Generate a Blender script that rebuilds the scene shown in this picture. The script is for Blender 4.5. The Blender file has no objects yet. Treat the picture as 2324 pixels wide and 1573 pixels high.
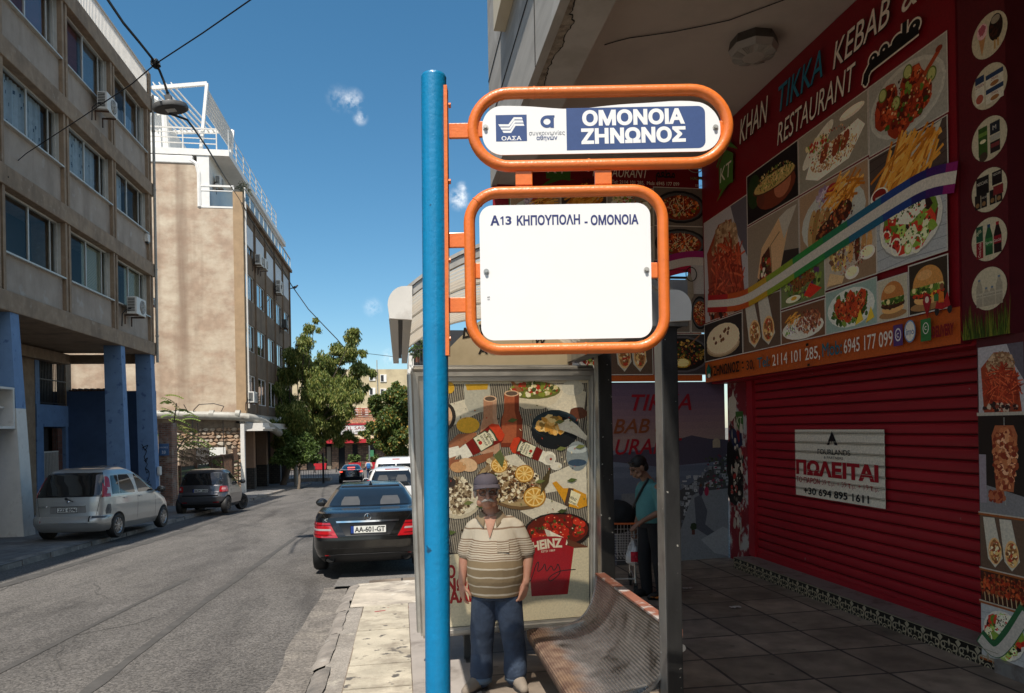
import bpy, bmesh, math, random
from math import sin, cos, tan, pi, radians, sqrt, atan2, floor
from mathutils import Vector, Matrix, noise
from mathutils.geometry import delaunay_2d_cdt
random.seed(7)
sc = bpy.context.scene
col = sc.collection
# ------------------------------------------------------------------ camera
FPX, UC, VC = 1600.0, 1162.0, 971.4          # focal length and principal point in units of a 2324 px wide frame
YAW, ROLL = radians(9.02), radians(1.03)
CAM = Vector((0.0, 0.0, 1.8))
FWD = Vector((sin(YAW), cos(YAW), 0))
RGT0 = Vector((cos(YAW), -sin(YAW), 0))
UP0 = Vector((0, 0, 1))
RGT = RGT0 * cos(ROLL) - UP0 * sin(ROLL)
UPV = UP0 * cos(ROLL) + RGT0 * sin(ROLL)
cam = bpy.data.cameras.new('camera')
camo = bpy.data.objects.new('camera', cam)
col.objects.link(camo)
cam.sensor_width = 36.0
cam.lens = 36.0 * FPX / 2324.0
cam.shift_y = (VC - 786.5) / 2324.0
cam.clip_start, cam.clip_end = 0.05, 3000
mw = Matrix.Identity(4)
for i in range(3):
 mw[i][0], mw[i][1], mw[i][2], mw[i][3] = RGT[i], UPV[i], -FWD[i], CAM[i]
camo.matrix_world = mw
sc.camera = camo
# ------------------------------------------------------------------ sun and sky
SUN = Vector((-0.20, -0.55, 1.0)).normalized()          # towards the sun
sl = bpy.data.lights.new('sun', 'SUN')
sl.energy, sl.angle, sl.color = 4.0, radians(0.53), (1.0, 0.93, 0.83)
so = bpy.data.objects.new('sun', sl)
col.objects.link(so)
so.rotation_euler = (-SUN).to_track_quat('-Z', 'Y').to_euler()
so.location = (0, -5, 40)
world = bpy.data.worlds.new('World')
sc.world = world
world.use_nodes = True
wn, wl = world.node_tree.nodes, world.node_tree.links
wn.clear()
wo = wn.new('ShaderNodeOutputWorld')
bg = wn.new('ShaderNodeBackground')
sky = wn.new('ShaderNodeTexSky')
sky.sky_type = 'NISHITA'
sky.sun_disc = False
sky.sun_elevation = math.asin(SUN.z)
sky.sun_rotation = atan2(SUN.x, SUN.y)
sky.altitude = 200
sky.air_density, sky.dust_density, sky.ozone_density = 1.0, 0.5, 3.0
hsv = wn.new('ShaderNodeHueSaturation')
hsv.inputs['Saturation'].default_value = 1.22
hsv.inputs['Hue'].default_value = 0.486
hsv.inputs['Value'].default_value = 0.75
wl.new(sky.outputs[0], hsv.inputs['Color'])
tc = wn.new('ShaderNodeTexCoord')
prev = hsv.outputs[0]
def ray(u, v):
 return (FWD + RGT * ((u - UC) / FPX) + UPV * ((VC - v) / FPX))
nz = wn.new('ShaderNodeTexNoise')
nz.inputs['Scale'].default_value = 60
nz.inputs['Detail'].default_value = 7
nz.inputs['Roughness'].default_value = 0.62
wl.new(tc.outputs['Generated'], nz.inputs['Vector'])
tot = None
for (cu, cv, rad, amp) in ((800, 228, .018, .62), (818, 267, .012, .5), (1042, 452, .019, .9), (846, 698, .017, .42), (885, 812, .016, .5), (1048, 425, .010, .6), (770, 224, .02, .3)):
 d = ray(cu, cv).normalized()
 vs = wn.new('ShaderNodeVectorMath'); vs.operation = 'DISTANCE'
 wl.new(tc.outputs['Generated'], vs.inputs[0]); vs.inputs[1].default_value = d
 mr = wn.new('ShaderNodeMapRange'); mr.interpolation_type = 'SMOOTHSTEP'
 mr.inputs[1].default_value, mr.inputs[2].default_value = 0.0, rad
 mr.inputs[3].default_value, mr.inputs[4].default_value = amp, 0.0
 wl.new(vs.outputs['Value'], mr.inputs[0])
 if tot is None: tot = mr.outputs[0]
 else:
  ad = wn.new('ShaderNodeMath'); ad.operation = 'MAXIMUM'
  wl.new(tot, ad.inputs[0]); wl.new(mr.outputs[0], ad.inputs[1]); tot = ad.outputs[0]
am = wn.new('ShaderNodeMath'); am.operation = 'MULTIPLY'
cr = wn.new('ShaderNodeMapRange'); cr.inputs[1].default_value, cr.inputs[2].default_value = .40, .68
wl.new(nz.outputs['Fac'], cr.inputs[0])
wl.new(tot, am.inputs[0]); wl.new(cr.outputs[0], am.inputs[1])
nz2 = wn.new('ShaderNodeTexNoise')
nz2.inputs['Scale'].default_value = 3.2; nz2.inputs['Detail'].default_value = 8; nz2.inputs['Roughness'].default_value = .58
wl.new(tc.outputs['Generated'], nz2.inputs['Vector'])
sx_ = wn.new('ShaderNodeSeparateXYZ'); wl.new(tc.outputs['Generated'], sx_.inputs[0])
def mrange(src, a, b_, c, d):
 q = wn.new('ShaderNodeMapRange'); q.interpolation_type = 'SMOOTHSTEP'
 for i, x in enumerate((a, b_, c, d)): q.inputs[i + 1].default_value = x
 wl.new(src, q.inputs[0]); return q.outputs[0]
def mmath(op, a, b_):
 q = wn.new('ShaderNodeMath'); q.operation = op; wl.new(a, q.inputs[0]); wl.new(b_, q.inputs[1]); return q.outputs[0]
added_clouds = mmath('MULTIPLY', mmath('MULTIPLY', mrange(sx_.outputs['Y'], .15, -.25, 0, 1), mrange(sx_.outputs['Z'], .0, .15, .3, 1)), mrange(nz2.outputs['Fac'], .45, .62, 0, .9))  # clouds added behind the camera, out of view, to lift the shade
allc = mmath('MAXIMUM', am.outputs[0], added_clouds)
mx = wn.new('ShaderNodeMix'); mx.data_type = 'RGBA'
wl.new(allc, mx.inputs[0])
wl.new(prev, mx.inputs[6])
mx.inputs[7].default_value = (8.6, 8.5, 8.2, 1)
wl.new(mx.outputs[2], bg.inputs['Color'])
bg.inputs['Strength'].default_value = 0.115
wl.new(bg.outputs[0], wo.inputs['Surface'])
sc.view_settings.view_transform = 'Standard'
sc.view_settings.look = 'None'
sc.view_settings.exposure = 0.66
sc.view_settings.gamma = 1
sc.cycles.max_bounces = 8
sc.cycles.transparent_max_bounces = 12
sc.cycles.caustics_reflective = False
sc.cycles.caustics_refractive = False
sc.cycles.sample_clamp_indirect = 4
# ------------------------------------------------------------------ points on real planes
def PX(u, v, X): d = ray(u, v); return CAM + d * (X / d.x)
def PY(u, v, Y): d = ray(u, v); return CAM + d * (Y / d.y)
def PZ(u, v, Z): d = ray(u, v); return CAM + d * ((Z - CAM.z) / d.z)
def PD(u, v, D): return CAM + ray(u, v) * D
def gz(Y):
 return -0.04 * Y if Y < 60 else -2.4 - 0.008 * (Y - 60)
def side_z(X, Y):               # right-hand pavement: falls with the road at the kerb, almost level at the shop wall
 t = min(1.0, max(0.0, (X + .63) / 5.2))
 return (gz(Y) + .06) * (1 - t) + (-.11 - .0094 * Y) * t
# ------------------------------------------------------------------ helpers: objects
def tag(o, label=None, cat=None, group=None, kind=None):
 if label: o['label'] = label
 if cat: o['category'] = cat
 if group: o['group'] = group
 if kind: o['kind'] = kind
 return o
def thing(name, label, cat, loc=(0, 0, 0), rot=(0, 0, 0), group=None):
 o = bpy.data.objects.new(name, None)
 o.empty_display_size = .2
 col.objects.link(o)
 o.location = loc
 o.rotation_euler = rot
 return tag(o, label, cat, group)
def rootmat(o):
 while o.parent: o = o.parent
 return Matrix.LocRotScale(o.location, o.rotation_euler, o.scale)
def copy_tree(o, parent=None):
 c = o.copy()
 col.objects.link(c)
 if parent: c.parent = parent
 for ch in [x for x in bpy.data.objects if x.parent == o]: copy_tree(ch, c)
 return c
def s2l(c):
 if isinstance(c, str):
  c = c.lstrip('#')
  c = [int(c[i:i + 2], 16) / 255 for i in (0, 2, 4)]
  return tuple((x / 12.92 if x <= .04045 else ((x + .055) / 1.055) ** 2.4) for x in c)
 return tuple(c[:3])
class MB:
 """collects shapes and links them as ONE mesh object"""
 def __init__(s):
  s.v, s.f, s.m, s.c = [], [], [], []
  s.hascol = False
 def add(s, vs, fs, mi=0, c=None):
  b = len(s.v)
  s.v += [tuple(p) for p in vs]
  if c is not None: s.hascol = True; c = s2l(c)
  for f in fs:
   s.f.append([b + i for i in f]); s.m.append(mi); s.c.append(c)
  return s
 def box(s, lo, hi, mi=0, M=None, c=None, bev=0):
  x0, y0, z0 = lo; x1, y1, z1 = hi
  if bev:
   bm = bmesh.new()
   bmesh.ops.create_cube(bm, size=1)
   for v in bm.verts:
    v.co = Vector(((x0 + x1) / 2 + v.co.x * (x1 - x0), (y0 + y1) / 2 + v.co.y * (y1 - y0), (z0 + z1) / 2 + v.co.z * (z1 - z0)))
   bmesh.ops.bevel(bm, geom=bm.edges[:], offset=bev, segments=2, affect='EDGES', profile=.5)
   bm.verts.index_update()
   vs = [v.co.copy() for v in bm.verts]
   fs = [[v.index for v in f.verts] for f in bm.faces]
   bm.free()
  else:
   vs = [Vector(p) for p in ((x0, y0, z0), (x1, y0, z0), (x1, y1, z0), (x0, y1, z0), (x0, y0, z1), (x1, y0, z1), (x1, y1, z1), (x0, y1, z1))]
   fs = [(0, 3, 2, 1), (4, 5, 6, 7), (0, 1, 5, 4), (1, 2, 6, 5), (2, 3, 7, 6), (3, 0, 4, 7)]
  if M is not None: vs = [M @ v for v in vs]
  return s.add(vs, fs, mi, c)
 def hexa(s, p, mi=0, c=None):       # eight corners: four below, four above
  return s.add(p, [(0, 3, 2, 1), (4, 5, 6, 7), (0, 1, 5, 4), (1, 2, 6, 5), (2, 3, 7, 6), (3, 0, 4, 7)], mi, c)
 def quad(s, a, b, c_, d, mi=0, c=None):
  return s.add([a, b, c_, d], [(0, 1, 2, 3)], mi, c)
 def bar(s, p, q, w, h, mi=0, c=None, up=(0, 0, 1)):      # rectangular bar from p to q
  p, q = Vector(p), Vector(q)
  d = (q - p).normalized()
  upv = Vector(up)
  if abs(d.dot(upv)) > .98: upv = Vector((0, 1, 0))
  a = d.cross(upv).normalized(); b = a.cross(d).normalized()
  a *= w / 2; b *= h / 2
  return s.hexa([p - a - b, p + a - b, q + a - b, q - a - b, p - a + b, p + a + b, q + a + b, q - a + b], mi, c)
 def tube(s, pts, r, n=8, mi=0, c=None, closed=False, cap=True, sq=None):
  pts = [Vector(p) for p in pts]
  N = len(pts)
  rs = r if isinstance(r, (list, tuple)) else [r] * N
  tg = []
  for i in range(N):
   if closed: d = pts[(i + 1) % N] - pts[i - 1]
   elif i == 0: d = pts[1] - pts[0]
   elif i == N - 1: d = pts[-1] - pts[-2]
   else: d = (pts[i + 1] - pts[i]).normalized() + (pts[i] - pts[i - 1]).normalized()
   tg.append(d.normalized() if d.length > 1e-9 else Vector((0, 0, 1)))
  up = Vector((0, 0, 1)) if abs(tg[0].z) < .95 else Vector((1, 0, 0))
  a = tg[0].cross(up).normalized()
  vs, fs = [], []
  for i in range(N):
   a = (a - tg[i] * a.dot(tg[i])).normalized()
   b = tg[i].cross(a)
   for k in range(n):
    t = 2 * pi * k / n
    e = a * cos(t) + b * sin(t)
    rr = rs[i]
    if sq: e = a * cos(t) * sq[0] + b * sin(t) * sq[1]
    vs.append(pts[i] + e * rr)
  M_ = N if closed else N - 1
  for i in range(M_):
   j = (i + 1) % N
   for k in range(n):
    l = (k + 1) % n
    fs.append((i * n + k, i * n + l, j * n + l, j * n + k))
  if cap and not closed:
   fs.append(tuple(range(n - 1, -1, -1)))
   fs.append(tuple((N - 1) * n + k for k in range(n)))
  return s.add(vs, fs, mi, c)
 def cyl(s, p, q, r, n=16, mi=0, c=None, r2=None):
  return s.tube([p, q], [r, r if r2 is None else r2], n, mi, c)
 def ell(s, ctr, rad, nu=16, nv=10, mi=0, c=None, M=None):
  ctr = Vector(ctr)
  vs, fs = [], []
  rx, ry, rz = rad if isinstance(rad, (tuple, list)) else (rad,) * 3
  for j in range(1, nv):
   ph = pi * j / nv
   for i in range(nu):
    th = 2 * pi * i / nu
    p = Vector((rx * sin(ph) * cos(th), ry * sin(ph) * sin(th), rz * cos(ph)))
    if M is not None: p = M @ p
    vs.append(ctr + p)
  t = Vector((0, 0, rz)); b = Vector((0, 0, -rz))
  if M is not None: t = M @ t; b = M @ b
  vs += [ctr + t, ctr + b]
  T, B = len(vs) - 2, len(vs) - 1
  for i in range(nu):
   k = (i + 1) % nu
   fs.append((T, i, k))
   fs.append((B, (nv - 2) * nu + k, (nv - 2) * nu + i))
   for j in range(nv - 2):
    fs.append((j * nu + i, (j + 1) * nu + i, (j + 1) * nu + k, j * nu + k))
  return s.add(vs, fs, mi, c)
 def lathe(s, prof, ctr=(0, 0, 0), n=24, mi=0, c=None, M=None):      # prof: (r, z) from bottom to top
  ctr = Vector(ctr)
  vs, fs = [], []
  for (r, z) in prof:
   for k in range(n):
    t = 2 * pi * k / n
    p = Vector((r * cos(t), r * sin(t), z))
    if M is not None: p = M @ p
    vs.append(ctr + p)
  for i in range(len(prof) - 1):
   for k in range(n):
    l = (k + 1) % n
    fs.append((i * n + k, i * n + l, (i + 1) * n + l, (i + 1) * n + k))
  fs.append(tuple(range(n - 1, -1, -1)))
  fs.append(tuple((len(prof) - 1) * n + k for k in range(n)))
  return s.add(vs, fs, mi, c)
 def prism(s, poly, d, mi=0, c=None):        # polygon of 3D points extruded by vector d
  poly = [Vector(p) for p in poly]; d = Vector(d)
  n = len(poly)
  vs = poly + [p + d for p in poly]
  fs = [tuple(range(n - 1, -1, -1)), tuple(range(n, 2 * n))]
  for i in range(n):
   j = (i + 1) % n
   fs.append((i, j, n + j, n + i))
  return s.add(vs, fs, mi, c)
 def grid(s, fn, nu, nv, mi=0, c=None, wrap=False):
  vs = [fn(i / nu, j / nv) for j in range(nv + 1) for i in range(nu + 1)]
  fs = [(j * (nu + 1) + i, j * (nu + 1) + i + 1, (j + 1) * (nu + 1) + i + 1, (j + 1) * (nu + 1) + i) for j in range(nv) for i in range(nu)]
  return s.add(vs, fs, mi, c)
 def build(s, name, mats, parent=None, world=True, smooth=False, angle=35, fixn=True):
  me = bpy.data.meshes.new(name)
  vs = s.v
  if parent is not None and world:
   inv = rootmat(parent).inverted()
   vs = [tuple(inv @ Vector(p)) for p in vs]
  me.from_pydata(vs, [], s.f)
  if not isinstance(mats, (list, tuple)): mats = [mats]
  for m_ in mats: me.materials.append(m_)
  me.polygons.foreach_set('material_index', s.m)
  if s.hascol:
   at = me.color_attributes.new('Col', 'FLOAT_COLOR', 'CORNER')
   buf = []
   for f, c in zip(s.f, s.c):
    c = c or (.5, .5, .5)
    buf += [c[0], c[1], c[2], 1.0] * len(f)
   at.data.foreach_set('color', buf)
  me.update()
  if fixn:
   bm = bmesh.new(); bm.from_mesh(me)
   bmesh.ops.recalc_face_normals(bm, faces=bm.faces[:])
   bm.to_mesh(me); bm.free()
  if smooth:
   me.polygons.foreach_set('use_smooth', [True] * len(me.polygons))
   me.set_sharp_from_angle(angle=radians(angle))
  o = bpy.data.objects.new(name, me)
  col.objects.link(o)
  if parent is not None: o.parent = parent
  return o
def apply_mods(o, mods):
 """put modifiers on o and bake them into its mesh"""
 for kind, kw in mods:
  m_ = o.modifiers.new(kind.lower(), kind)
  for k, v in kw.items(): setattr(m_, k, v)
 bpy.context.view_layer.update()
 dg = bpy.context.evaluated_depsgraph_get()
 me = bpy.data.meshes.new_from_object(o.evaluated_get(dg))
 old = o.data
 o.modifiers.clear()
 me.name = old.name
 o.data = me
 bpy.data.meshes.remove(old)
 return o
_tcache = {}
def text2d(body, size=1.0, offset=0.0, shear=0.0, spacing=1.0, res=3):
 """outline of a word as (points, faces, width, height), left baseline at 0,0"""
 key = (body, round(offset, 4), shear, spacing, res)
 if key not in _tcache:
  cu = bpy.data.curves.new('t', 'FONT')
  cu.body = body; cu.size = 1.0; cu.shear = shear; cu.space_character = spacing
  cu.resolution_u = res; cu.fill_mode = 'NONE'
  ob = bpy.data.objects.new('t', cu); col.objects.link(ob)
  bpy.context.view_layer.update()
  me = bpy.data.meshes.new_from_object(ob.evaluated_get(bpy.context.evaluated_depsgraph_get()))
  V = [Vector((v.co.x, v.co.y)) for v in me.vertices]
  E = [tuple(e.vertices) for e in me.edges]
  if offset and V:                    # embolden: push every contour outwards
   nx = {a: c for a, c in E}; pv = {c: a for a, c in E}
   area = sum(V[a].x * V[c].y - V[c].x * V[a].y for a, c in E)
   sg = 1 if area > 0 else -1
   W = []
   for i, p in enumerate(V):
    if i not in nx or i not in pv: W.append(p); continue
    d1, d2 = p - V[pv[i]], V[nx[i]] - p
    n1 = Vector((d1.y, -d1.x)).normalized() if d1.length > 1e-9 else Vector((0, 0)); n2 = Vector((d2.y, -d2.x)).normalized() if d2.length > 1e-9 else n1
    m = n1 + n2; k = m.length
    W.append(p + (m / k * min(2.0, 2 / max(.5, k)) * offset * sg if k > 1e-6 else m))
   V = W
  bpy.data.objects.remove(ob); bpy.data.curves.remove(cu); bpy.data.meshes.remove(me)
  pts, fcs = [], []
  if V:
   segs = [(V[a], V[c]) for a, c in E]
   ov, oe, of, _, _, _ = delaunay_2d_cdt(V, E, [], 1, 1e-5)
   for f in of:
    cx, cy = sum(ov[i].x for i in f) / len(f), sum(ov[i].y for i in f) / len(f)
    w = 0                       # winding number: overlapping strokes of a letter join, counters stay open
    for a, c in segs:
     if (a.y <= cy) != (c.y <= cy):
      if a.x + (cy - a.y) / (c.y - a.y) * (c.x - a.x) > cx: w += 1 if c.y > a.y else -1
    if w: fcs.append(tuple(f))
   pts = [(p.x, p.y) for p in ov]
  _tcache[key] = (pts, fcs)
 pts, fcs = _tcache[key]
 if not pts: return [], [], 0, 0
 x0 = min(p[0] for p in pts)
 P = [((p[0] - x0) * size, p[1] * size) for p in pts]
 return P, fcs, max(p[0] for p in P), max(p[1] for p in P)
class Pic:
 """flat printed sheet: origin o, axes U (right) and V (up) in metres; every added shape lies a fraction of a millimetre above the last"""
 def __init__(s, o, U, V, mb=None, z0=0.0, step=.00003):
  s.o, s.U, s.V = Vector(o), Vector(U).normalized(), Vector(V).normalized()
  s.N = s.U.cross(s.V).normalized()
  s.mb = mb or MB(); s.z = z0; s.step = step
 def pt(s, x, y, z=None): return s.o + s.U * x + s.V * y + s.N * (s.z if z is None else z)
 def up(s, k=1): s.z += s.step * k; return s
 def poly(s, pts, c, adv=True):
  if adv: s.up()
  s.mb.add([s.pt(x, y) for x, y in pts], [tuple(range(len(pts)))], 0, c)
  return s
 def rect(s, x0, y0, x1, y1, c): return s.poly([(x0, y0), (x1, y0), (x1, y1), (x0, y1)], c)
 def oval(s, x, y, rx, ry, c, rot=0, n=18, jit=0, a0=0, a1=2 * pi):
  full = abs(a1 - a0 - 2 * pi) < 1e-6
  m_ = n if full else n + 1
  pts = []
  for i in range(m_):
   t = a0 + (a1 - a0) * i / n
   k = 1 + (random.uniform(-jit, jit) if jit else 0)
   ex, ey = rx * cos(t) * k, ry * sin(t) * k
   pts.append((x + ex * cos(rot) - ey * sin(rot), y + ex * sin(rot) + ey * cos(rot)))
  return s.poly(pts, c)
 def ring(s, x, y, rx, ry, w, c, n=24):
  s.up()
  a = [s.pt(x + rx * cos(2 * pi * i / n), y + ry * sin(2 * pi * i / n)) for i in range(n)]
  b = [s.pt(x + (rx - w) * cos(2 * pi * i / n), y + (ry - w) * sin(2 * pi * i / n)) for i in range(n)]
  s.mb.add(a + b, [(i, (i + 1) % n, n + (i + 1) % n, n + i) for i in range(n)], 0, c)
  return s
 def line(s, pts, w, c):
  s.up()
  L, R = [], []
  for i, p in enumerate(pts):
   a = Vector(pts[max(0, i - 1)]); b = Vector(pts[min(len(pts) - 1, i + 1)])
   d = (b - a); d = d.normalized() if d.length else Vector((1, 0))
   n_ = Vector((-d.y, d.x)) * (w[i] if isinstance(w, (list, tuple)) else w) / 2
   L.append((p[0] + n_.x, p[1] + n_.y)); R.append((p[0] - n_.x, p[1] - n_.y))
  vs = [s.pt(*p) for p in L] + [s.pt(*p) for p in R]
  n = len(pts)
  s.mb.add(vs, [(i, i + 1, n + i + 1, n + i) for i in range(n - 1)], 0, c)
  return s
 def text(s, body, x, y, size, c, offset=0, shear=0, width=None, align='L', rot=0, spacing=1.0, res=3, arc=0):
  P, F, w, h = text2d(body, size, offset, shear, spacing, res)
  if not P: return s
  s.up(2)
  k = 1.0 if width is None else width / w
  W = w * k
  dx = {'L': 0, 'C': -W / 2, 'R': -W}[align]
  out = []
  for px, py in P:
   qx, qy = px * k + dx, py
   if arc: qy += arc * (1 - (2 * (qx - dx) / W - 1) ** 2)
   out.append(s.pt(x + qx * cos(rot) - qy * sin(rot), y + qx * sin(rot) + qy * cos(rot)))
  s.mb.add(out, F, 0, c)
  return s
 def chunks(s, x, y, rx, ry, n, size, cols, asp=1.0, rot=None, jit=.3, fn=None):
  """many small irregular pieces scattered inside an oval"""
  z0 = s.z
  for i in range(n):
   a = random.uniform(0, 2 * pi); r = sqrt(random.random())
   px, py = x + rx * r * cos(a), y + ry * r * sin(a)
   if fn and not fn(px, py): continue
   k = size * random.uniform(.6, 1.3)
   s.z = z0 + s.step * (1 + 14 * random.random())
   ro = random.uniform(0, pi) if rot is None else rot + random.uniform(-.5, .5)
   m_ = 6
   pts = []
   for j in range(m_):
    t = 2 * pi * j / m_
    kk = 1 + random.uniform(-jit, jit)
    ex, ey = k * cos(t) * kk, k * asp * sin(t) * kk
    pts.append((px + ex * cos(ro) - ey * sin(ro), py + ex * sin(ro) + ey * cos(ro)))
   s.mb.add([s.pt(*p) for p in pts], [tuple(range(m_))], 0, random.choice(cols))
  s.z = z0 + s.step * 16
  return s
# ------------------------------------------------------------------ materials
def M(name, c, rough=.65, var=.12, scale=6.0, detail=6, bump=0.0, bscale=None, metal=0.0, spec=.4, c2=None, c2lo=.5, c2hi=.68, c2scale=1.4,
      stretch=(1, 1, 1), coat=0.0, c3=None, c3lo=.62, c3hi=.7, c3scale=14, c3st=(1, 1, 1), rvar=0.0, c2stretch=None, emit=None):
 m = bpy.data.materials.new(name)
 m.use_nodes = True
 n, l = m.node_tree.nodes, m.node_tree.links
 b = n['Principled BSDF']
 c = s2l(c)
 b.inputs['Roughness'].default_value = rough
 b.inputs['Metallic'].default_value = metal
 b.inputs['Specular IOR Level'].default_value = spec
 if coat:
  b.inputs['Coat Weight'].default_value = coat; b.inputs['Coat Roughness'].default_value = .06
 t = n.new('ShaderNodeTexCoord')
 def mapped(st):
  if tuple(st) == (1, 1, 1): return t.outputs['Object']
  mp = n.new('ShaderNodeMapping'); mp.inputs['Scale'].default_value = st
  l.new(t.outputs['Object'], mp.inputs['Vector']); return mp.outputs[0]
 def nois(sc_, det=6, st=(1, 1, 1), r=.6):
  q = n.new('ShaderNodeTexNoise'); q.inputs['Scale'].default_value = sc_; q.inputs['Detail'].default_value = det; q.inputs['Roughness'].default_value = r
  l.new(mapped(st), q.inputs['Vector']); return q.outputs['Fac']
 def rmp(src, lo, hi, a=0., z=1.):
  q = n.new('ShaderNodeMapRange'); q.inputs[1].default_value = lo; q.inputs[2].default_value = hi
  q.inputs[3].default_value = a; q.inputs[4].default_value = z
  l.new(src, q.inputs[0]); return q.outputs[0]
 def mix(f, a, bb):
  q = n.new('ShaderNodeMix'); q.data_type = 'RGBA'
  l.new(f, q.inputs[0])
  for i, x in ((6, a), (7, bb)):
   if isinstance(x, tuple): q.inputs[i].default_value = (*x[:3], 1)
   else: l.new(x, q.inputs[i])
  return q.outputs[2]
 base = nois(scale, detail, stretch)
 cc = mix(rmp(base, .3, .7), tuple(x * (1 - var) for x in c), tuple(min(1, x * (1 + var)) for x in c))
 if c2 is not None: cc = mix(rmp(nois(c2scale, 8, c2stretch or stretch, .65), c2lo, c2hi), cc, s2l(c2))
 if c3 is not None: cc = mix(rmp(nois(c3scale, 4, c3st, .5), c3lo, c3hi), cc, s2l(c3))
 l.new(cc, b.inputs['Base Color'])
 if rvar: l.new(rmp(base, .3, .7, max(0, rough - rvar), min(1, rough + rvar)), b.inputs['Roughness'])
 if bump:
  bp = n.new('ShaderNodeBump'); bp.inputs['Strength'].default_value = bump; bp.inputs['Distance'].default_value = .02
  l.new(nois(bscale or scale * 4, 5), bp.inputs['Height']); l.new(bp.outputs[0], b.inputs['Normal'])
 if emit:
  b.inputs['Emission Color'].default_value = (*s2l(emit[0]), 1); b.inputs['Emission Strength'].default_value = emit[1]
 return m
def Mcol(name, rough=.5, spec=.3, var=.1, scale=30, trans=0.0, gain=1.0, tint=None):
 """printed / leaf colours stored per face"""
 m = bpy.data.materials.new(name); m.use_nodes = True
 n, l = m.node_tree.nodes, m.node_tree.links
 b = n['Principled BSDF']
 b.inputs['Roughness'].default_value = rough; b.inputs['Specular IOR Level'].default_value = spec
 a = n.new('ShaderNodeAttribute'); a.attribute_name = 'Col'
 t = n.new('ShaderNodeTexCoord'); q = n.new('ShaderNodeTexNoise'); q.inputs['Scale'].default_value = scale; q.inputs['Detail'].default_value = 6; q.inputs['Roughness'].default_value = .7
 l.new(t.outputs['Object'], q.inputs['Vector'])
 r = n.new('ShaderNodeMapRange'); r.inputs[1].default_value = .3; r.inputs[2].default_value = .7; r.inputs[3].default_value = gain * (1 - var); r.inputs[4].default_value = gain * (1 + var)
 l.new(q.outputs['Fac'], r.inputs[0])
 v = n.new('ShaderNodeVectorMath'); v.operation = 'SCALE'
 l.new(a.outputs['Color'], v.inputs[0]); l.new(r.outputs[0], v.inputs['Scale'])
 if tint:
  v2 = n.new('ShaderNodeVectorMath'); v2.operation = 'MULTIPLY'; v2.inputs[1].default_value = tint
  l.new(v.outputs[0], v2.inputs[0]); v = v2
 l.new(v.outputs[0], b.inputs['Base Color'])
 if trans:
  tr = n.new('ShaderNodeBsdfTranslucent'); l.new(v.outputs[0], tr.inputs['Color'])
  ms = n.new('ShaderNodeMixShader'); ms.inputs[0].default_value = trans
  l.new(b.outputs[0], ms.inputs[1]); l.new(tr.outputs[0], ms.inputs[2]); l.new(ms.outputs[0], n['Material Output'].inputs['Surface'])
 return m
def Mglass(name, tint=(.75, .8, .82), refl=.5, rough=.02):
 """a window pane: see-through with a mirror share that grows at grazing angles"""
 m = bpy.data.materials.new(name); m.use_nodes = True
 n, l = m.node_tree.nodes, m.node_tree.links
 n.remove(n['Principled BSDF'])
 tr = n.new('ShaderNodeBsdfTransparent'); tr.inputs['Color'].default_value = (*tint, 1)
 gl = n.new('ShaderNodeBsdfGlossy'); gl.inputs['Roughness'].default_value = rough
 fr = n.new('ShaderNodeFresnel'); fr.inputs['IOR'].default_value = 1.5
 mr = n.new('ShaderNodeMapRange'); mr.inputs[1].default_value = 0; mr.inputs[2].default_value = 1; mr.inputs[3].default_value = refl * .12; mr.inputs[4].default_value = refl * 1.2
 l.new(fr.outputs[0], mr.inputs[0])
 t = n.new('ShaderNodeTexCoord'); q = n.new('ShaderNodeTexNoise'); q.inputs['Scale'].default_value = .7
 bp = n.new('ShaderNodeBump'); bp.inputs['Strength'].default_value = .05; bp.inputs['Distance'].default_value = .1
 l.new(t.outputs['Object'], q.inputs['Vector']); l.new(q.outputs['Fac'], bp.inputs['Height']); l.new(bp.outputs[0], gl.inputs['Normal'])
 ms = n.new('ShaderNodeMixShader')
 l.new(mr.outputs[0], ms.inputs[0]); l.new(tr.outputs[0], ms.inputs[1]); l.new(gl.outputs[0], ms.inputs[2])
 l.new(ms.outputs[0], n['Material Output'].inputs['Surface'])
 return m
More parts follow.
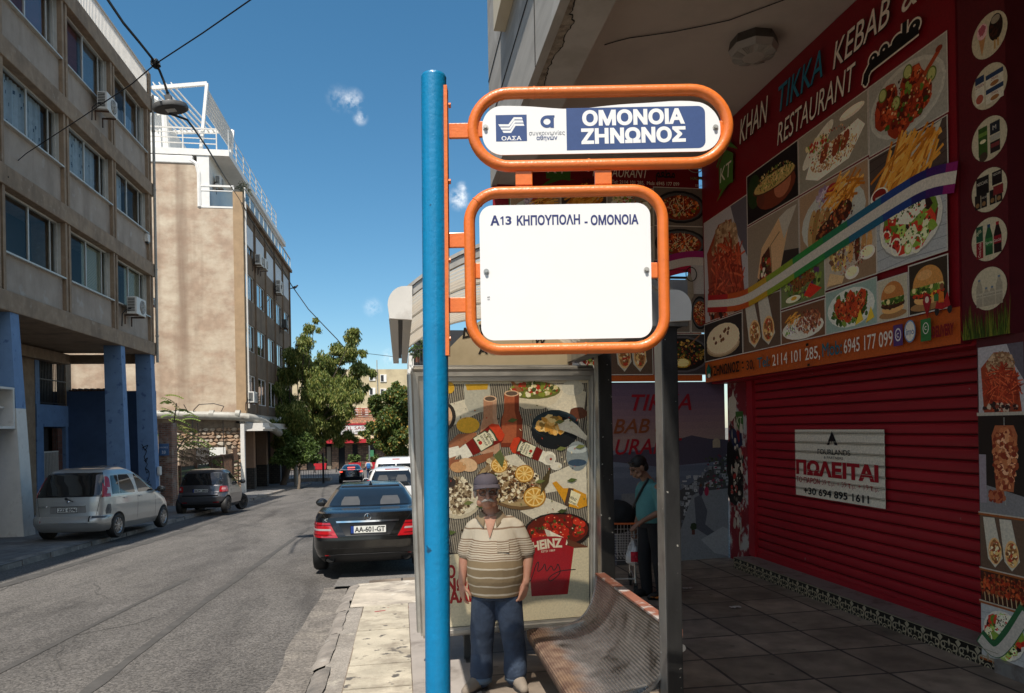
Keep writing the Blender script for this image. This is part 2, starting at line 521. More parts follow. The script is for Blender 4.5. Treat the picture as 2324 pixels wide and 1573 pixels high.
def Mtiles(name, c, mortar, w, h, msize=.02, rough=.8, var=.18, offset=.5, rot=(0, 0, 0), stain=None, bump=.3, c2=None):
 """bricks, slabs and blocks laid on a surface"""
 m = M(name, c, rough=rough)
 n, l = m.node_tree.nodes, m.node_tree.links
 b = n['Principled BSDF']
 t = n.new('ShaderNodeTexCoord'); mp = n.new('ShaderNodeMapping'); mp.inputs['Rotation'].default_value = rot
 l.new(t.outputs['Object'], mp.inputs['Vector'])
 br = n.new('ShaderNodeTexBrick')
 br.inputs['Scale'].default_value = 1; br.inputs['Brick Width'].default_value = w; br.inputs['Row Height'].default_value = h
 br.inputs['Mortar Size'].default_value = msize; br.inputs['Mortar Smooth'].default_value = .15; br.offset = offset
 c = s2l(c)
 br.inputs['Color1'].default_value = (*[x * (1 - var) for x in c], 1)
 br.inputs['Color2'].default_value = (*([x * (1 + var) for x in c] if c2 is None else s2l(c2)), 1)
 br.inputs['Mortar'].default_value = (*s2l(mortar), 1)
 wz = n.new('ShaderNodeTexNoise'); wz.inputs['Scale'].default_value = 2.5; wz.inputs['Detail'].default_value = 4
 l.new(t.outputs['Object'], wz.inputs['Vector'])
 va = n.new('ShaderNodeVectorMath'); va.operation = 'MULTIPLY_ADD'; va.inputs[1].default_value = (.025, .025, .025)
 l.new(wz.outputs['Color'], va.inputs[0]); l.new(mp.outputs[0], va.inputs[2])
 l.new(va.outputs[0], br.inputs['Vector'])
 q = n.new('ShaderNodeTexNoise'); q.inputs['Scale'].default_value = 5; q.inputs['Detail'].default_value = 8
 l.new(t.outputs['Object'], q.inputs['Vector'])
 r = n.new('ShaderNodeMapRange'); r.inputs[1].default_value = .3; r.inputs[2].default_value = .7; r.inputs[3].default_value = .72; r.inputs[4].default_value = 1.2
 l.new(q.outputs['Fac'], r.inputs[0])
 v = n.new('ShaderNodeVectorMath'); v.operation = 'SCALE'
 l.new(br.outputs['Color'], v.inputs[0]); l.new(r.outputs[0], v.inputs['Scale'])
 outc = v.outputs[0]
 if stain:
  qs = n.new('ShaderNodeTexNoise'); qs.inputs['Scale'].default_value = stain[1]; qs.inputs['Detail'].default_value = 6; qs.inputs['Roughness'].default_value = .6
  l.new(t.outputs['Object'], qs.inputs['Vector'])
  rs = n.new('ShaderNodeMapRange'); rs.inputs[1].default_value = stain[2]; rs.inputs[2].default_value = stain[3]; rs.inputs[4].default_value = .8
  l.new(qs.outputs['Fac'], rs.inputs[0])
  mx_ = n.new('ShaderNodeMix'); mx_.data_type = 'RGBA'
  l.new(rs.outputs[0], mx_.inputs[0]); l.new(outc, mx_.inputs[6]); mx_.inputs[7].default_value = (*s2l(stain[0]), 1)
  outc = mx_.outputs[2]
 vo = n.new('ShaderNodeTexVoronoi'); vo.inputs['Scale'].default_value = 3.2
 l.new(t.outputs['Object'], vo.inputs['Vector'])
 rv = n.new('ShaderNodeMapRange'); rv.inputs[1].default_value = .085; rv.inputs[2].default_value = .06; rv.inputs[4].default_value = .55
 l.new(vo.outputs['Distance'], rv.inputs[0])
 mv = n.new('ShaderNodeMix'); mv.data_type = 'RGBA'
 l.new(rv.outputs[0], mv.inputs[0]); l.new(outc, mv.inputs[6]); mv.inputs[7].default_value = (c[0] * .25, c[1] * .25, c[2] * .25, 1)
 l.new(mv.outputs[2], b.inputs['Base Color'])
 bp = n.new('ShaderNodeBump'); bp.inputs['Strength'].default_value = bump; bp.inputs['Distance'].default_value = .015
 sm = n.new('ShaderNodeMath'); sm.operation = 'MULTIPLY_ADD'; sm.inputs[1].default_value = -1.0
 l.new(br.outputs['Fac'], sm.inputs[0]); l.new(q.outputs['Fac'], sm.inputs[2])
 l.new(sm.outputs[0], bp.inputs['Height']); l.new(bp.outputs[0], b.inputs['Normal'])
 return m
def speckle(m, lo, hi, scale=160, mn=.55, mx_=1.6):
 """gravel grain in asphalt and concrete"""
 n, l = m.node_tree.nodes, m.node_tree.links
 b = n['Principled BSDF']
 src = b.inputs['Base Color'].links[0].from_socket
 t = n.new('ShaderNodeTexCoord'); vo = n.new('ShaderNodeTexVoronoi'); vo.inputs['Scale'].default_value = scale
 l.new(t.outputs['Object'], vo.inputs['Vector'])
 sp = n.new('ShaderNodeSeparateColor'); l.new(vo.outputs['Color'], sp.inputs[0])
 r = n.new('ShaderNodeMapRange'); r.inputs[1].default_value = lo; r.inputs[2].default_value = hi; r.inputs[3].default_value = mn; r.inputs[4].default_value = mx_
 l.new(sp.outputs[0], r.inputs[0])
 v = n.new('ShaderNodeVectorMath'); v.operation = 'SCALE'
 l.new(src, v.inputs[0]); l.new(r.outputs[0], v.inputs['Scale']); l.new(v.outputs[0], b.inputs['Base Color'])
 return m
PRINT = Mcol('printed_sheet', .55, .25, .06, 60)
PRINTS = Mcol('printed_vinyl', .45, .3, .2, 55, gain=1.45, tint=(1.02, .95, .83))
PRINTB = Mcol('printed_poster', .5, .3, .16, 60, gain=1.4, tint=(1, 1, .98))
m_asphalt = speckle(M('asphalt', (.096, .089, .083), .9, .25, 2.2, bump=.6, bscale=70, c2=(.145, .134, .122), c2scale=.5, c2lo=.45, c2hi=.7, stretch=(1, .3, 1), c3=(.05, .046, .043), c3scale=.9, c3lo=.58, c3hi=.74, c3st=(1.6, .35, 1)), .1, .95, 60, .6, 1.5)
m_patch = speckle(M('asphalt_patch', (.16, .15, .14), .9, .15, 3, bump=.3, bscale=60), .1, .95, 60, .75, 1.3)
m_tar = M('tar', (.05, .047, .045), .8, .2, 4)
m_conc = speckle(M('old_concrete', (.27, .245, .215), .9, .2, 3, bump=.5, bscale=20, c2=(.17, .15, .13), c2scale=1.3, c3=(.36, .33, .28), c3scale=5), .1, .9, 90, .8, 1.2)
m_kerb = M('kerb_stone', (.235, .21, .185), .9, .25, 5, bump=.7, bscale=14, c2=(.12, .11, .10), c2scale=2.2, c3=(.33, .31, .28), c3scale=9)
m_pavel = Mtiles('left_paving', (.17, .165, .16), (.06, .06, .06), .5, .5, .012, offset=0, stain=((.09, .085, .08), 1.1, .5, .7))
m_paver = Mtiles('stone_slabs', (.215, .172, .132), (.04, .034, .03), .62, .62, .014, offset=0, var=.22, stain=((.085, .066, .052), 1.6, .46, .68))
m_tactile = M('cream_slab', (.44, .395, .31), .85, .2, 4, bump=.5, bscale=30, c2=(.24, .205, .16), c2scale=3.4, c2lo=.48, c2hi=.7, c3=(.10, .09, .08), c3scale=8, c3lo=.62, c3hi=.68)
m_concL = M('facade_concrete', (.275, .20, .135), .85, .2, 3, bump=.35, bscale=24, c2=(.16, .115, .08), c2scale=1.1, c2lo=.5, c2hi=.72, c2stretch=(1, 1, .35), c3=(.31, .25, .19), c3scale=6)
m_spand = M('spandrel_render', (.34, .285, .235), .9, .13, 2, bump=.2, bscale=30, c2=(.22, .175, .14), c2scale=1.2, c2stretch=(1, 1, .25), c2lo=.5, c2hi=.75, c3=(.38, .34, .3), c3scale=2.5)
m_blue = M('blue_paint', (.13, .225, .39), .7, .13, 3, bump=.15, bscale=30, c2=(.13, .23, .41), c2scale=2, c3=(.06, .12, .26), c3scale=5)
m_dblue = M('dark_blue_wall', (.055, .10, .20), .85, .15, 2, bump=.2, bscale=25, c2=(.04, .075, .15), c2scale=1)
m_party = M('party_wall_render', (.40, .295, .215), .92, .16, 2.2, bump=.4, bscale=6, c2=(.58, .50, .385), c2scale=.75, c2lo=.42, c2hi=.66, c2stretch=(.8, .8, 1.15), c3=(.22, .15, .105), c3scale=.8, c3lo=.53, c3hi=.78, c3st=(1, 1, .06))
m_brown = M('brown_render', (.19, .135, .09), .9, .18, 2, bump=.2, bscale=30, c2=(.11, .078, .052), c2scale=.9, c2stretch=(1, 1, .3))
m_tan = M('tan_render', (.36, .25, .15), .9, .15, 2, bump=.2)
m_white = M('white_paint', (.72, .71, .68), .6, .06, 4)
m_whited = M('weathered_white_paint', (.62, .60, .56), .7, .1, 3, c2=(.35, .32, .28), c2scale=3, c2lo=.58, c2hi=.78)
m_alu = M('aluminium', (.47, .45, .41), .42, .12, 6, metal=.75, rvar=.1)
m_steel = M('galvanised_steel', (.34, .34, .335), .42, .25, 5, metal=.8, c2=(.12, .12, .12), c2scale=3, stretch=(1, 1, .5), c3=(.6, .59, .57), c3scale=18, c3lo=.68, c3hi=.72)
m_post = M('worn_dark_post', (.042, .041, .04), .4, .3, 5, metal=.5, c2=(.02, .02, .02), c2scale=3, stretch=(1, 1, .4), c3=(.5, .48, .42), c3scale=22, c3lo=.68, c3hi=.71)
m_dsteel = M('dark_painted_steel', (.05, .048, .045), .5, .3, 6, metal=.3, c2=(.2, .19, .18), c2scale=8, c2lo=.62, c2hi=.7)
m_glass = Mglass('window_glass', refl=.2)
m_glassb = Mglass('balcony_glass', (.8, .88, .9), .7)
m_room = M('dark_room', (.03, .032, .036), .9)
m_frame = M('window_frame_paint', (.50, .50, .47), .5, .1, 5, metal=.2)
m_black = M('black_rubber', (.014, .014, .014), .6, .2)
m_cable = M('cable_sheath', (.012, .012, .013), .6)
m_acw = M('ac_casing', (.62, .61, .57), .5, .06, 5, c2=(.4, .37, .32), c2scale=4, c2lo=.6, c2hi=.8)
m_acd = M('ac_grille', (.05, .05, .05), .5)
m_pipe = M('grey_pipe', (.33, .32, .285), .5, .12, 3, c2=(.22, .2, .17), c2scale=2)
m_rust = M('rusty_iron', (.10, .055, .035), .8, .35, 9, c2=(.04, .03, .025), c2scale=5)
m_wood = M('bark', (.10, .078, .058), .95, .3, 8, bump=.8, bscale=18, stretch=(1, 1, .25))
m_leaf = Mcol('leaves', .5, .35, .25, 3, .35)
# ------------------------------------------------------------------ ground, road, pavements
def sheet(name, rows, fn, mat, kind='structure', dz=0):
 """rows: list of (Y, [X...]); fn gives the height"""
 b = MB(); n = len(rows[0][1])
 vs = [(x, y, fn(x, y) + dz) for y, xs in rows for x in xs]
 fs = [(j * n + i, j * n + i + 1, (j + 1) * n + i + 1, (j + 1) * n + i) for j in range(len(rows) - 1) for i in range(n - 1)]
 b.add(vs, fs)
 o = b.build(name, mat, fixn=False)
 return tag(o, kind=kind)
def frange(a, b, n): return [a + (b - a) * i / n for i in range(n + 1)]
m_ground = M('dusty_ground', (.16, .145, .125), .95, .2, .5, c2=(.11, .1, .09), c2scale=.2)
ys = [-60, -20] + frange(-8, 60, 34) + [75, 95, 140, 300, 900]
sheet('ground', [(y, [-400, -60, -14, 0, 14, 60, 400]) for y in ys], lambda x, y: gz(min(y, 95)), m_ground, dz=-.06)
rows = []
for y in frange(-8, 60, 68) + [64, 68, 72, 76, 80, 84]:
 xl = -6.9 if y < 56 else -6.9 - (y - 56) * 1.2
 xr = -.63 if y < 10.2 else (1.3 if 10.4 < y < 44 else 1.3 - .0 * y)
 if 10.2 <= y <= 10.4: xr = -.4
 rows.append((y, frange(xl, max(xr, -.55), 8)))
sheet('road', rows, lambda x, y: gz(y), m_asphalt)
def Lz(x, y): return gz(y) + .11 + .004 * (-6.9 - x)
sheet('pavement_opposite', [(y, frange(-6.9, -15.5, 4)[::-1]) for y in frange(-4, 56, 60)], Lz, m_pavel)
b = MB()
y = 6.0
while y < 56:
 L_ = random.uniform(.85, 1.1)
 j = random.uniform(-.02, .02); dz = random.uniform(-.015, .015)
 z0, z1 = gz(y), gz(y + L_ - .02)
 b.hexa([(-7.14, y, z0 - .2), (-6.86 + j, y, z0 - .2), (-6.86 + j, y + L_ - .025, z1 - .2), (-7.14, y + L_ - .025, z1 - .2),
   (-7.14, y, z0 + .118 + dz), (-6.89 + j, y, z0 + .105 + dz), (-6.89 + j, y + L_ - .025, z1 + .105 + dz), (-7.14, y + L_ - .025, z1 + .118 + dz)])
 y += L_
tag(b.build('kerb_opposite', m_kerb), kind='structure')
xs = [-.47, .06, .7, 1.4, 2.2, 3, 3.8, 4.7, 6.0]
sheet('pavement', [(y, xs) for y in frange(-4, 10.3, 28)], side_z, m_paver)
sheet('pavement_beyond', [(y, [1.3, 2, 4, 7, 14]) for y in frange(10.3, 56, 23)], lambda x, y: gz(y) + (.09 if y > 10.5 else .1), m_paver)
sheet('concrete_margin', [(y, [-.66, -.6, -.5, -.47]) for y in frange(-4, 8.5, 25)], lambda x, y: side_z(x, y), m_conc, dz=-.004)
b = MB()
m_end = M('broken_concrete', (.45, .40, .33), .9, .25, 3, bump=.8, bscale=9, c2=(.24, .21, .18), c2scale=2.2, c3=(.56, .52, .45), c3scale=5)
sheet('concrete_apron', [(y, [-.62, -.45, -.2, .1, .5, .9, 1.3, 1.8]) for y in frange(8.48, 10.05, 8)], lambda x, y: side_z(x, y) + .012 * noise.noise((x * 3, y * 3, 0)), m_end, dz=.006)
sheet('asphalt_apron', [(y, [-.95, -.6, -.2, .4, 1.0, 1.75]) for y in frange(10.0, 11.4, 6)], lambda x, y: gz(y) + .05 * max(0, 1 - (y - 10) / 1.3) + .004, m_patch)
b = MB()
sheet('concrete_strip', [(y, [.062, .3, .56]) for y in frange(4.1, 8.5, 9)], lambda x, y: side_z(x, y) + .005, M('smooth_concrete', (.30, .27, .245), .9, .12, 3, c2=(.14, .12, .105), c2scale=1.4, c2lo=.56, c2hi=.7))
b = MB()
y = -3.0
while y < 9.7:
 L_ = random.uniform(.9, 1.25)
 if y > 8.2: L_ = .55
 w0 = random.uniform(-.02, .02)
 def kf(a, t, y=y, L_=L_, w0=w0):
  yy = y + .015 + (L_ - .03) * t
  ang = a * pi / 2
  edge = .02 * noise.noise((yy * 4, a * 2, 1.3))
  x = -.62 - .16 * sin(ang) + w0 + edge
  zt = side_z(-.63, yy) + .012
  z = zt - .11 * (1 - cos(ang)) ** 1.2 + .014 * noise.noise((yy * 5, a * 3, 7)) if a < 1 else zt - .16
  if t in (0, 1): z -= .02
  return (x, yy, z)
 b.grid(kf, 7, 9)
 y += L_
tag(b.build('kerb', m_kerb, smooth=True, angle=60), kind='structure')
b = MB()
sheet('gutter', [(y, [-1.08 + .1 * noise.noise((y * .9, 3, 1)), -.95, -.76]) for y in frange(-4, 10.2, 30)], lambda x, y: gz(y) + .012 + .012 * noise.noise((x * 2, y * 1.5, 3)), speckle(M('gutter_concrete', (.14, .126, .112), .92, .3, 3, bump=.5, bscale=16, c2=(.2, .18, .155), c2scale=2.5), .1, .9, 60, .7, 1.4))
b = MB()
y = 8.46
k = 0
while y > 1.0:
 d = .60
 t = random.uniform(-.004, .004)
 x0, x1 = -.46 + random.uniform(-.006, .006), .055
 z = lambda x_, y_: side_z(x_, y_) + .012 + t
 b.hexa([(x0, y - d + .012, z(x0, y - d) - .04), (x1, y - d + .012, z(x1, y - d) - .04), (x1, y, z(x1, y) - .04), (x0, y, z(x0, y) - .04),
   (x0, y - d + .012, z(x0, y - d)), (x1, y - d + .012, z(x1, y - d)), (x1, y, z(x1, y)), (x0, y, z(x0, y))])
 y -= d + random.uniform(0, .01)
tag(b.build('cream_paving_slabs', m_tactile), kind='structure')
b = MB()       # a red paint arrow scratched on the first slab
p = Pic((-.3, 8.0, side_z(-.2, 8.1) + .016), (1, 0, -.004), (0, 1, -.035), b)
RD = (.32, .05, .05)
p.line([(-.02, .1), (.36, .27)], .035, RD); p.line([(.36, .27), (.12, .3)], .02, RD); p.line([(.36, .27), (.12, .1)], .025, RD)
o = b.build('paint_arrow', PRINT); tag(o, kind='structure')
b = MB()
for pts, w in (([(-6.2, 8), (-6.05, 12), (-5.9, 16), (-5.75, 20), (-5.7, 26), (-5.6, 34)], .16), ([(-2.55, 3.2), (-2.5, 6), (-2.55, 10), (-2.5, 14), (-2.45, 20)], .07), ([(-3.6, 4), (-3.5, 8), (-3.3, 12)], .05), ([(-5.4, 9.5), (-3.4, 10.0), (-1.6, 10.3)], .03)):  # long dark strips of uneven width laid just above the asphalt
 q = []
 for (xa, ya), (xb, yb) in zip(pts, pts[1:]):
  n_ = int(abs(yb - ya) * 3) + 2
  q += [(xa + (xb - xa) * i / n_, ya + (yb - ya) * i / n_) for i in range(n_)]
 ww = [w * (.6 + .8 * abs(noise.noise((yy * 1.3, xx, 2)))) for xx, yy in q]
 n_ = len(q)
 vs = [(x_ - w_, y_, gz(y_) + .005) for (x_, y_), w_ in zip(q, ww)] + [(x_ + w_, y_, gz(y_) + .005) for (x_, y_), w_ in zip(q, ww)]
 b.add(vs, [(i, i + 1, n_ + i + 1, n_ + i) for i in range(n_ - 1)])
for _ in range(15):         # hair cracks wandering over the asphalt
 x, y, a = random.uniform(-6.3, -1.2), random.uniform(4.5, 24), random.uniform(0, 6.28)
 L, R_ = [], []
 for i in range(random.randint(8, 22)):
  w = random.uniform(.003, .008) * (1 + y * .05); L.append((x - w * sin(a), y + w * cos(a), gz(y) + .004)); R_.append((x + w * sin(a), y - w * cos(a), gz(y) + .004))
  x += .16 * cos(a); y += .16 * sin(a); a += random.uniform(-.55, .55)
 n_ = len(L); b.add(L + R_, [(i, i + 1, n_ + i + 1, n_ + i) for i in range(n_ - 1)])
tag(b.build('road_lines', M('dark_line', (.07, .066, .062), .85, .25, 6)), kind='structure')
b = MB()
g = PZ(690, 1232, gz(13))
p = Pic((g.x - .3, g.y - .2, gz(g.y) + .005), (1, 0, 0), (0, 1, -.04), b)
p.rect(0, 0, .55, .4, (.09, .085, .08))
for i in range(5): p.rect(.05 + .1 * i, .05, .08 + .1 * i, .35, (.04, .04, .04))
tag(b.build('drain_grate', PRINT), 'small iron drain grate set in the road left of the black coupe', 'drain')
# ------------------------------------------------------------------ the concrete block on the left
XL = -9.4
bl = thing('apartment_building', 'weathered brown concrete block on blue pillars with three rows of sliding windows', 'building', (XL, 20, -.8))
PIL = [29.2 - 3.47 * k for k in range(6)]
BANDS = [(4.87, 5.37), (7.93, 8.44), (11.07, 11.58), (14.36, 14.92)]
WIN = [(6.35, 7.93), (9.56, 11.07), (12.67, 14.36)]
b = MB()
b.box((-24, 2, 4.95), (-10.6, 29.2, 14.86))
for i, (z0, z1) in enumerate(BANDS):
 b.box((-10.6, 2, z0), (XL + .05, 29.38, z1), bev=.02)
b.build('wall', m_concL, bl)
for y in PIL:        # twin ribs between the bays
 b = MB()
 for k in range(3):
  z0, z1 = BANDS[k][1], BANDS[k + 1][0]
  b.box((-10.3, y - .03, z0), (XL + .0, y + .09, z1)); b.box((-10.3, y - .25, z0), (XL + .0, y - .13, z1))
  b.box((-10.3, y - .14, z0), (XL - .1, y - .02, z1))
 b.build('rib', m_concL, bl)
b = MB(); b.box((-10.55, 29.23, 5.0), (XL - .02, 29.37, 14.4)); b.build('end_pier', m_concL, bl)
b = MB()
for k in range(3):
 for y0, y1 in zip(PIL[1:], PIL):
  b = MB(); b.box((-10.2, y0 + .09, BANDS[k][1]), (XL - .1, y1 - .25, WIN[k][0])); b.build('spandrel', m_spand, bl)
m_curt = M('dotted_curtain', (.52, .58, .62), .9, .12, 6)
def dots(m_):
 n, l = m_.node_tree.nodes, m_.node_tree.links
 src = n['Principled BSDF'].inputs['Base Color'].links[0].from_socket
 t = n.new('ShaderNodeTexCoord'); mp = n.new('ShaderNodeMapping'); mp.inputs['Scale'].default_value = (1, 1.0, .8)
 l.new(t.outputs['Object'], mp.inputs[0])
 vo = n.new('ShaderNodeTexVoronoi'); vo.inputs['Scale'].default_value = 8; vo.distance = 'CHEBYCHEV'; vo.inputs['Randomness'].default_value = .75
 l.new(mp.outputs[0], vo.inputs['Vector'])
 r = n.new('ShaderNodeMapRange'); r.inputs[1].default_value = .33; r.inputs[2].default_value = .28
 l.new(vo.outputs['Distance'], r.inputs[0])
 sp = n.new('ShaderNodeSeparateColor'); l.new(vo.outputs['Color'], sp.inputs[0])
 g = n.new('ShaderNodeMath'); g.operation = 'GREATER_THAN'; g.inputs[1].default_value = .55; l.new(sp.outputs[0], g.inputs[0])
 mu = n.new('ShaderNodeMath'); mu.operation = 'MULTIPLY'; l.new(r.outputs[0], mu.inputs[0]); l.new(g.outputs[0], mu.inputs[1])
 mx_ = n.new('ShaderNodeMix'); mx_.data_type = 'RGBA'; l.new(mu.outputs[0], mx_.inputs[0]); l.new(src, mx_.inputs[6]); mx_.inputs[7].default_value = (.07, .11, .17, 1)
 l.new(mx_.outputs[2], n['Principled BSDF'].inputs['Base Color'])
dots(m_curt)
m_blind = M('maroon_blind', (.26, .075, .08), .8, .1)
m_cream = M('cream_blind', (.5, .48, .34), .8, .08)
m_greyb = M('grey_blind', (.20, .22, .24), .8, .08)
m_lace = M('pale_curtain', (.25, .30, .36), .9, .15, 5, stretch=(1, 6, .2))
def sliding_window(root, X, y0, y1, z0, z1, kind, depth=.22):
 f = MB(); t = .05
 xo = X - depth
 f.box((xo - .06, y0, z1 - t), (xo + .03, y1, z1)); f.box((xo - .06, y0, z0), (xo + .05, y1, z0 + t))
 f.box((xo - .06, y0, z0 + t), (xo + .03, y0 + t, z1 - t)); f.box((xo - .06, y1 - t, z0 + t), (xo + .03, y1, z1 - t))
 ym = (y0 + y1) / 2
 f.box((xo - .035, ym - .03, z0 + t), (xo + .01, ym + .03, z1 - t))
 f.box((xo - .05, y1 - .36, z0 + t), (xo - .015, y1 - .31, z1 - t))
 f.box((xo + .031, y0 - .02, z0 - .045), (X + .03, y1 + .02, z0 - .002))              # sill
 f.box((xo + .031, y1 + .0, z0), (X - .11, y1 + .02, z1 - .01))
 w = f.build('window', m_frame, root)
 g = MB(); g.quad((xo - .02, y0 + t, z0 + t), (xo - .02, ym, z0 + t), (xo - .02, ym, z1 - t), (xo - .02, y0 + t, z1 - t))
 g.quad((xo - .028, ym, z0 + t), (xo - .028, y1 - t, z0 + t), (xo - .028, y1 - t, z1 - t), (xo - .028, ym, z1 - t))
 g.build('pane', m_glass, w)
 xc = xo - .14
 def cloth(ya, yb, m_, za=z0 + .06, zb=z1 - .06):
  c = MB(); n_ = 40
  pts = [(xc - .03 * sin(i * 1.35) - .012 * sin(i * 3.1), ya + (yb - ya) * i / n_) for i in range(n_ + 1)]
  c.add([(x, y, za) for x, y in pts] + [(x, y, zb) for x, y in pts], [(i, i + 1, n_ + 2 + i, n_ + 1 + i) for i in range(n_)])
  c.build('curtain', m_, w, smooth=True)
 def blind(ya, yb, m_, za, zb=z1 - .05):
  c = MB(); k = int((zb - za) / .05)
  for i in range(k):
   z = zb - i * .05
   c.quad((xc, ya, z), (xc, yb, z), (xc + .012, yb, z - .046), (xc + .012, ya, z - .046))
  c.build('blind', m_, w)
 if kind == 'dots': cloth(y0 + .06, ym + .1, m_curt); cloth(ym + .16, y1 - .55, m_curt)
 elif kind == 'dots2': cloth(y0 + .06, ym - .2, m_curt)
 elif kind == 'maroon': blind(y0 + .05, ym, m_blind, z0 + .06); blind(ym, y1 - .3, m_blind, z0 + .06)
 elif kind == 'half': blind(y0 + .05, ym - .05, m_blind, z0 + .06); blind(ym, y1 - .3, m_greyb, z0 + .05)
 elif kind == 'lace': cloth(y0 + .06, ym, m_lace, z0 + .06, z0 + .8); cloth(ym, y1 - .4, m_lace, z0 + .06, z0 + .9)
 elif kind == 'cream': blind(ym, y1 - .1, m_cream, z0 + .1)
 elif kind == 'clear': pass
KIND = [['cream', 'cream', 'clear', 'clear', 'cream'], ['dots2', 'dots', 'dots', 'dots', 'dots'], ['lace', 'half', 'maroon', 'maroon', 'maroon']]
for k in range(3):
 for i, (y0, y1) in enumerate(zip(PIL[1:], PIL)):
  sliding_window(bl, XL - .02, y0 + .1, y1 - .26, WIN[k][0], WIN[k][1], KIND[k][i])
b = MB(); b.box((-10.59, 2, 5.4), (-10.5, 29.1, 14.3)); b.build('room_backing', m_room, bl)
b = MB()
for i in range(int((29.2 - 8) / .11)):
 y = 29.1 - i * .11
 b.box((XL - .04, y, 14.92), (XL - .015, y + .04, 15.75))
b.box((XL - .06, 8, 15.75), (XL + .01, 29.1, 15.8)); b.box((XL - .05, 8, 15.0), (XL - .045, 29.1, 15.04))
b.build('roof_railing', m_whited, bl)
b = MB(); b.box((XL - .25, 29.1, 14.92), (XL + .03, 29.36, 15.85)); b.build('corner_post', m_concL, bl)
b = MB(); b.tube([(XL + .11, 29.3, 15), (XL + .11, 29.3, 4.6)], .05, 10)
for z in (5.6, 8.2, 11.3, 13.6): b.tube([(XL + .11, 29.3, z), (XL + .11, 29.3, z + .06)], .065, 10)
b.build('drain_pipe', m_pipe, bl)
b = MB(); b.box((XL - 4, 29.0, 4.55), (XL + .0, 29.35, 4.87)); b.box((XL - 3.2, 17, 4.5), (XL - 2.9, 29, 4.87)); b.build('soffit_beam', m_concL, bl)
def pillar(ya, yb, xw, lean, zs=None):
 b = MB()
 x0, x1 = XL - xw, XL
 zb = Lz(XL, ya) - .05
 zt = 4.87
 def seg(za, zz, mi):
  la, lb = lean * (zt - za) / (zt - zb), lean * (zt - zz) / (zt - zb)
  b.hexa([(x0 + la * .6, ya - la * .5, za), (x1 + la, ya - la * .5, za), (x1 + la, yb, za), (x0 + la * .6, yb, za),
    (x0 + lb * .6, ya - lb * .5, zz), (x1 + lb, ya - lb * .5, zz), (x1 + lb, yb, zz), (x0 + lb * .6, yb, zz)], mi)
 if zs: seg(zs, zt, 0); seg(zb, zs, 1)
 else: seg(zb, zt, 0)
 return b.build('pillar', [m_blue, m_whited], bl)
p3 = pillar(28.85, 29.25, .55, .16); pillar(25.95, 26.3, .55, .16); pillar(19.0, 19.4, .7, .3, 2.5)
b = MB()
XR = -12.7
b.box((XR - .3, 10, -1.2), (XR, 27.2, 4.9)); b.box((XR - .3, 29.55, -1.2), (XR, 30.0, 4.9)); b.box((XR - .3, 27.2, 4.75), (XR, 29.55, 4.9))
b.build('recess_wall', m_concL, bl)
b = MB(); b.box((XR - .3, 27.2, 2.15), (XR + .05, 30.05, 2.95)); b.box((XR - .28, 27.2, -1.2), (XR + .03, 27.7, 2.15)); b.box((XR - .28, 29.4, -1.2), (XR + .03, 30.05, 2.15))
b.box((XR - .28, 27.2, 2.95), (XR + .02, 27.5, 4.75)); b.build('blue_surround', m_blue, bl)
b = MB(); b.box((XR - .6, 27.2, -1.2), (XR - .45, 29.55, 4.8)); b.build('dark_doorway', m_room, bl)
b = MB()
for i in range(17): y = 27.6 + i * .112; b.box((XR - .02, y, 3.05), (XR + .005, y + .025, 4.7))
for z in (3.0, 3.85, 4.7): b.box((XR - .03, 27.5, z), (XR + .012, 29.5, z + .04))
b.build('window_grille', m_dsteel, bl)
b = MB()
zb = Lz(XR, 28.5)
for i in range(12): y = 27.75 + i * .115; b.box((XR - .12, y, zb), (XR - .09, y + .03, 1.25))
for z in (zb + .1, zb + .6, zb + 1.1, 1.2): b.box((XR - .13, 27.72, z), (XR - .08, 29.05, z + .05))
b.box((XR - .14, 28.1, zb + .75), (XR - .07, 28.55, zb + 1.05))
b.build('entrance_gate', m_whited, bl)
b = MB(); b.box((XR - .3, 29.05, zb), (XR - .1, 29.4, 2.1)); b.build('brick_jamb', Mtiles('dark_brick', (.13, .06, .045), (.1, .09, .08), .24, .08, .012, rot=(radians(90), 0, radians(90))), bl)
b = MB(); zb = Lz(XL, 17)
b.box((XL - .5, 10, zb), (XL - .25, 18.95, 2.45)); b.build('shop_wall', m_blue, bl)
b = MB()
for i in range(36): b.box((XL - .25, 14.5, zb + .06 + i * .07), (XL - .235 + .01 * (i % 2), 18.5, zb + .125 + i * .07))
b.build('roller_shutter', M('beige_shutter', (.34, .31, .26), .6, .08, 5), bl)
b = MB(); b.box((XL - .3, 14, 2.0), (XL + .12, 18.9, 2.06)); b.box((XL - .3, 14, 2.95), (XL + .12, 18.9, 3.0)); b.box((XL - .3, 18.84, 2.06), (XL + .12, 18.9, 2.95)); b.box((XL - .32, 14, 2.06), (XL - .28, 18.84, 2.95)); b.box((XL - .1, 14.2, 2.5), (XL - .06, 18.8, 2.54)); b.box((XL - .3, 14, 3.0), (XL - .25, 18.95, 4.87))
b.build('sign_box', m_whited, bl)
b = MB()
p = Pic((XL - .23, 28.77, gz(28.8) + .35), (1, 0, 0), (-.05, 0, 1), b)
BK = (.012, .012, .014)
gl = [(.0, 2.25), (.1, 2.0), (.22, 2.2), (.02, 2.12), (.16, 1.98), (.05, 1.75), (.1, 1.55), (.17, 1.72), (.05, 1.62), (.15, 1.48), (.07, 1.32), (.17, 1.22), (.1, 1.12), (.06, 1.3), (.19, 1.2), (.17, .95), (.09, .85), (.2, .8), (.05, .72), (.24, .68), (.14, .5), (.27, .52), (.24, .3)]
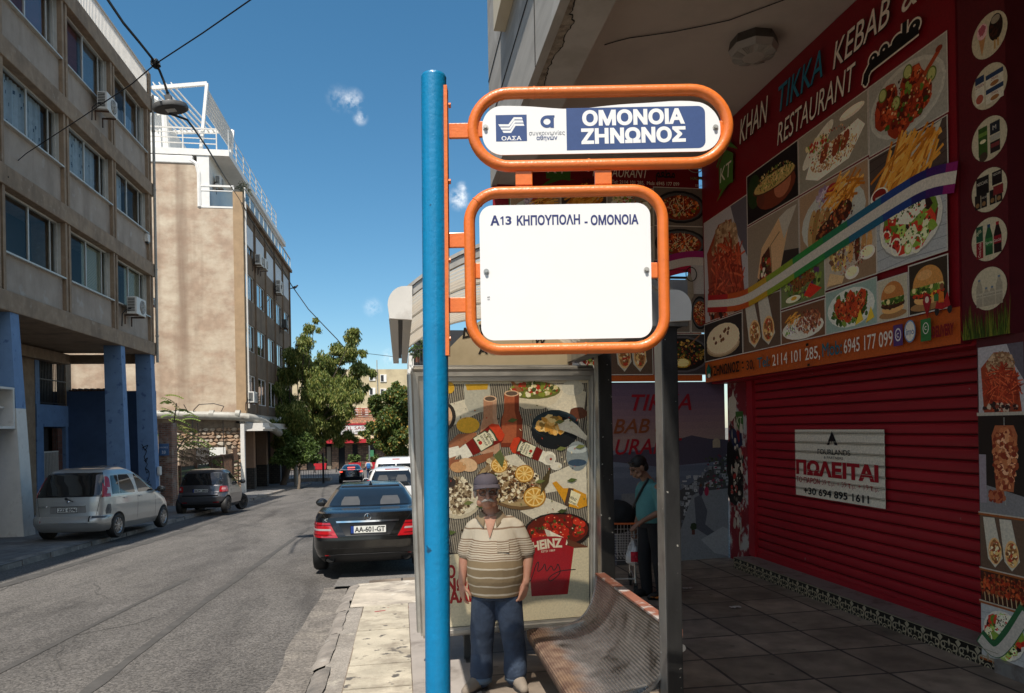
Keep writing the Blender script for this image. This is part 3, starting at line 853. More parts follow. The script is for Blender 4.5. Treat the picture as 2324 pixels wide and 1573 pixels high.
for a_, b_ in zip(gl, gl[1:]): p.line([a_, ((a_[0] + b_[0]) / 2 + .012, (a_[1] + b_[1]) / 2), b_], .022, BK)
b.build('graffiti', PRINT, p3)
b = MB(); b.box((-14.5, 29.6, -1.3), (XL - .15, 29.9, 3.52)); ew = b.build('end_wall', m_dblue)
tag(ew, 'dark blue painted wall closing the end of the pillared ground floor', 'wall')
b = MB()
for i in range(14): b.box((-12.6 + i * .11, 29.55, 3.525), (-12.52 + i * .11, 30.2, 3.58 + .05 * (i % 2)), M=None)
b.build('corrugated_sheet', m_rust, ew)
def ac_unit(name_label, loc, rz=0, scale=1.0, dark=False, group=None):
 t = thing('air_conditioner', name_label, 'air conditioner', loc, (0, 0, rz), group)
 t.scale = (scale,) * 3
 b = MB(); b.box((.12, -.42, -.28), (.42, .42, .28), bev=.015)
 b.build('casing', m_acd if dark else m_acw, t, world=False)
 b = MB()
 for i in range(9):
  z = -.2 + i * .05
  b.box((.15, -.43, z), (.36, -.4201, z + .028))
 b.build('side_grille', m_acd, t, world=False)
 b = MB(); b.tube([(.421, .1, 0), (.432, .1, 0)], .225, 24)
 g = b.build('fan_guard', m_acd, t, world=False)
 b = MB()
 for r in (.06, .11, .16, .215): b.tube([(.437, .1 + r * cos(a * pi / 8), r * sin(a * pi / 8)) for a in range(16)], .006, 5, closed=True)
 for a in range(8): b.bar((.437, .1 + .04 * cos(a * pi / 4), .04 * sin(a * pi / 4)), (.437, .1 + .22 * cos(a * pi / 4), .22 * sin(a * pi / 4)), .008, .008)
 b.build('wire', m_acw, g, world=False)
 b = MB(); b.box((0, -.3, -.33), (.42, -.26, -.285)); b.box((0, .26, -.33), (.42, .3, -.285)); b.box((0, -.3, -.6), (.03, -.26, -.285)); b.box((0, .26, -.6), (.03, .3, -.285))
 b.build('bracket', m_rust, t, world=False)
 b = MB(); b.tube([(.25, -.42, -.1), (.15, -.5, -.15), (.02, -.52, -.3), (.0, -.52, -.7)], .018, 6); b.build('hose', m_cable, t, world=False)
 return t
q = PX(240, 240, XL + .2); ac_unit('white air conditioner hanging under the top row of windows of the brown block', (XL - .02, q.y, q.z))
q = PX(305, 697, XL + .2); ac_unit('white air conditioner hanging at the lowest row of windows of the brown block', (XL - .02, q.y, q.z), scale=1.08)
for (u, v), lb in (((333, 541), 'small cream alarm box below the middle row of windows'), ((347, 686), 'small cream and red alarm box above the corner pillar')):
 q = PX(u, v, XL - .05)
 t = thing('alarm_box', lb, 'alarm box', tuple(q))
 b = MB(); b.box((-.06, -.12, -.14), (.09, .12, .16), bev=.02); b.build('case', m_acw, t, world=False)
 b = MB(); b.box((-.02, -.08, -.2), (.07, .08, -.14), bev=.01); b.build('lamp', M('alarm_lamp', (.25, .03, .02) if u > 340 else (.03, .03, .03), .3), t, world=False)
bp = thing('brick_pillar', 'old red brick gate pillar beside the blue corner column', 'pillar', (-9.3, 30.4, gz(30.4)))
b = MB(); b.box((-9.55, 30.05, -1.3), (-9.05, 30.75, 2.25)); b.build('shaft', Mtiles('old_brick', (.21, .095, .06), (.2, .17, .14), .23, .075, .014, rot=(radians(90), 0, 0), stain=((.25, .21, .17), 2.5, .52, .62), var=.35), bp)
t = thing('house_number_plate', 'blue street plate with number 33 fixed on the brick pillar', 'plate', (-9.28, 30.0, 1.2))
b = MB(); b.box((-9.53, 29.99, .95), (-9.15, 30.045, 1.42)); b.build('plate', M('enamel_blue', (.06, .13, .26), .4), t)
p = Pic((-9.53, 29.988, .95), (1, 0, 0), (0, 0, 1)); p.text('ΖΗΝΩΝΟΣ', .03, .29, .085, (.7, .7, .7), width=.32); p.text('33', .12, .08, .16, (.7, .7, .7)); p.mb.build('lettering', PRINT, t)
q = PX(374, 1065, XL + .0)
t = thing('meter_box', 'small grey meter box fixed to the blue corner column', 'box', (XL + .16, 29.0, q.z))
b = MB(); b.box((-.02, -.1, -.17), (.1, .12, .17), bev=.03); b.build('case', m_acw, t, world=False)
b = MB(); b.tube([(.04, 0, -.17), (.05, 0, -1.2)], .015, 6); b.build('conduit', m_whited, t, world=False)
# ------------------------------------------------------------------ the second building with the bright party wall
X2 = -8.6; Y2 = 42.0
b2 = thing('office_building', 'tall beige block with bare sunlit side wall and brown window front', 'building', (X2, Y2, -1.7))
b = MB()
b.box((-26, Y2, 2.9), (-11.05, 60, 17.0)); b.box((-11.05, Y2, 2.9), (X2 - .55, 60, 14.55))
b.build('side_wall', m_party, b2)
b = MB(); b.box((X2 - .55, Y2 - .04, 2.9), (X2 - .02, Y2 + .4, 15.5)); b.build('corner_pier', m_tan, b2)
b = MB()        # fat white rim along the top of the bare wall
b.box((-26, Y2 - .06, 17.0), (-11.25, Y2 + .5, 17.45), bev=.05); b.tube([(-11.4, Y2 + .05, 17.2), (-11.08, Y2 + .05, 17.0), (-10.95, Y2 + .05, 16.5), (-10.95, Y2 + .05, 14.6)], .13, 8)
b.box((-11.05, Y2 + .0, 14.55), (-10.4, 60, 17.5)); b.box((-26, Y2 - .05, 17.5), (-9.3, 62, 17.85))
b.build('white_parapet', m_white, b2)
BAYS = [41.75 + 3.45 * k for k in range(6)]
ROWS = [(3.5, 5.2), (6.6, 8.2), (9.65, 11.15), (12.35, 14.05)]
b = MB()
b.box((X2 - .75, Y2 + .4, 2.9), (X2 - .45, 60, 14.6))
zz = [2.9] + [z for r in ROWS for z in r] + [14.75]
for i in range(0, len(zz), 2): b.box((X2 - .45, Y2 + .4, zz[i]), (X2 - .05, 59.4, zz[i + 1]))
b.build('front_wall', m_brown, b2)
b = MB()
for y in BAYS[1:]: b.box((X2 - .45, y - .1, 3.0), (X2 + .04, y + .1, 14.7))
b.box((X2 - .5, Y2 + .4, 14.75), (X2 + .15, 59.5, 14.95))
b.build('rib', m_brown, b2)
m_shut = M('white_shutter', (.60, .61, .62), .5, .04, 3)
def simple_window(root, X, y0, y1, z0, z1, open_=0, white=False):
 f = MB(); t = .06
 f.box((X - .16, y0, z1 - t), (X - .1, y1, z1)); f.box((X - .16, y0, z0), (X - .1, y1, z0 + t)); f.box((X - .16, y0, z0), (X - .1, y0 + t, z1)); f.box((X - .16, y1 - t, z0), (X - .1, y1, z1))
 ym = y0 + (y1 - y0) * .55; f.box((X - .16, ym - .04, z0), (X - .1, ym + .04, z1))
 w = f.build('window', m_white if white else m_frame, root)
 g = MB(); g.quad((X - .13, y0 + t, z0 + t), (X - .13, y1 - t, z0 + t), (X - .13, y1 - t, z1 - t), (X - .13, y0 + t, z1 - t)); g.build('pane', m_glass2, w)
 if open_:
  s = MB(); zb_ = z1 - (z1 - z0) * open_
  n_ = int((z1 - zb_) / .09)
  for i in range(n_): s.box((X - .09, y0 + .02, zb_ + i * .09), (X - .05, y1 - .02, zb_ + i * .09 + .082))
  s.build('shutter', m_shut, w)
m_glass2 = Mglass('upper_glass', (.35, .38, .4), 1.4)
for k, (z0, z1) in enumerate(ROWS):
 for i, (y0, y1) in enumerate(zip(BAYS, BAYS[1:])):
  ya = max(y0 + .25, Y2 + .55)
  simple_window(b2, X2 - .0, ya, y1 - .25, z0, z1, open_={3: (.72, 1, 1, 1, 1)[i]}.get(k, 0), white=(k == 0))
b = MB(); b.tube([(X2 + .1, Y2 + .15, 15), (X2 + .1, Y2 + .15, 3.2)], .05, 8); b.build('drain_pipe', m_whited, b2)
b = MB()
for y in frange(Y2 + .5, 59.4, 12): b.box((X2 - .02, y - .02, 14.95), (X2 + .03, y + .02, 15.85))
b.box((X2 - .03, Y2 + .4, 15.85), (X2 + .05, 59.4, 15.9)); b.box((-10.95, Y2 - .02, 15.75), (X2 - .5, Y2 + .06, 15.85)); b.box((-10.95, Y2 - .02, 14.55), (X2 - .5, Y2 + .06, 14.65)); b.box((-10.95, Y2 - .02, 14.6), (-10.85, Y2 + .06, 15.8)); b.box((-9.15, Y2 - .02, 14.6), (-9.08, Y2 + .06, 15.8)); b.box((-10.95, Y2 - .02, 15.5), (X2 - .5, Y2 + .04, 15.55))
rl = b.build('balcony_rail', m_white, b2)
b = MB(); b.quad((X2, Y2 + .5, 14.97), (X2, 59.4, 14.97), (X2, 59.4, 15.84), (X2, Y2 + .5, 15.84)); b.quad((-10.85, Y2 + .01, 14.66), (-9.15, Y2 + .01, 14.66), (-9.15, Y2 + .01, 15.48), (-10.85, Y2 + .01, 15.48)); b.build('glass_panel', m_glassb, rl)
b = MB(); b.box((-20, Y2 + 1.5, 17.85), (-13.4, 56, 20.4)); b.build('penthouse', m_white, b2)
b = MB(); b.tube([(-16, Y2 + .9, 20.5), (-13.6, Y2 + .9, 21.0), (-13.0, Y2 + .9, 20.6), (-12.9, Y2 + .9, 17.9)], .2, 8); b.build('chimney_hood', m_white, b2)
b = MB()
for z in (18.2, 18.5, 18.8, 19.05): b.bar((-20, Y2 + .1, z), (-10.0, Y2 + .1, z), .04, .05 if z < 19 else .08)
for x in frange(-19, -10, 5): b.box((x - .03, Y2 + .07, 17.85), (x + .03, Y2 + .13, 19.05))
b.build('terrace_railing', m_whited, b2)
b = MB()
for z in (18.3, 18.7, 19.1): b.bar((-9.4, Y2 + .3, z), (-9.4, 58, z), .03, .03)
for y in frange(Y2 + .3, 58, 8): b.box((-9.43, y - .03, 17.85), (-9.37, y + .03, 19.1))
b.build('side_railing', m_alu, b2)
pg = MB()
A = PY(470, 190, Y2 + .3); B_ = PY(346, 200, Y2 + .3); C_ = PY(448, 428, Y2 + .3)
for p_, q_ in ((A, B_), (A, C_)): pg.bar(p_, q_, .16, .2)
A2 = PX(529, 298, A.x + .3); C2 = PX(521, 390, A.x + .3)
B2p = A2 + Vector((-5, 0, -.35))
pg.bar(A2, C2, .16, .2); pg.bar(A2, B2p, .16, .2)
pgo = pg.build('pergola_frame', m_white, b2)
sl_ = MB()
for i in range(15):
 o_ = Vector((-.5 - i * .32, 0, -.12 - .015 * i))
 sl_.bar(A + o_ + Vector((-1.4, 0, 0)), A2 + o_ + Vector((-.6, 0, 0)), .24, .05, up=(1, 0, .5))
for i in range(6):
 k = .3 + i * .24
 sl_.bar(A + (C_ - A) * (k / (C_ - A).length), A2 + (C2 - A2) * (k * 1.0 / (C2 - A2).length), .18, .05, up=(1, 0, 0))
sl_.build('slat', m_whited, pgo)
for (u, v), lb, dk in (((586, 592), 'left air conditioner of the pair under the white shutters', False), ((597, 601), 'right air conditioner of the pair under the white shutters', False), ((632, 648), 'upper air conditioner of a stacked pair high on the brown front', False), ((645, 736), 'black air conditioner just above the tree top on the brown front', True), ((571, 902), 'white air conditioner on the lowest windows above the grey pipe', False), ((632, 658), 'lower air conditioner of a stacked pair high on the brown front', False)):
 q = PX(u, v, X2 + .25); ac_unit(lb, (X2 + .02, q.y, q.z), scale=1.1, dark=dk)
q = PY(452, 748 / 1.7625, Y2 + 3)
ac_unit('small air conditioner on the white terrace wall below the pergola', (-10.4, 43.2, 16.4), rz=0)
b = MB()
b.box((X2 - .3, Y2 - .2, 1.9), (X2 + .9, 58, 2.35)); b.box((-9.2, Y2, 2.35), (X2 - .1, 58, 2.95)); b.box((X2 + .9, Y2 - .2, 2.0), (X2 + 1.0, 50, 2.1)); b.build('canopy', m_whited, b2)
b = MB(); b.box((-15, Y2 + .4, -2.5), (-14.5, 60, 3)); b.box((-15, 59, -2.5), (X2 - .5, 60, 3)); b.box((-15, 46.5, -2.5), (-11.2, 46.8, 2.9)); b.build('arcade_back', M('dark_shop', (.05, .042, .036), .8, .3, 2), b2)
m_peach = M('peach_render', (.34, .22, .15), .9, .1)
m_dst = Mtiles('dark_stone', (.06, .052, .045), (.03, .03, .03), .3, .15, .02, rot=(radians(90), 0, 0))
for y in (46.0, 50.2, 55.5):
 b = MB(); b.box((X2 - 1.1, y, -.4), (X2 - .45, y + .6, 2.0)); o = b.build('arcade_column', m_peach, b2)
 b = MB(); b.box((X2 - 1.13, y - .03, -2.6), (X2 - .42, y + .63, -.4)); b.build('column_base', m_dst, o)
b = MB(); b.tube([(-17, Y2 - .35, 2.98), (-12, Y2 - .35, 2.86), (-9.2, Y2 - .4, 2.74), (-8.5, Y2 - .3, 2.66), (-8.05, Y2 + .4, 2.55), (-7.85, Y2 + 2.5, 2.2), (-7.75, Y2 + 5.5, 1.75)], .24, 14)
for x in (-13.8, -12.2, -10.4, -9.0): b.tube([(x - .12, Y2 - .36, 2.86 + .04 * (-11 - x) * .3), (x + .12, Y2 - .36, 2.85 + .04 * (-11 - x) * .3)], .268, 14)
t = b.build('vent_pipe', m_pipe, smooth=True); tag(t, 'fat grey pipe running along the foot of the sunlit wall', 'pipe')
b = MB(); pts = [PY(u, v, Y2 - .5) for u, v in ((438, 1010), (437, 960), (440, 930), (452, 918), (485, 916), (508, 922))]; b.tube(pts, .025, 6)
for ua, va, ub, vb in ((417, 918, 432, 945), (508, 922, 494, 950), (506, 950, 508, 1030), (448, 960, 452, 1020)): b.tube([PY(ua, va, Y2 - .4), PY(ub, vb, Y2 - .35)], .02, 5)
tag(b.build('loose_cable', m_cable), 'loose black cables dangling from the grey pipe over the stones', 'cable')
b = MB()
st = thing('ruined_wall', 'ruined stone wall with exposed rubble and patches of white plaster', 'wall', (-12, Y2 - .1, -1.7))
b.box((-18, Y2 - .0, -2.2), (X2 - .4, Y2 + .3, 2.9)); b.build('masonry', M('mortar', (.27, .21, .155), .95, .2, 4, bump=.6, bscale=12, c2=(.14, .1, .075), c2scale=1.5), st)
b = MB()
def stone(cx, cz, rx, rz_, mi):
 n_ = 8; jit = [random.uniform(.75, 1.15) for _ in range(n_)]
 y0 = Y2 - .02; d = random.uniform(.05, .13)
 out = [(cx + rx * jit[i] * cos(2 * pi * i / n_), y0, cz + rz_ * jit[i] * sin(2 * pi * i / n_)) for i in range(n_)]
 inn = [(cx + rx * .72 * jit[i] * cos(2 * pi * i / n_), y0 - d, cz + rz_ * .72 * jit[i] * sin(2 * pi * i / n_)) for i in range(n_)]
 c_ = random.choice([(.42, .34, .26), (.36, .25, .17), (.45, .40, .33), (.30, .21, .15), (.40, .27, .18)])
 b.add(out + inn, [(i, (i + 1) % n_, n_ + (i + 1) % n_, n_ + i) for i in range(n_)] + [tuple(range(n_, 2 * n_))], 0, c_)
z = -1.6
while z < 2.35:
 x = -16.5 + random.uniform(0, .2)
 while x < X2 - .45:
  rx = random.uniform(.1, .24); rz_ = random.uniform(.08, .14)
  top = 2.2 - .15 * abs(sin(x * 2.1)) ; plaster = (x < -11.2 + .4 * sin(z * 3)) and z < 1.2 or (x < -12.6 and z < 1.9)
  if z < top and not plaster and not (-11.3 < x < -9.75 and z < 1.0): stone(x + rx, z, rx, rz_, 0)
  x += rx * 1.9
 z += .2
b.build('rubble', Mcol('rubble_stone', .95, .2, .25, 6), st)
b = MB(); b.box((-11.3, Y2 - .16, -1.7), (-9.75, Y2 - .1, 1.0))
for i in range(14): b.box((-11.3 + i * .11, Y2 - .175, -1.7), (-11.25 + i * .11, Y2 - .161, .99))
b.build('white_sheet', m_white, st)
b = MB(); b.box((-17, Y2 - .06, -1.8), (-11.5, Y2 - .0, 1.3)); b.build('plaster_patch', m_party, st)
b = MB()
for y, x in ((Y2 - .55, X2 - .15), ): b.hexa([(x - .12, y, -1.75), (x + .12, y, -1.75), (x + .12, y + .25, -1.75), (x - .12, y + .25, -1.75), (x - .1, y, 2.3), (x + .1, y, 2.3), (x + .1, y + .25, 2.3), (x - .1, y + .25, 2.3)])
tag(b.build('timber_post', m_whited), 'weathered white post at the corner below the grey pipe', 'post')
# ---- gates along the empty plot
XG = -9.0
gt = thing('slatted_gate', 'dark metal gate with rusty green horizontal bars behind the small grey car', 'gate', (XG, 33, gz(33)))
b = MB(); b.quad((XG - .05, 30.8, -1.3), (XG - .05, 35.6, -1.45), (XG - .05, 35.6, .35), (XG - .05, 30.8, .45)); b.build('sheet', M('gate_sheet', (.022, .03, .024), .7, .2), gt)
b = MB()
for i in range(8): z = -1.15 + i * .2; b.bar((XG, 30.8, z), (XG, 35.6, z - .06), .05, .055)
b.build('green_bar', M('faded_green_paint', (.10, .15, .05), .7, .3, 8, c2=(.12, .07, .04), c2scale=5), gt)
b = MB()
for y in (30.85, 33.2, 35.55): b.box((XG - .06, y - .04, -1.45), (XG + .06, y + .04, .5))
for i in range(26): y = 30.9 + i * .18; b.box((XG - .02, y, .4), (XG + .01, y + .05, 1.15))
b.build('frame', m_rust, gt)
gt = thing('bar_gate', 'brown iron gate of upright bars in front of the ruined wall', 'gate', (XG, 38, gz(38)))
b = MB()
for i in range(22): y = 35.8 + i * .195; b.box((XG - .02, y, -1.55), (XG + .025, y + .045, .66))
b.build('bar', m_rust, gt)
b = MB(); b.box((XG - .04, 35.7, .62), (XG + .04, 40.1, .7)); b.box((XG - .04, 35.7, -1.2), (XG + .04, 40.1, -1.12))
for y in (35.7, 37.85, 40.05): b.box((XG - .07, y - .06, -1.7), (XG + .07, y + .06, .72))
b.build('frame', m_rust, gt)
gt = thing('ladder_gate', 'narrow rusty gate with green rungs next to the white post', 'gate', (XG, 40.8, gz(40.8)))
b = MB()
for y in (40.25, 41.4): b.box((XG - .04, y, -1.7), (XG + .04, y + .07, .6))
for i in range(12): b.box((XG - .02, 40.3 + .09 * i, .1), (XG + .0, 40.33 + .09 * i, 1.0))
b.build('frame', m_rust, gt)
b = MB()
for i in range(7): z = -1.4 + i * .27; b.box((XG - .02, 40.3, z), (XG + .03, 41.4, z + .05))
b.build('rung', M('moss_paint', (.12, .14, .05), .8, .3, 8), gt)
# ------------------------------------------------------------------ far end of the street
YR = 84.0
fr = thing('corner_restaurant', 'low far restaurant with stone pillars, white sign fascia and red awning edge', 'restaurant', (-14, YR, gz(YR)))
zr = gz(YR)
b = MB()
xw = [PY(u, 1030, YR).x for u in (640, 695, 722, 738, 753, 768, 783, 800, 812, 836, 852, 905)]
for i in range(0, 12, 2): b.box((xw[i], YR, zr - .3), (xw[i + 1], YR + .5, zr + 3.1))
b.build('stone_pillar', Mtiles('brown_stone', (.16, .105, .07), (.08, .06, .05), .5, .22, .03, rot=(radians(90), 0, 0), var=.4), fr)
b = MB(); b.box((xw[0], YR + .4, zr - .3), (xw[-1], YR + .9, zr + 3.2)); b.build('shop_window', M('dark_window', (.02, .024, .028), .12, spec=.7), fr)
b = MB(); b.box((xw[3] + .15, YR + .25, zr), (xw[4] - .1, YR + .4, zr + 2.6)); b.build('door', M('pale_door', (.25, .22, .17), .4), fr)
za, zb_ = PY(760, 1003, YR).z, PY(760, 996, YR).z
b = MB(); b.box((xw[1] - .5, YR - 1.2, za - .15), (xw[-1], YR + .3, za + .3)); b.build('awning', M('red_awning', (.42, .02, .03), .6, .1), fr)
z1, z2, z3 = za + .32, PY(760, 986, YR).z, PY(760, 966, YR).z
b = MB(); b.box((xw[1] - .5, YR - .9, z1), (xw[-1], YR + .3, z2)); b.build('cream_fascia', M('cream_board', (.62, .55, .36), .6), fr)
b = MB(); b.box((xw[1] - .5, YR - 1.0, z2), (xw[-1], YR + .3, z3)); sgn = b.build('sign_board', M('white_board', (.62, .61, .6), .5), fr)
p = Pic((PY(765, 980, YR - 1).x, YR - 1.005, z2 + .05), (1, 0, 0), (0, 0, 1), step=.002)
p.text('GRILL SARA', 0, .45, .55, (.25, .02, .02), width=3.6); p.text('RESTAURANT', .4, .1, .3, (.15, .13, .12), width=3.0)
p.text('\uFE8D\uFEAD\uFE8E\uFEB3', 4.2, .0, 1.2, (.5, .02, .02), offset=.02); p.text('\uFEE2\uFECC\uFEC4\uFEE3', 8.0, .1, .9, (.3, .05, .05))
p.mb.build('lettering', PRINT, sgn)
b = MB(); b.box((xw[1] - .5, YR - 1.05, z3), (xw[-1], YR + .3, z3 + .2)); b.build('red_trim', M('red_trim', (.32, .02, .03), .6), fr)
b = MB()
for i in range(9): b.box((xw[1] - .5, YR - .9 + i * .42, z3 + .2 + i * .22), (xw[-1], YR - .9 + (i + 1.3) * .42, z3 + .34 + i * .22))
b.build('tiled_roof', Mtiles('clay_tile', (.40, .14, .08), (.2, .07, .04), .25, .4, .03, var=.3), fr)
YC = 112.0
ca = thing('cream_apartment_house', 'cream far apartment house behind the trees, two windows under its roof edge', 'building', (-12, YC, -3))
q0, q1 = PY(640, 845, YC), PY(905, 838, YC)
b = MB(); b.box((q0.x - 20, YC, -3.5), (q1.x + 2, YC + 10, q1.z)); b.build('wall', M('cream_render', (.50, .42, .27), .9, .08, .5, c2=(.38, .31, .2), c2scale=.4), ca)
b = MB(); b.box((q1.x - 1.0, YC + 1, -3.5), (q1.x + 11, YC + 9, q1.z - .1)); b.build('rear_wing', M('pinkish_render', (.44, .33, .26), .9, .1, .5), ca)
for (u0, v0, u1, v1) in ((838, 848, 852, 864), (863, 850, 877, 867), (838, 880, 852, 897), (863, 882, 877, 899), (800, 848, 815, 864), (795, 925, 812, 945), (820, 925, 835, 945), (770, 900, 785, 920)):
 a, c_ = PY(u0, v1, YC - .05), PY(u1, v0, YC - .05)
 b = MB(); b.box((a.x, YC - .12, a.z), (c_.x, YC - .02, c_.z)); w = b.build('window', m_white, ca)
 b = MB(); b.box((a.x + .1, YC - .15, a.z + .1), ((a.x + c_.x) / 2 + .05, YC - .125, c_.z - .1)); b.build('pane', m_room, w)
b = MB(); q = PY(856, 855, YC - .2); b.tube([(q.x, YC - .2, q.z - 3), (q.x, YC - .2, q.z + 2.6)], .07, 8); b.build('flue', m_pipe, ca)
YW = 40.0
wh = thing('white_house', 'narrow white house side with a planted balcony behind the blue pole', 'house', (2, YW, gz(YW)))
xl, xr = PY(926, 900, YW).x, PY(1010, 900, YW).x + 3
b = MB(); b.box((xl + .08, YW, gz(YW)), (xr, YW + 8, PY(930, 800, YW).z)); b.box((xl, YW - .05, PY(930, 850, YW).z), (xr, YW + .1, PY(930, 838, YW).z)); b.build('wall', m_white, wh)
q = PY(931, 838, YW)
b = MB(); b.box((xl + .2, YW - .9, q.z), (xr, YW, q.z + .12)); b.box((xl + .05, YW - .85, PY(930, 980, YW).z), (xl + .6, YW, PY(930, 926, YW).z)); b.build('balcony', m_white, wh)
b = MB()
for i in range(14): b.box((xl + .25 + i * .14, YW - .9, q.z + .12), (xl + .28 + i * .14, YW - .87, q.z + 1.0))
b.box((xl + .25, YW - .91, q.z + 1.0), (xr, YW - .86, q.z + 1.05)); b.build('railing', m_dsteel, wh)
b = MB(); b.box((xl + .35, YW - .02, q.z + .12), (xr, YW - .0, q.z + 2.2)); b.build('balcony_door', m_room, wh)
ac_unit('small white air conditioner on the balcony of the white house', (xl + .9, YW - .3, q.z + 1.75), rz=radians(-90), scale=.8)
q = PY(932, 1075, 34)
aw = thing('shop_awning', 'small brown sloping awning over the white parked cars', 'awning', tuple(q))
b = MB(); a_ = PY(925, 1092, 34); c_ = PY(948, 1072, 34)
b.hexa([a_ + Vector(o_) for o_ in ((0, 0, 0), (2.4, 0, .0), (2.4, 2, .0), (0, 2, 0), (.0, 0, .08), (2.4, 0, 1.35), (2.4, 2, 1.35), (0, 2, .08))]); b.build('cloth', M('brown_awning', (.10, .07, .05), .8), aw)
b = MB(); b.bar(a_ + Vector((0, -.02, .1)), a_ + Vector((2.4, -.02, 1.4)), .06, .07); b.build('edge_bar', m_tan, aw)
# ------------------------------------------------------------------ food pictures
GRN = ['#3c5a1e', '#55732a', '#2c4416', '#7a8f3a']
MEAT = ['#7a3a1e', '#5a2614', '#93502a', '#40190d', '#a8643a']
REDM = ['#8c2a14', '#a83a1c', '#6a1c0e', '#b8502a', '#501208']
RICE = ['#c9a870', '#b88a50', '#dcc48e', '#a5723c', '#8a4a24']
FRY = ['#d9963c', '#c47a26', '#e6ae58', '#b0661c']
BREAD = ['#d8bd92', '#c8a676', '#e4d0ac']
def food(p, x0, y0, x1, y1, kind, frame=True):
 w, h = x1 - x0, y1 - y0; cx, cy = (x0 + x1) / 2, (y0 + y1) / 2
 m = min(w, h)
 def bgc(c): p.rect(x0, y0, x1, y1, c)
 def sticks(n, cx_, cy_, rx, ry, ln, wd, cols, rot=0, dr=.5):
  for i in range(n):
   a = random.uniform(0, 6.28); r = sqrt(random.random()); t = rot + random.uniform(-dr, dr)
   px, py = cx_ + rx * r * cos(a), cy_ + ry * r * sin(a)
   dx, dy = cos(t) * ln / 2, sin(t) * ln / 2
   p.z += p.step * .15
   p.line([(px - dx, py - dy), (px + dx * .1, py + dy * .1 + ln * .03), (px + dx, py + dy)], wd, random.choice(cols))
 if frame: p.rect(x0 - .012, y0 - .012, x1 + .012, y1 + .012, '#b9b2ac')
 if kind == 'cone':
  bgc('#a9a4ab'); p.poly([(cx + .15 * w, y1), (x1, y1), (x1, y0 + .45 * h), (cx + .3 * w, y0 + .7 * h)], '#5a5560')
  p.poly([(x0 + .12 * w, y0), (x1 - .05 * w, y0), (x1 - .14 * w, y0 + .55 * h), (cx + .16 * w, y0 + .88 * h), (cx - .14 * w, y0 + .9 * h), (x0 + .06 * w, y0 + .68 * h)], '#8d3a22')
  p.chunks(cx, y0 + .7 * h, .3 * w, .19 * h, 260, .03 * m, ['#a58668', '#8f6c4e', '#b89a7c', '#7d5a40'])
  sticks(150, cx + .02 * w, y0 + .36 * h, .36 * w, .3 * h, .28 * m, .022 * m, ['#b4452a', '#9c351f', '#c45a38', '#7e2617'], 1.2, 1.6)
  p.chunks(cx, y0 + .07 * h, .38 * w, .06 * h, 60, .035 * m, ['#2a1a18', '#7a3a2c', '#b8a090'])
 elif kind == 'pot':
  bgc('#140d10'); p.oval(x0 + .15 * w, cy + .1 * h, .14 * w, .35 * h, '#1e3316')
  p.oval(cx + .08 * w, y0 + .38 * h, .38 * w, .33 * h, '#6b2f1e'); p.oval(cx + .22 * w, y0 + .4 * h, .16 * w, .24 * h, '#a8644a', rot=.2); p.oval(x0 + .3 * w, y0 + .32 * h, .07 * w, .14 * h, '#5d2c20')
  p.oval(cx + .05 * w, y0 + .56 * h, .42 * w, .16 * h, '#4a2a1c'); p.oval(cx + .05 * w, y0 + .58 * h, .4 * w, .15 * h, '#b49a5e')
  p.chunks(cx + .05 * w, y0 + .64 * h, .36 * w, .19 * h, 220, .03 * m, RICE[:3] + GRN + ['#7a3a22'], .4)
 elif kind == 'rice':
  bgc('#8f867a'); p.oval(x0 + .3 * w, y0 + .66 * h, .28 * w, .15 * h, '#d6d0c4', rot=.5); p.chunks(x0 + .3 * w, y0 + .69 * h, .2 * w, .1 * h, 60, .035 * m, ['#b03020', '#7a9a3a', '#d8c8a0'])
  p.oval(x1 - .2 * w, y0 + .84 * h, .17 * w, .08 * h, '#d9d2c4'); p.oval(x1 - .2 * w, y0 + .86 * h, .14 * w, .05 * h, '#efe6d4')
  p.poly([(x0 + .1 * w, y0 + .2 * h), (x0 + .3 * w, y0 + .05 * h), (x1 - .25 * w, y0 + .12 * h), (x1 - .03 * w, y0 + .5 * h), (x1 - .12 * w, y0 + .66 * h), (x0 + .2 * w, y0 + .5 * h)], '#e0dbd0')
  p.chunks(cx + .03 * w, y0 + .36 * h, .34 * w, .22 * h, 300, .028 * m, RICE, .45)
  for a in (-.1, .08, .2): p.oval(cx + a * w, y0 + .45 * h, .05 * w, .17 * h, '#8a3c22', rot=-.6, jit=.1)
  p.line([(cx + .1 * w, y0 + .3 * h), (cx + .16 * w, y0 + .5 * h)], .03 * m, '#4f6a2a')
 elif kind == 'chicken':
  bgc('#9a9690'); p.oval(cx, cy, .52 * w * .95, .48 * h, '#b5b2ac'); p.oval(cx, cy, .46 * w, .42 * h, '#a9a59e')
  for (a, b_, r1, r2, ro) in ((-.26, .05, .15, .3, -.5), (-.05, -.2, .17, .3, -.9), (.1, .1, .16, .3, .3), (.18, -.12, .13, .26, -.8)):
   p.oval(cx + a * w, cy + b_ * h, r1 * w, r2 * h, '#8e2f16', rot=ro, jit=.08)
   p.chunks(cx + a * w, cy + b_ * h, r1 * w * .9, r2 * h * .8, 70, .05 * m, REDM)
  p.line([(cx + .12 * w, cy + .02 * h), (x1 - .08 * w, cy + .34 * h)], .07 * m, '#9c4022'); p.oval(x1 - .08 * w, cy + .36 * h, .04 * w, .04 * h, '#7a2c18')
  for a, b_ in ((-.12, .02), (.04, .34), (.33, .1), (-.3, .25)):
   p.oval(cx + a * w, cy + b_ * h, .09 * m, .1 * m, '#5c6a2c'); p.oval(cx + a * w, cy + b_ * h, .07 * m, .08 * m, '#a8aa6a')
  p.chunks(cx, cy - .1 * h, .3 * w, .3 * h, 16, .04 * m, GRN)
 elif kind == 'wrap':
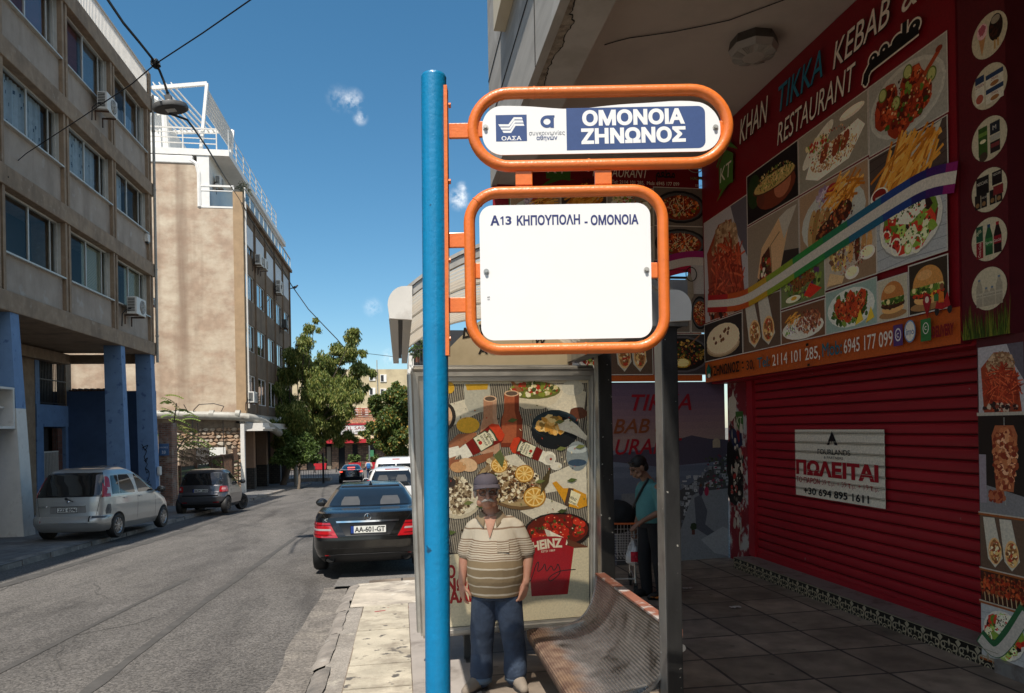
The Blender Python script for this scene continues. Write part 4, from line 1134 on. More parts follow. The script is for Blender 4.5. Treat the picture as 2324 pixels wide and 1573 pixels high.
  bgc('#8a7a6c'); p.poly([(x0, y0), (x1, y0), (x1, cy - .1 * h), (cx, cy)], '#2b2220')
  p.poly([(x0 + .2 * w, y0 + .25 * h), (x0 + .3 * w, y0 + .62 * h), (x0 + .65 * w, y0 + .9 * h), (x0 + .82 * w, y0 + .72 * h), (x0 + .62 * w, y0 + .1 * h), (x0 + .4 * w, y0 + .06 * h)], '#c9a17a')
  p.poly([(x0 + .65 * w, y0 + .9 * h), (x0 + .8 * w, y0 + .95 * h), (x0 + .98 * w, y0 + .95 * h), (x0 + .74 * w, y0 + .6 * h)], '#b3aaa0')
  p.poly([(x0 + .24 * w, y0 + .2 * h), (x0 + .3 * w, y0 + .5 * h), (x0 + .46 * w, y0 + .6 * h), (x0 + .5 * w, y0 + .1 * h), (x0 + .36 * w, y0 + .07 * h)], '#4a2216')
  p.chunks(x0 + .37 * w, y0 + .3 * h, .1 * w, .22 * h, 60, .035 * m, ['#a83a24', '#4f6a2a', '#d8cdb8', '#5a2a1a', '#3a1a10'])
  p.line([(x0 + .5 * w, y0 + .1 * h), (x0 + .48 * w, y0 + .6 * h), (x0 + .66 * w, y0 + .72 * h)], .02 * m, '#8a6444')
 elif kind == 'mixed':
  bgc('#a08066'); p.oval(cx, y0 + .45 * h, .47 * w, .46 * h, '#b9b8b2'); p.chunks(x0 + .4 * w, y0 + .82 * h, .14 * w, .12 * h, 60, .035 * m, ['#a892a8', '#8a6f90', '#c9b8c8'])
  p.oval(x0 + .52 * w, y0 + .85 * h, .09 * w, .09 * h, '#a01c2c'); sticks(46, x0 + .66 * w, y0 + .74 * h, .2 * w, .17 * h, .4 * m, .036 * m, FRY, .4, .7)
  for i in range(4): p.oval(x0 + (.2 + .07 * i) * w, y0 + (.42 - .02 * i) * h, .06 * w, .28 * h, ['#b48e5c', '#9a7040'][i % 2], rot=-.25)
  for a, b_ in ((.42, .3), (.55, .38), (.68, .47), (.36, .2)): p.oval(x0 + a * w, y0 + b_ * h, .11 * w, .14 * h, '#3a1a12', jit=.1); p.chunks(x0 + a * w, y0 + b_ * h, .08 * w, .1 * h, 16, .03 * m, MEAT)
 elif kind == 'fries':
  bgc('#4a3c38')
  for i in range(6): p.line([(x0, y0 + (.1 + .17 * i) * h), (x1, y0 + (.35 + .17 * i) * h if y0 + (.35 + .17 * i) * h < y1 else y1)], .012 * m, '#2e2422')
  p.poly([(x0, y0 + .3 * h), (x0 + .4 * w, y0 + .9 * h), (x1 - .05 * w, y1), (x1 - .3 * w, y0 + .25 * h), (x0 + .2 * w, y0)], '#b9b2a6')
  sticks(110, cx, cy + .08 * h, .36 * w, .36 * h, .55 * m, .045 * m, FRY, .7, .5)
  p.oval(x0 + .14 * w, y0 + .3 * h, .13 * w, .15 * h, '#ddd8cf'); p.oval(x0 + .14 * w, y0 + .33 * h, .1 * w, .1 * h, '#7c1a12')
 elif kind == 'bread':
  bgc('#2c2524')
  for i in range(3): p.oval(cx, y0 + (.3 + .1 * i) * h, .44 * w, .27 * h + .06 * i * h, ['#a58a6c', '#c2a88a', '#dcc7a8'][i])
  for i in range(9): p.oval(cx + random.uniform(-.28, .28) * w, y0 + random.uniform(.42, .72) * h, .03 * w, .05 * h, '#6b4022', jit=.2)
 elif kind == 'wraps':
  bgc('#5a463a')
  for a, ro in ((.33, .25), (.7, .1)):
   p.poly([(x0 + (a - .16) * w, y0 + .2 * h), (x0 + (a - .26) * w, y1 - .03 * h), (x0 + a * w, y1 - .02 * h), (x0 + (a + .17) * w, y0 + .25 * h), (x0 + a * w, y0 + .05 * h)], '#b9b1a6')
   p.oval(x0 + a * w, y0 + .36 * h, .15 * w, .25 * h, '#d2a873'); p.oval(x0 + a * w, y0 + .36 * h, .12 * w, .21 * h, '#a86c40'); p.chunks(x0 + a * w, y0 + .36 * h, .1 * w, .19 * h, 50, .035 * m, ['#d8b070', '#b03a24', '#7a4424', '#e0cfae', '#8a5a30'])
 elif kind == 'falafel':
  bgc('#6a7348'); p.chunks(cx, cy, .42 * w, .4 * h, 120, .07 * m, GRN + ['#8ca04a', '#59305a', '#a8b46a'])
  for a, b_ in ((.35, .62), (.52, .5), (.6, .74), (.4, .42), (.7, .56)): p.oval(x0 + a * w, y0 + b_ * h, .11 * w, .12 * h, '#7a4a22', jit=.06); p.chunks(x0 + a * w, y0 + b_ * h, .08 * w, .08 * h, 14, .03 * m, MEAT)
  p.poly([(x0 + .55 * w, y0 + .15 * h), (x0 + .7 * w, y0 + .42 * h), (x0 + .95 * w, y0 + .2 * h), (x0 + .7 * w, y0 + .05 * h)], '#c8301f'); p.oval(x0 + .3 * w, y0 + .15 * h, .18 * w, .09 * h, '#e6ddc2'); p.oval(x0 + .32 * w, y0 + .16 * h, .07 * w, .05 * h, '#d9a63a')
 elif kind == 'gyros':
  bgc('#6e4a34'); p.oval(cx, y0 + .35 * h, .48 * w, .33 * h, '#d4cec4'); p.chunks(cx + .16 * w, y0 + .5 * h, .28 * w, .33 * h, 150, .05 * m, ['#8a4630', '#6b2f20', '#a65c3e', '#b87a56']); sticks(18, x0 + .3 * w, y0 + .68 * h, .14 * w, .14 * h, .35 * m, .04 * m, FRY, .5, .5)
  p.chunks(x0 + .22 * w, y0 + .35 * h, .15 * w, .15 * h, 50, .04 * m, ['#d8cfd4', '#a88aa8', '#7f9a40', '#dfe0c8'])
 elif kind == 'skewers':
  bgc('#b5a698'); p.poly([(x0, y0), (x1, y0), (x1, y0 + .5 * h), (x0 + .4 * w, y0 + .2 * h)], '#8d715a')
  p.chunks(x0 + .3 * w, y0 + .55 * h, .2 * w, .25 * h, 80, .05 * m, ['#c9a45c', '#e0c282', '#8f6f90', '#6f4a34', '#b08a50'])
  for a, c_ in ((.5, '#c8925a'), (.62, '#5a2c1a'), (.74, '#b9844e'), (.85, '#c9965e')):
   p.line([(x0 + a * w, y0 + .4 * h), (x0 + (a + .08) * w, y0 + .98 * h)], .02 * m, '#7a5a3c'); p.oval(x0 + (a + .04) * w, y0 + .62 * h, .05 * w, .25 * h, c_, rot=-.12, jit=.1)
  for a, b_ in ((.55, .17), (.85, .45)): p.oval(x0 + a * w, y0 + b_ * h, .14 * w, .13 * h, '#ded8cc'); p.oval(x0 + a * w, y0 + (b_ + .02) * h, .1 * w, .09 * h, '#e8dcb0')
  p.poly([(x0 + .02 * w, y0 + .05 * h), (x0 + .1 * w, y0 + .3 * h), (x0 + .4 * w, y0 + .15 * h), (x0 + .35 * w, y0 + .02 * h)], '#d4b184')
 elif kind == 'shrimp':
  bgc('#8fa39c'); p.oval(cx, cy, .47 * w, .46 * h, '#cfcfc8'); p.chunks(cx, cy, .4 * w, .38 * h, 80, .07 * m, GRN)
  for a, b_, ro in ((-.2, .0, .5), (-.05, -.08, .15), (.14, -.02, -.3), (.02, .12, .1), (.2, .1, -.6)): p.oval(cx + a * w, cy + b_ * h, .1 * w, .28 * h, '#b8401e', rot=ro, jit=.07); p.chunks(cx + a * w, cy + b_ * h, .07 * w, .2 * h, 22, .04 * m, REDM + ['#d8794a'])
  for a in (.1, .3): p.poly([(cx + a * w, y0 + .05 * h), (cx + (a + .16) * w, y0 + .14 * h), (cx + (a + .1) * w, y0 + .4 * h)], '#dcb83c')
 elif kind in ('burger', 'burger2'):
  bgc('#b8ae9a' if kind == 'burger' else '#33291f'); p.oval(cx, y0 + .12 * h, .48 * w, .1 * h, '#9a7048')
  p.oval(cx, y0 + .26 * h, .38 * w, .12 * h, '#d8a468'); p.oval(cx, y0 + .36 * h, .41 * w, .1 * h, '#2e1a10'); p.chunks(cx, y0 + .37 * h, .38 * w, .08 * h, 40, .05 * m, ['#3b1f12', '#5a3018'])
  if kind == 'burger2': p.poly([(cx - .1 * w, y0 + .42 * h), (cx + .4 * w, y0 + .5 * h), (cx + .12 * w, y0 + .25 * h)], '#e0a83a'); p.chunks(cx, y0 + .36 * h, .42 * w, .06 * h, 24, .05 * m, ['#c83a22', '#a83018'])
  p.chunks(cx, y0 + .46 * h, .42 * w, .06 * h, 60, .06 * m, GRN + ['#d9c48a'])
  p.oval(cx, y0 + .52 * h, .4 * w, .4 * h, '#b5713c' if kind == 'burger' else '#c28648', a0=0, a1=pi, n=16); p.oval(cx - .08 * w, y0 + .74 * h, .2 * w, .1 * h, '#cf9a62')
 elif kind == 'salad':
  bgc('#a7a8ac');
  for i in range(7): p.line([(x0, y0 + .14 * i * h), (cx, y0 + (.14 * i + .05) * h), (x1, y0 + (.14 * i + .03) * h)], .01 * m, '#84858a')
  p.oval(cx, cy, .47 * w, .45 * h, '#8f8d8c'); p.oval(cx, cy + .02 * h, .46 * w, .44 * h, '#cdc8c0'); p.oval(cx, cy + .03 * h, .4 * w, .37 * h, '#7c2016')
  p.chunks(cx, cy + .02 * h, .36 * w, .33 * h, 90, .1 * m, ['#b3261a', '#c43a28', '#7f9a3c', '#a8bf62', '#2a1414', '#d8d4b0', '#5f7a2a'])
  for a, b_ in ((-.2, -.25), (.1, -.3), (-.35, -.1)): p.ring(cx + a * w, cy + b_ * h, .1 * m, .12 * m, .025 * m, '#ded6c4')
  for a, b_ in ((.22, -.2), (-.02, -.32)): p.oval(cx + a * w, cy + b_ * h, .07 * m, .08 * m, '#b4c47c'); p.oval(cx + a * w, cy + b_ * h, .05 * m, .06 * m, '#dfe2b8')
  p.poly([(cx - .2 * w, cy + .05 * h), (cx - .12 * w, cy + .38 * h), (cx + .2 * w, cy + .42 * h), (cx + .24 * w, cy + .12 * h), (cx, cy - .02 * h)], '#dcd6c6'); p.chunks(cx + .02 * w, cy + .25 * h, .17 * w, .13 * h, 50, .012 * m, ['#4a4a30', '#6a6440'])
 elif kind == 'curry':
  bgc('#6a5f58'); p.oval(cx, cy, .5 * w, .44 * h, '#1c1c1e'); p.oval(cx, cy, .45 * w, .38 * h, '#4a4a4c'); p.oval(cx, cy - .02 * h, .4 * w, .33 * h, '#7a2a14')
  p.chunks(cx, cy, .36 * w, .28 * h, 140, .045 * m, REDM + ['#c8a070', '#5f6a2c', '#d87a3a']); sticks(16, cx, cy, .3 * w, .22 * h, .25 * m, .014 * m, ['#cdbf9c'], .5, 2)
 elif kind == 'beans':
  bgc('#3a3436'); p.oval(cx, cy, .5 * w, .46 * h, '#545056'); p.oval(cx, cy, .46 * w, .41 * h, '#17120f'); p.chunks(cx, cy + .06 * h, .4 * w, .3 * h, 90, .05 * m, ['#8a6428', '#b08838', '#3f4a1c', '#2a3014', '#c09a4a'], .6)
  p.oval(cx, cy - .22 * h, .15 * w, .12 * h, '#b8902c'); p.oval(cx, cy - .21 * h, .12 * w, .1 * h, '#dcc88a'); p.line([(cx + .1 * w, cy + .2 * h), (cx + .32 * w, y1 - .02 * h)], .03 * m, '#8c5a3c')
 elif kind == 'doner':
  bgc('#201814'); p.poly([(x0, y0), (x1, y0), (x1, y0 + .2 * h), (x0, y0 + .3 * h)], '#77757a')
  p.rect(x0, y0 + .1 * h, x0 + .16 * w, y0 + .6 * h, '#8a7f8a'); p.line([(cx + .08 * w, y0 + .1 * h), (cx + .08 * w, y1 - .02 * h)], .02 * w, '#8a8a88')
  p.poly([(cx - .12 * w, y0 + .24 * h), (cx + .26 * w, y0 + .24 * h), (cx + .36 * w, y0 + .8 * h), (cx + .28 * w, y0 + .9 * h), (cx - .12 * w, y0 + .9 * h), (cx - .2 * w, y0 + .8 * h)], '#a05a3a')
  p.chunks(cx + .08 * w, y0 + .57 * h, .25 * w, .31 * h, 260, .05 * m, ['#b06a44', '#8a3f26', '#c98a62', '#d8a582', '#7a2c18'])
  p.chunks(cx - .1 * w, y0 + .18 * h, .18 * w, .05 * h, 40, .05 * m, ['#a0583a', '#7a2c18'])
 elif kind == 'kebabs':
  bgc('#3a1c14')
  for i in range(9):
   p.oval(x0 + (.06 + .11 * i) * w, cy + .1 * h, .05 * w, .4 * h, random.choice(MEAT), rot=-.15, jit=.08); p.chunks(x0 + (.06 + .11 * i) * w, cy + .1 * h, .04 * w, .32 * h, 26, .035 * w, REDM + MEAT)
   p.line([(x0 + (.1 + .1 * i) * w, y0 + .02 * h), (x0 + (.08 + .1 * i) * w, y0 + .3 * h)], .02 * w, '#b09a78')
 if kind in ('rice', 'chicken', 'mixed', 'gyros', 'falafel', 'skewers', 'shrimp', 'salad', 'curry', 'beans'):
  p.chunks(cx, cy, .34 * w, .32 * h, 110, .017 * m, {'salad': GRN + ['#c8402c', '#e0dac0', '#5a1a14'], 'falafel': GRN + MEAT, 'shrimp': GRN + REDM}.get(kind, REDM + ['#d8a070', '#c9b48a', '#3c1c10', '#5f7a2c']))
# ------------------------------------------------------------------ the building on the right with its deep portico
rb = thing('portico_building', 'grey stone clad building overhanging the pavement on the right', 'building', (5, 2, 0))
m_clad = M('grey_stone_cladding', (.42, .40, .365), .7, .1, 2.5, c2=(.32, .30, .27), c2scale=1.5, stretch=(1, .3, 2.5), c3=(.48, .46, .43), c3scale=2)
m_soff = M('soffit_concrete', (.50, .47, .43), .9, .08, 3, c2=(.42, .39, .35), c2scale=2)
m_ceil = M('ceiling_paint', (.56, .49, .43), .85, .04, 1.2, c2=(.48, .42, .37), c2scale=.8)
b = MB()
b.box((1.34, -9, 5.25), (1.42, 10.0, 22)); b.build('cladding', m_clad, rb)
b = MB()
for u0 in (1198, 1157):
 z = PX(u0, 0, 1.34).z; b.box((1.333, -9, z), (1.3405, 10, z + .018))
for y in (-1.5, 1.2, 3.9, 6.6): b.box((1.333, y, 5.25), (1.3405, y + .014, 22))
b.build('joint', M('dark_joint', (.03, .03, .03), .9), rb)
b = MB(); b.box((1.42, -9, 5.27), (1.8, 9.98, 5.95)); b.box((1.8, 9.6, 5.62), (5.2, 9.98, 5.95)); b.build('beam', m_soff, rb)
b = MB(); b.box((.45, -7, 7.2), (1.338, 2.4, 7.36)); b.box((.45, -7, 7.36), (.55, 2.4, 8.3)); b.build('balcony', m_clad, rb)  # added slab above the frame, only there to shade the pavement below
b = MB(); b.box((1.42, -9, 5.95), (12, 9.98, 22)); b.build('ceiling', m_ceil, rb)
b = MB(); b.box((5.0, -9, -1), (12, 9.9, 5.95)); b.box((1.6, -9, -1), (12, -8, 5.95)); b.build('shop_wall', M('dark_red_wall', (.07, .012, .014), .7), rb)
b = MB(); zt = PX(1139, 72, 1.3).z; yt = PX(1139, 72, 1.3).y
b.box((1.2, -2, zt), (1.338, yt, 16)); b.build('cream_panel', M('cream_panel', (.66, .58, .43), .6, .05), rb)
b = MB()
pts = [PZ(u, v, 5.266) for u, v in ((1305, 0), (1296, 30), (1302, 52), (1281, 80), (1277, 105), (1262, 120), (1246, 150), (1240, 168), (1235, 195), (1226, 225))]
n_ = len(pts)
q = []
for i in range((n_ - 1) * 5 + 1):
 k = min(n_ - 2, i // 5); t = i / 5 - k; q.append(pts[k].lerp(pts[k + 1], t) + Vector((.02 * noise.noise((i * .7, 1, 2)), .03 * noise.noise((i * .9, 4, 2)), 0)))
b.tube(q, [.006 + .004 * abs(noise.noise((i * .5, 9, 1))) for i in range(len(q))], 5)
b.build('crack', M('crack_black', (.02, .018, .016), .95), rb)
b = MB()
edge = [PZ(u, v, 5.245) for u, v in ((1283, 2), (1262, 60), (1245, 110), (1228, 155), (1215, 190), (1203, 226))]
vs, fs = [], []
for i, e in enumerate(q):
 t = i / (len(q) - 1); x0_ = 1.345
 vs += [(x0_, e.y, 5.262 + .006 * noise.noise((e.y * 9, 1, 1))), ((x0_ + e.x) / 2, e.y, 5.258 + .012 * noise.noise((e.y * 12, 3, 1))), (e.x - .004, e.y, 5.262)]
for i in range(len(q) - 1):
 for k in range(2): fs.append((3 * i + k, 3 * i + k + 1, 3 * i + 4 + k, 3 * i + 3 + k))
b.add(vs, fs); b.build('spalled_edge', M('bare_concrete', (.33, .28, .22), .95, .3, 12, bump=1, bscale=30, c2=(.16, .12, .09), c2scale=7), rb, smooth=True)
cl = thing('ceiling_lamp', 'octagonal ribbed glass lamp fixed under the portico ceiling', 'lamp', (3.84, 7.1, 5.95))
oc = lambda r, z, a0=pi / 8: [(r * cos(a0 + i * pi / 4), r * sin(a0 + i * pi / 4), z) for i in range(8)]
b = MB(); b.add(oc(.24, 0) + oc(.26, -.1), [(i, (i + 1) % 8, 8 + (i + 1) % 8, 8 + i) for i in range(8)] + [tuple(range(8))]); b.build('base', M('lamp_metal', (.12, .11, .10), .4, metal=.6), cl, world=False)
b = MB(); b.add(oc(.26, -.1) + oc(.235, -.17) + oc(.11, -.2), [(8 * k + i, 8 * k + (i + 1) % 8, 8 * k + 8 + (i + 1) % 8, 8 * k + 8 + i) for k in range(2) for i in range(8)] + [tuple(range(16, 24))])
for k in range(8):
 for j in range(5):
  a = pi / 8 + k * pi / 4 + pi / 8 + (j - 2) * .11
  b.bar((.225 * cos(a), .225 * sin(a), -.176), (.12 * cos(a), .12 * sin(a), -.202), .008, .01)
b.build('ribbed_glass', M('frosted_glass', (.42, .39, .35), .3, .1, 8, spec=.6), cl, world=False)
b = MB(); pts = [PZ(u, v, 5.935) for u, v in ((1372, 102), (1398, 94), (1430, 86), (1475, 80), (1530, 72), (1600, 58), (1655, 46), (1720, 22), (1800, -8), (1860, -30))]; b.tube(pts, .005, 6)
tag(b.build('ceiling_cable', m_cable), 'thin dark cable running across the portico ceiling', 'cable')
# ---- side sign of the kebab shop
XS = 4.5
ks = thing('shop_sign', 'big red picture sign of dishes on the side wall above the shutter', 'sign', (XS, 7.5, 2.42))
b = MB(); b.box((XS, 5.07, 2.42), (XS + .2, 9.9, 5.94)); b.build('sign_box', M('sign_red', (.20, .008, .016), .5), ks)
O = Vector((XS - .002, 9.9, 2.42))
p = Pic(O, (0, -1, 0), (0, 0, 1))
def sl(u, v): q = PX(u, v, XS - .002); return (9.9 - q.y, q.z - 2.42)
W_ = 4.83
p.rect(0, 0, W_, 3.515, '#6e0d18')
p.rect(0, 0, W_, .3, '#a84e1e')
def cell(Ya, Yb, za, zb, kind): food(p, 9.9 - Ya + .015, za - 2.42 + .012, 9.9 - Yb - .015, zb - 2.42 - .012, kind)
cell(9.87, 8.545, 3.3, 4.78, 'cone'); cell(8.545, 7.34, 4.36, 5.0, 'pot'); cell(7.34, 6.136, 4.36, 5.0, 'rice'); cell(6.136, 5.14, 4.33, 5.0, 'chicken')
cell(8.545, 7.34, 3.4, 4.34, 'wrap'); cell(7.34, 6.136, 3.6, 4.34, 'mixed'); cell(6.136, 5.14, 3.72, 4.31, 'fries')
cell(9.87, 8.69, 2.72, 3.28, 'bread'); cell(8.69, 7.74, 2.72, 3.38, 'wraps'); cell(7.74, 6.85, 3.14, 3.6, 'falafel'); cell(7.74, 6.85, 2.72, 3.12, 'gyros')
cell(6.85, 6.02, 3.19, 3.72, 'skewers'); cell(6.85, 6.02, 2.72, 3.17, 'shrimp'); cell(6.02, 5.61, 2.72, 3.12, 'burger'); cell(5.61, 5.14, 2.72, 3.17, 'burger2'); cell(6.02, 5.14, 3.19, 3.9, 'salad')
rib = [sl(u, v) for u, v in ((1612, 690), (1684, 683), (1747, 650), (1842, 587), (1952, 514), (2063, 443), (2120, 415), (2180, 402))]
def smooth2(P, k=6):
 out = []
 for i in range(len(P) - 1):
  a = P[max(0, i - 1)]; b_ = P[i]; c_ = P[i + 1]; d = P[min(len(P) - 1, i + 2)]
  for j in range(k):
   t = j / k
   out.append(tuple(.5 * (2 * b_[q_] + (c_[q_] - a[q_]) * t + (2 * a[q_] - 5 * b_[q_] + 4 * c_[q_] - d[q_]) * t * t + (3 * b_[q_] - a[q_] - 3 * c_[q_] + d[q_]) * t ** 3) for q_ in (0, 1)))
 return out + [P[-1]]
rb_ = smooth2(rib)
hues = ['#a01c1e', '#b04a1c', '#b08a24', '#7a8c2a', '#2c7a3a', '#1f6a4a', '#1f5a78', '#1f3a7a', '#22205e', '#3a1a5a', '#7a1a5c', '#8c1f5e']
p.z += .0006
for off in (.115, -.115):
 for i in range(len(rb_) - 1):
  t = i / (len(rb_) - 1) * (len(hues) - 1.001)
  a = (Vector(rb_[i + 1]) - Vector(rb_[i])).normalized(); n2 = Vector((-a.y, a.x))
  q0 = Vector(rb_[i]) + n2 * off * .75; q1 = Vector(rb_[i + 1]) + n2 * off * .75
  j = min(len(rb_) - 2, i + 1); a2 = (Vector(rb_[j + 1]) - Vector(rb_[j])).normalized(); n3 = Vector((-a2.y, a2.x))
  q1 = Vector(rb_[i + 1]) + n3 * off * .75
  p.poly([tuple(q0 - n2 * .036), tuple(q1 - n3 * .036), tuple(q1 + n3 * .036), tuple(q0 + n2 * .036)], hues[int(t)], adv=(i == 0))
p.line(rb_, .1, '#c3bab2')
def kt(p, x, y, s):
 g = '#3f6426'
 p.poly([(x - .42 * s, y + .62 * s), (x, y + .95 * s), (x + .06 * s, y + .9 * s), (x - .38 * s, y + .55 * s)], g)
 p.poly([(x - .02 * s, y + .95 * s), (x + .1 * s, y + 1.05 * s), (x + .62 * s, y + .6 * s), (x + .08 * s, y + .88 * s)], g)
 p.poly([(x - .28 * s, y + .02 * s), (x - .3 * s, y + .55 * s), (x + .03 * s, y + .82 * s), (x + .4 * s, y + .6 * s), (x + .36 * s, y - .02 * s), (x + .05 * s, y + .04 * s)], g)
 p.poly([(x - .45 * s, y - .2 * s), (x - .1 * s, y + .06 * s), (x + .5 * s, y + .02 * s), (x + .1 * s, y + .0 * s)], g)
 p.text('KT', x + .03 * s, y + .17 * s, .46 * s, '#c9c3b8', shear=.15, align='C', width=.56 * s)
q = sl(1652, 425); kt(p, q[0], q[1], .62)
x0_, z0_ = sl(1681, 342); x1_, _ = sl(2038, 60)
tw = x1_ - x0_
WH = '#cfc6bd'
for w_, ua, va, ub, vb_, cl_, hs_, zb_ in (('KHAN', 1686, 340, 1752, 280, WH, .44, 3.03), ('TIKKA', 1776, 270, 1876, 190, '#1d6a86', .42, 3.02), ('KEBAB', 1900, 170, 2032, 65, WH, .37, 2.99)):
 xa, xb = sl(ua, va)[0], sl(ub, vb_)[0]
 p.text(w_, xa, zb_, hs_, '#1a0406', shear=.3, width=xb - xa, offset=.016); p.text(w_, xa - .012, zb_ + .012, hs_, cl_, shear=.3, width=xb - xa, offset=.004)
p.text('&', sl(2056, 45)[0], 2.99, .33, WH, shear=.25, offset=.004)
p.text('G', sl(2092, 20)[0], 2.99, .36, '#8a4a58', shear=.25)
x2_, _ = sl(1772, 334); x3_, _ = sl(1952, 155)
p.text('RESTAURANT', x2_, 2.645, .36, '#1a0406', shear=.3, width=x3_ - x2_, offset=.012); p.text('RESTAURANT', x2_ - .01, 2.655, .36, WH, shear=.3, width=x3_ - x2_)
ar = '\uFEE2\uFECC\uFEC4\uFEE3'
x4_ = 9.9 - 6.1
for cc_, ex in ((WH, .035), ('#0c0a0b', 0)):
 p.line([(x4_ - .03, 2.615), (x4_ - .01, 2.69), (x4_ + .05, 2.735), (x4_ + .16, 2.74), (x4_ + .68, 2.745)], .085 + ex, cc_)
 for dx, dy, r1, r2 in ((.09, .05, .06, .05), (.24, .055, .06, .05), (.42, .05, .075, .045), (.63, .05, .07, .055), (-.02, -.09, .035, .06)): p.oval(x4_ + dx, 2.74 + dy, r1 + ex / 2, r2 + ex / 2, cc_)
 p.line([(x4_ + .5, 2.74), (x4_ + .515, 2.90)], .06 + ex, cc_)
for dx in (.09, .24, .63): p.oval(x4_ + dx, 2.80, .016, .011, WH, n=8)
p.poly([(.13, .06), (.13, .17), (.2, .24), (.27, .17), (.27, .06)], '#1d5a4c'); p.poly([(.1, .16), (.2, .27), (.3, .16), (.2, .22)], '#1d4a42'); p.oval(.21, .09, .045, .03, '#cfc8be')
p.text('ΖΗΝΩΝΟΣ', .36, .08, .18, '#0c0806', offset=.03, width=.78); p.text('- 30,', 1.22, .08, .17, '#16100e', offset=.012, width=.32)
p.text('Tel:', 1.62, .08, .18, '#1d5a6a', offset=.014, width=.3); p.text('2114 101 285,', 1.98, .075, .19, WH, offset=.006, width=.98); p.text('Mob:', 3.0, .08, .2, '#1d5a6a', offset=.014, width=.34); p.text('6945 177 099', 3.37, .075, .2, WH, offset=.006, width=.72)
p.rect(4.1, .06, 4.22, .25, '#4a3068'); p.oval(4.16, .16, .04, .06, '#c9c3c8'); p.oval(4.16, .16, .03, .045, '#4a3068'); p.text('c', 4.14, .135, .09, '#c9c3c8')
p.oval(4.31, .17, .07, .1, '#5a86b0'); p.oval(4.31, .17, .06, .088, '#cfc9c0'); p.text('imo', 4.265, .14, .085, '#1f4a86', width=.095)
p.rect(4.44, .06, 4.56, .25, '#2f6a3a'); p.ring(4.5, .17, .035, .05, .008, '#cfc9c0'); p.text('c', 4.485, .155, .07, '#cfc9c0')
p.text('DELIVERY', 4.57, .08, .13, '#6e0c18', width=.24, offset=.04)
sx, sy = 4.63, .32
p.poly([(4.52, .25), (4.47, .4), (4.5, .46), (4.54, .46), (4.57, .4)], '#8c1a22'); p.oval(4.52, .41, .022, .028, '#c9bdb0')
p.oval(sx, sy - .03, .025, .035, '#222022'); p.oval(sx + .14, sy - .03, .025, .035, '#222022'); p.poly([(sx - .02, sy), (sx, sy + .06), (sx + .07, sy + .03), (sx + .12, sy + .12), (sx + .15, sy + .0), (sx + .06, sy - .02)], '#9a1c22')
p.rect(sx - .03, sy + .06, sx + .02, sy + .12, '#3a6a3a'); p.poly([(sx + .02, sy + .04), (sx + .03, sy + .14), (sx + .08, sy + .12), (sx + .08, sy + .04)], '#c86a24'); p.oval(sx + .06, sy + .17, .022, .03, '#7a4a34')
for u, v in ((1690, 826), (1837, 786), (1840, 832)):
 q = sl(u, v); p.rect(q[0], q[1], q[0] + .05, q[1] + .03, '#0c0808')
p.mb.build('picture_print', PRINTS, ks)
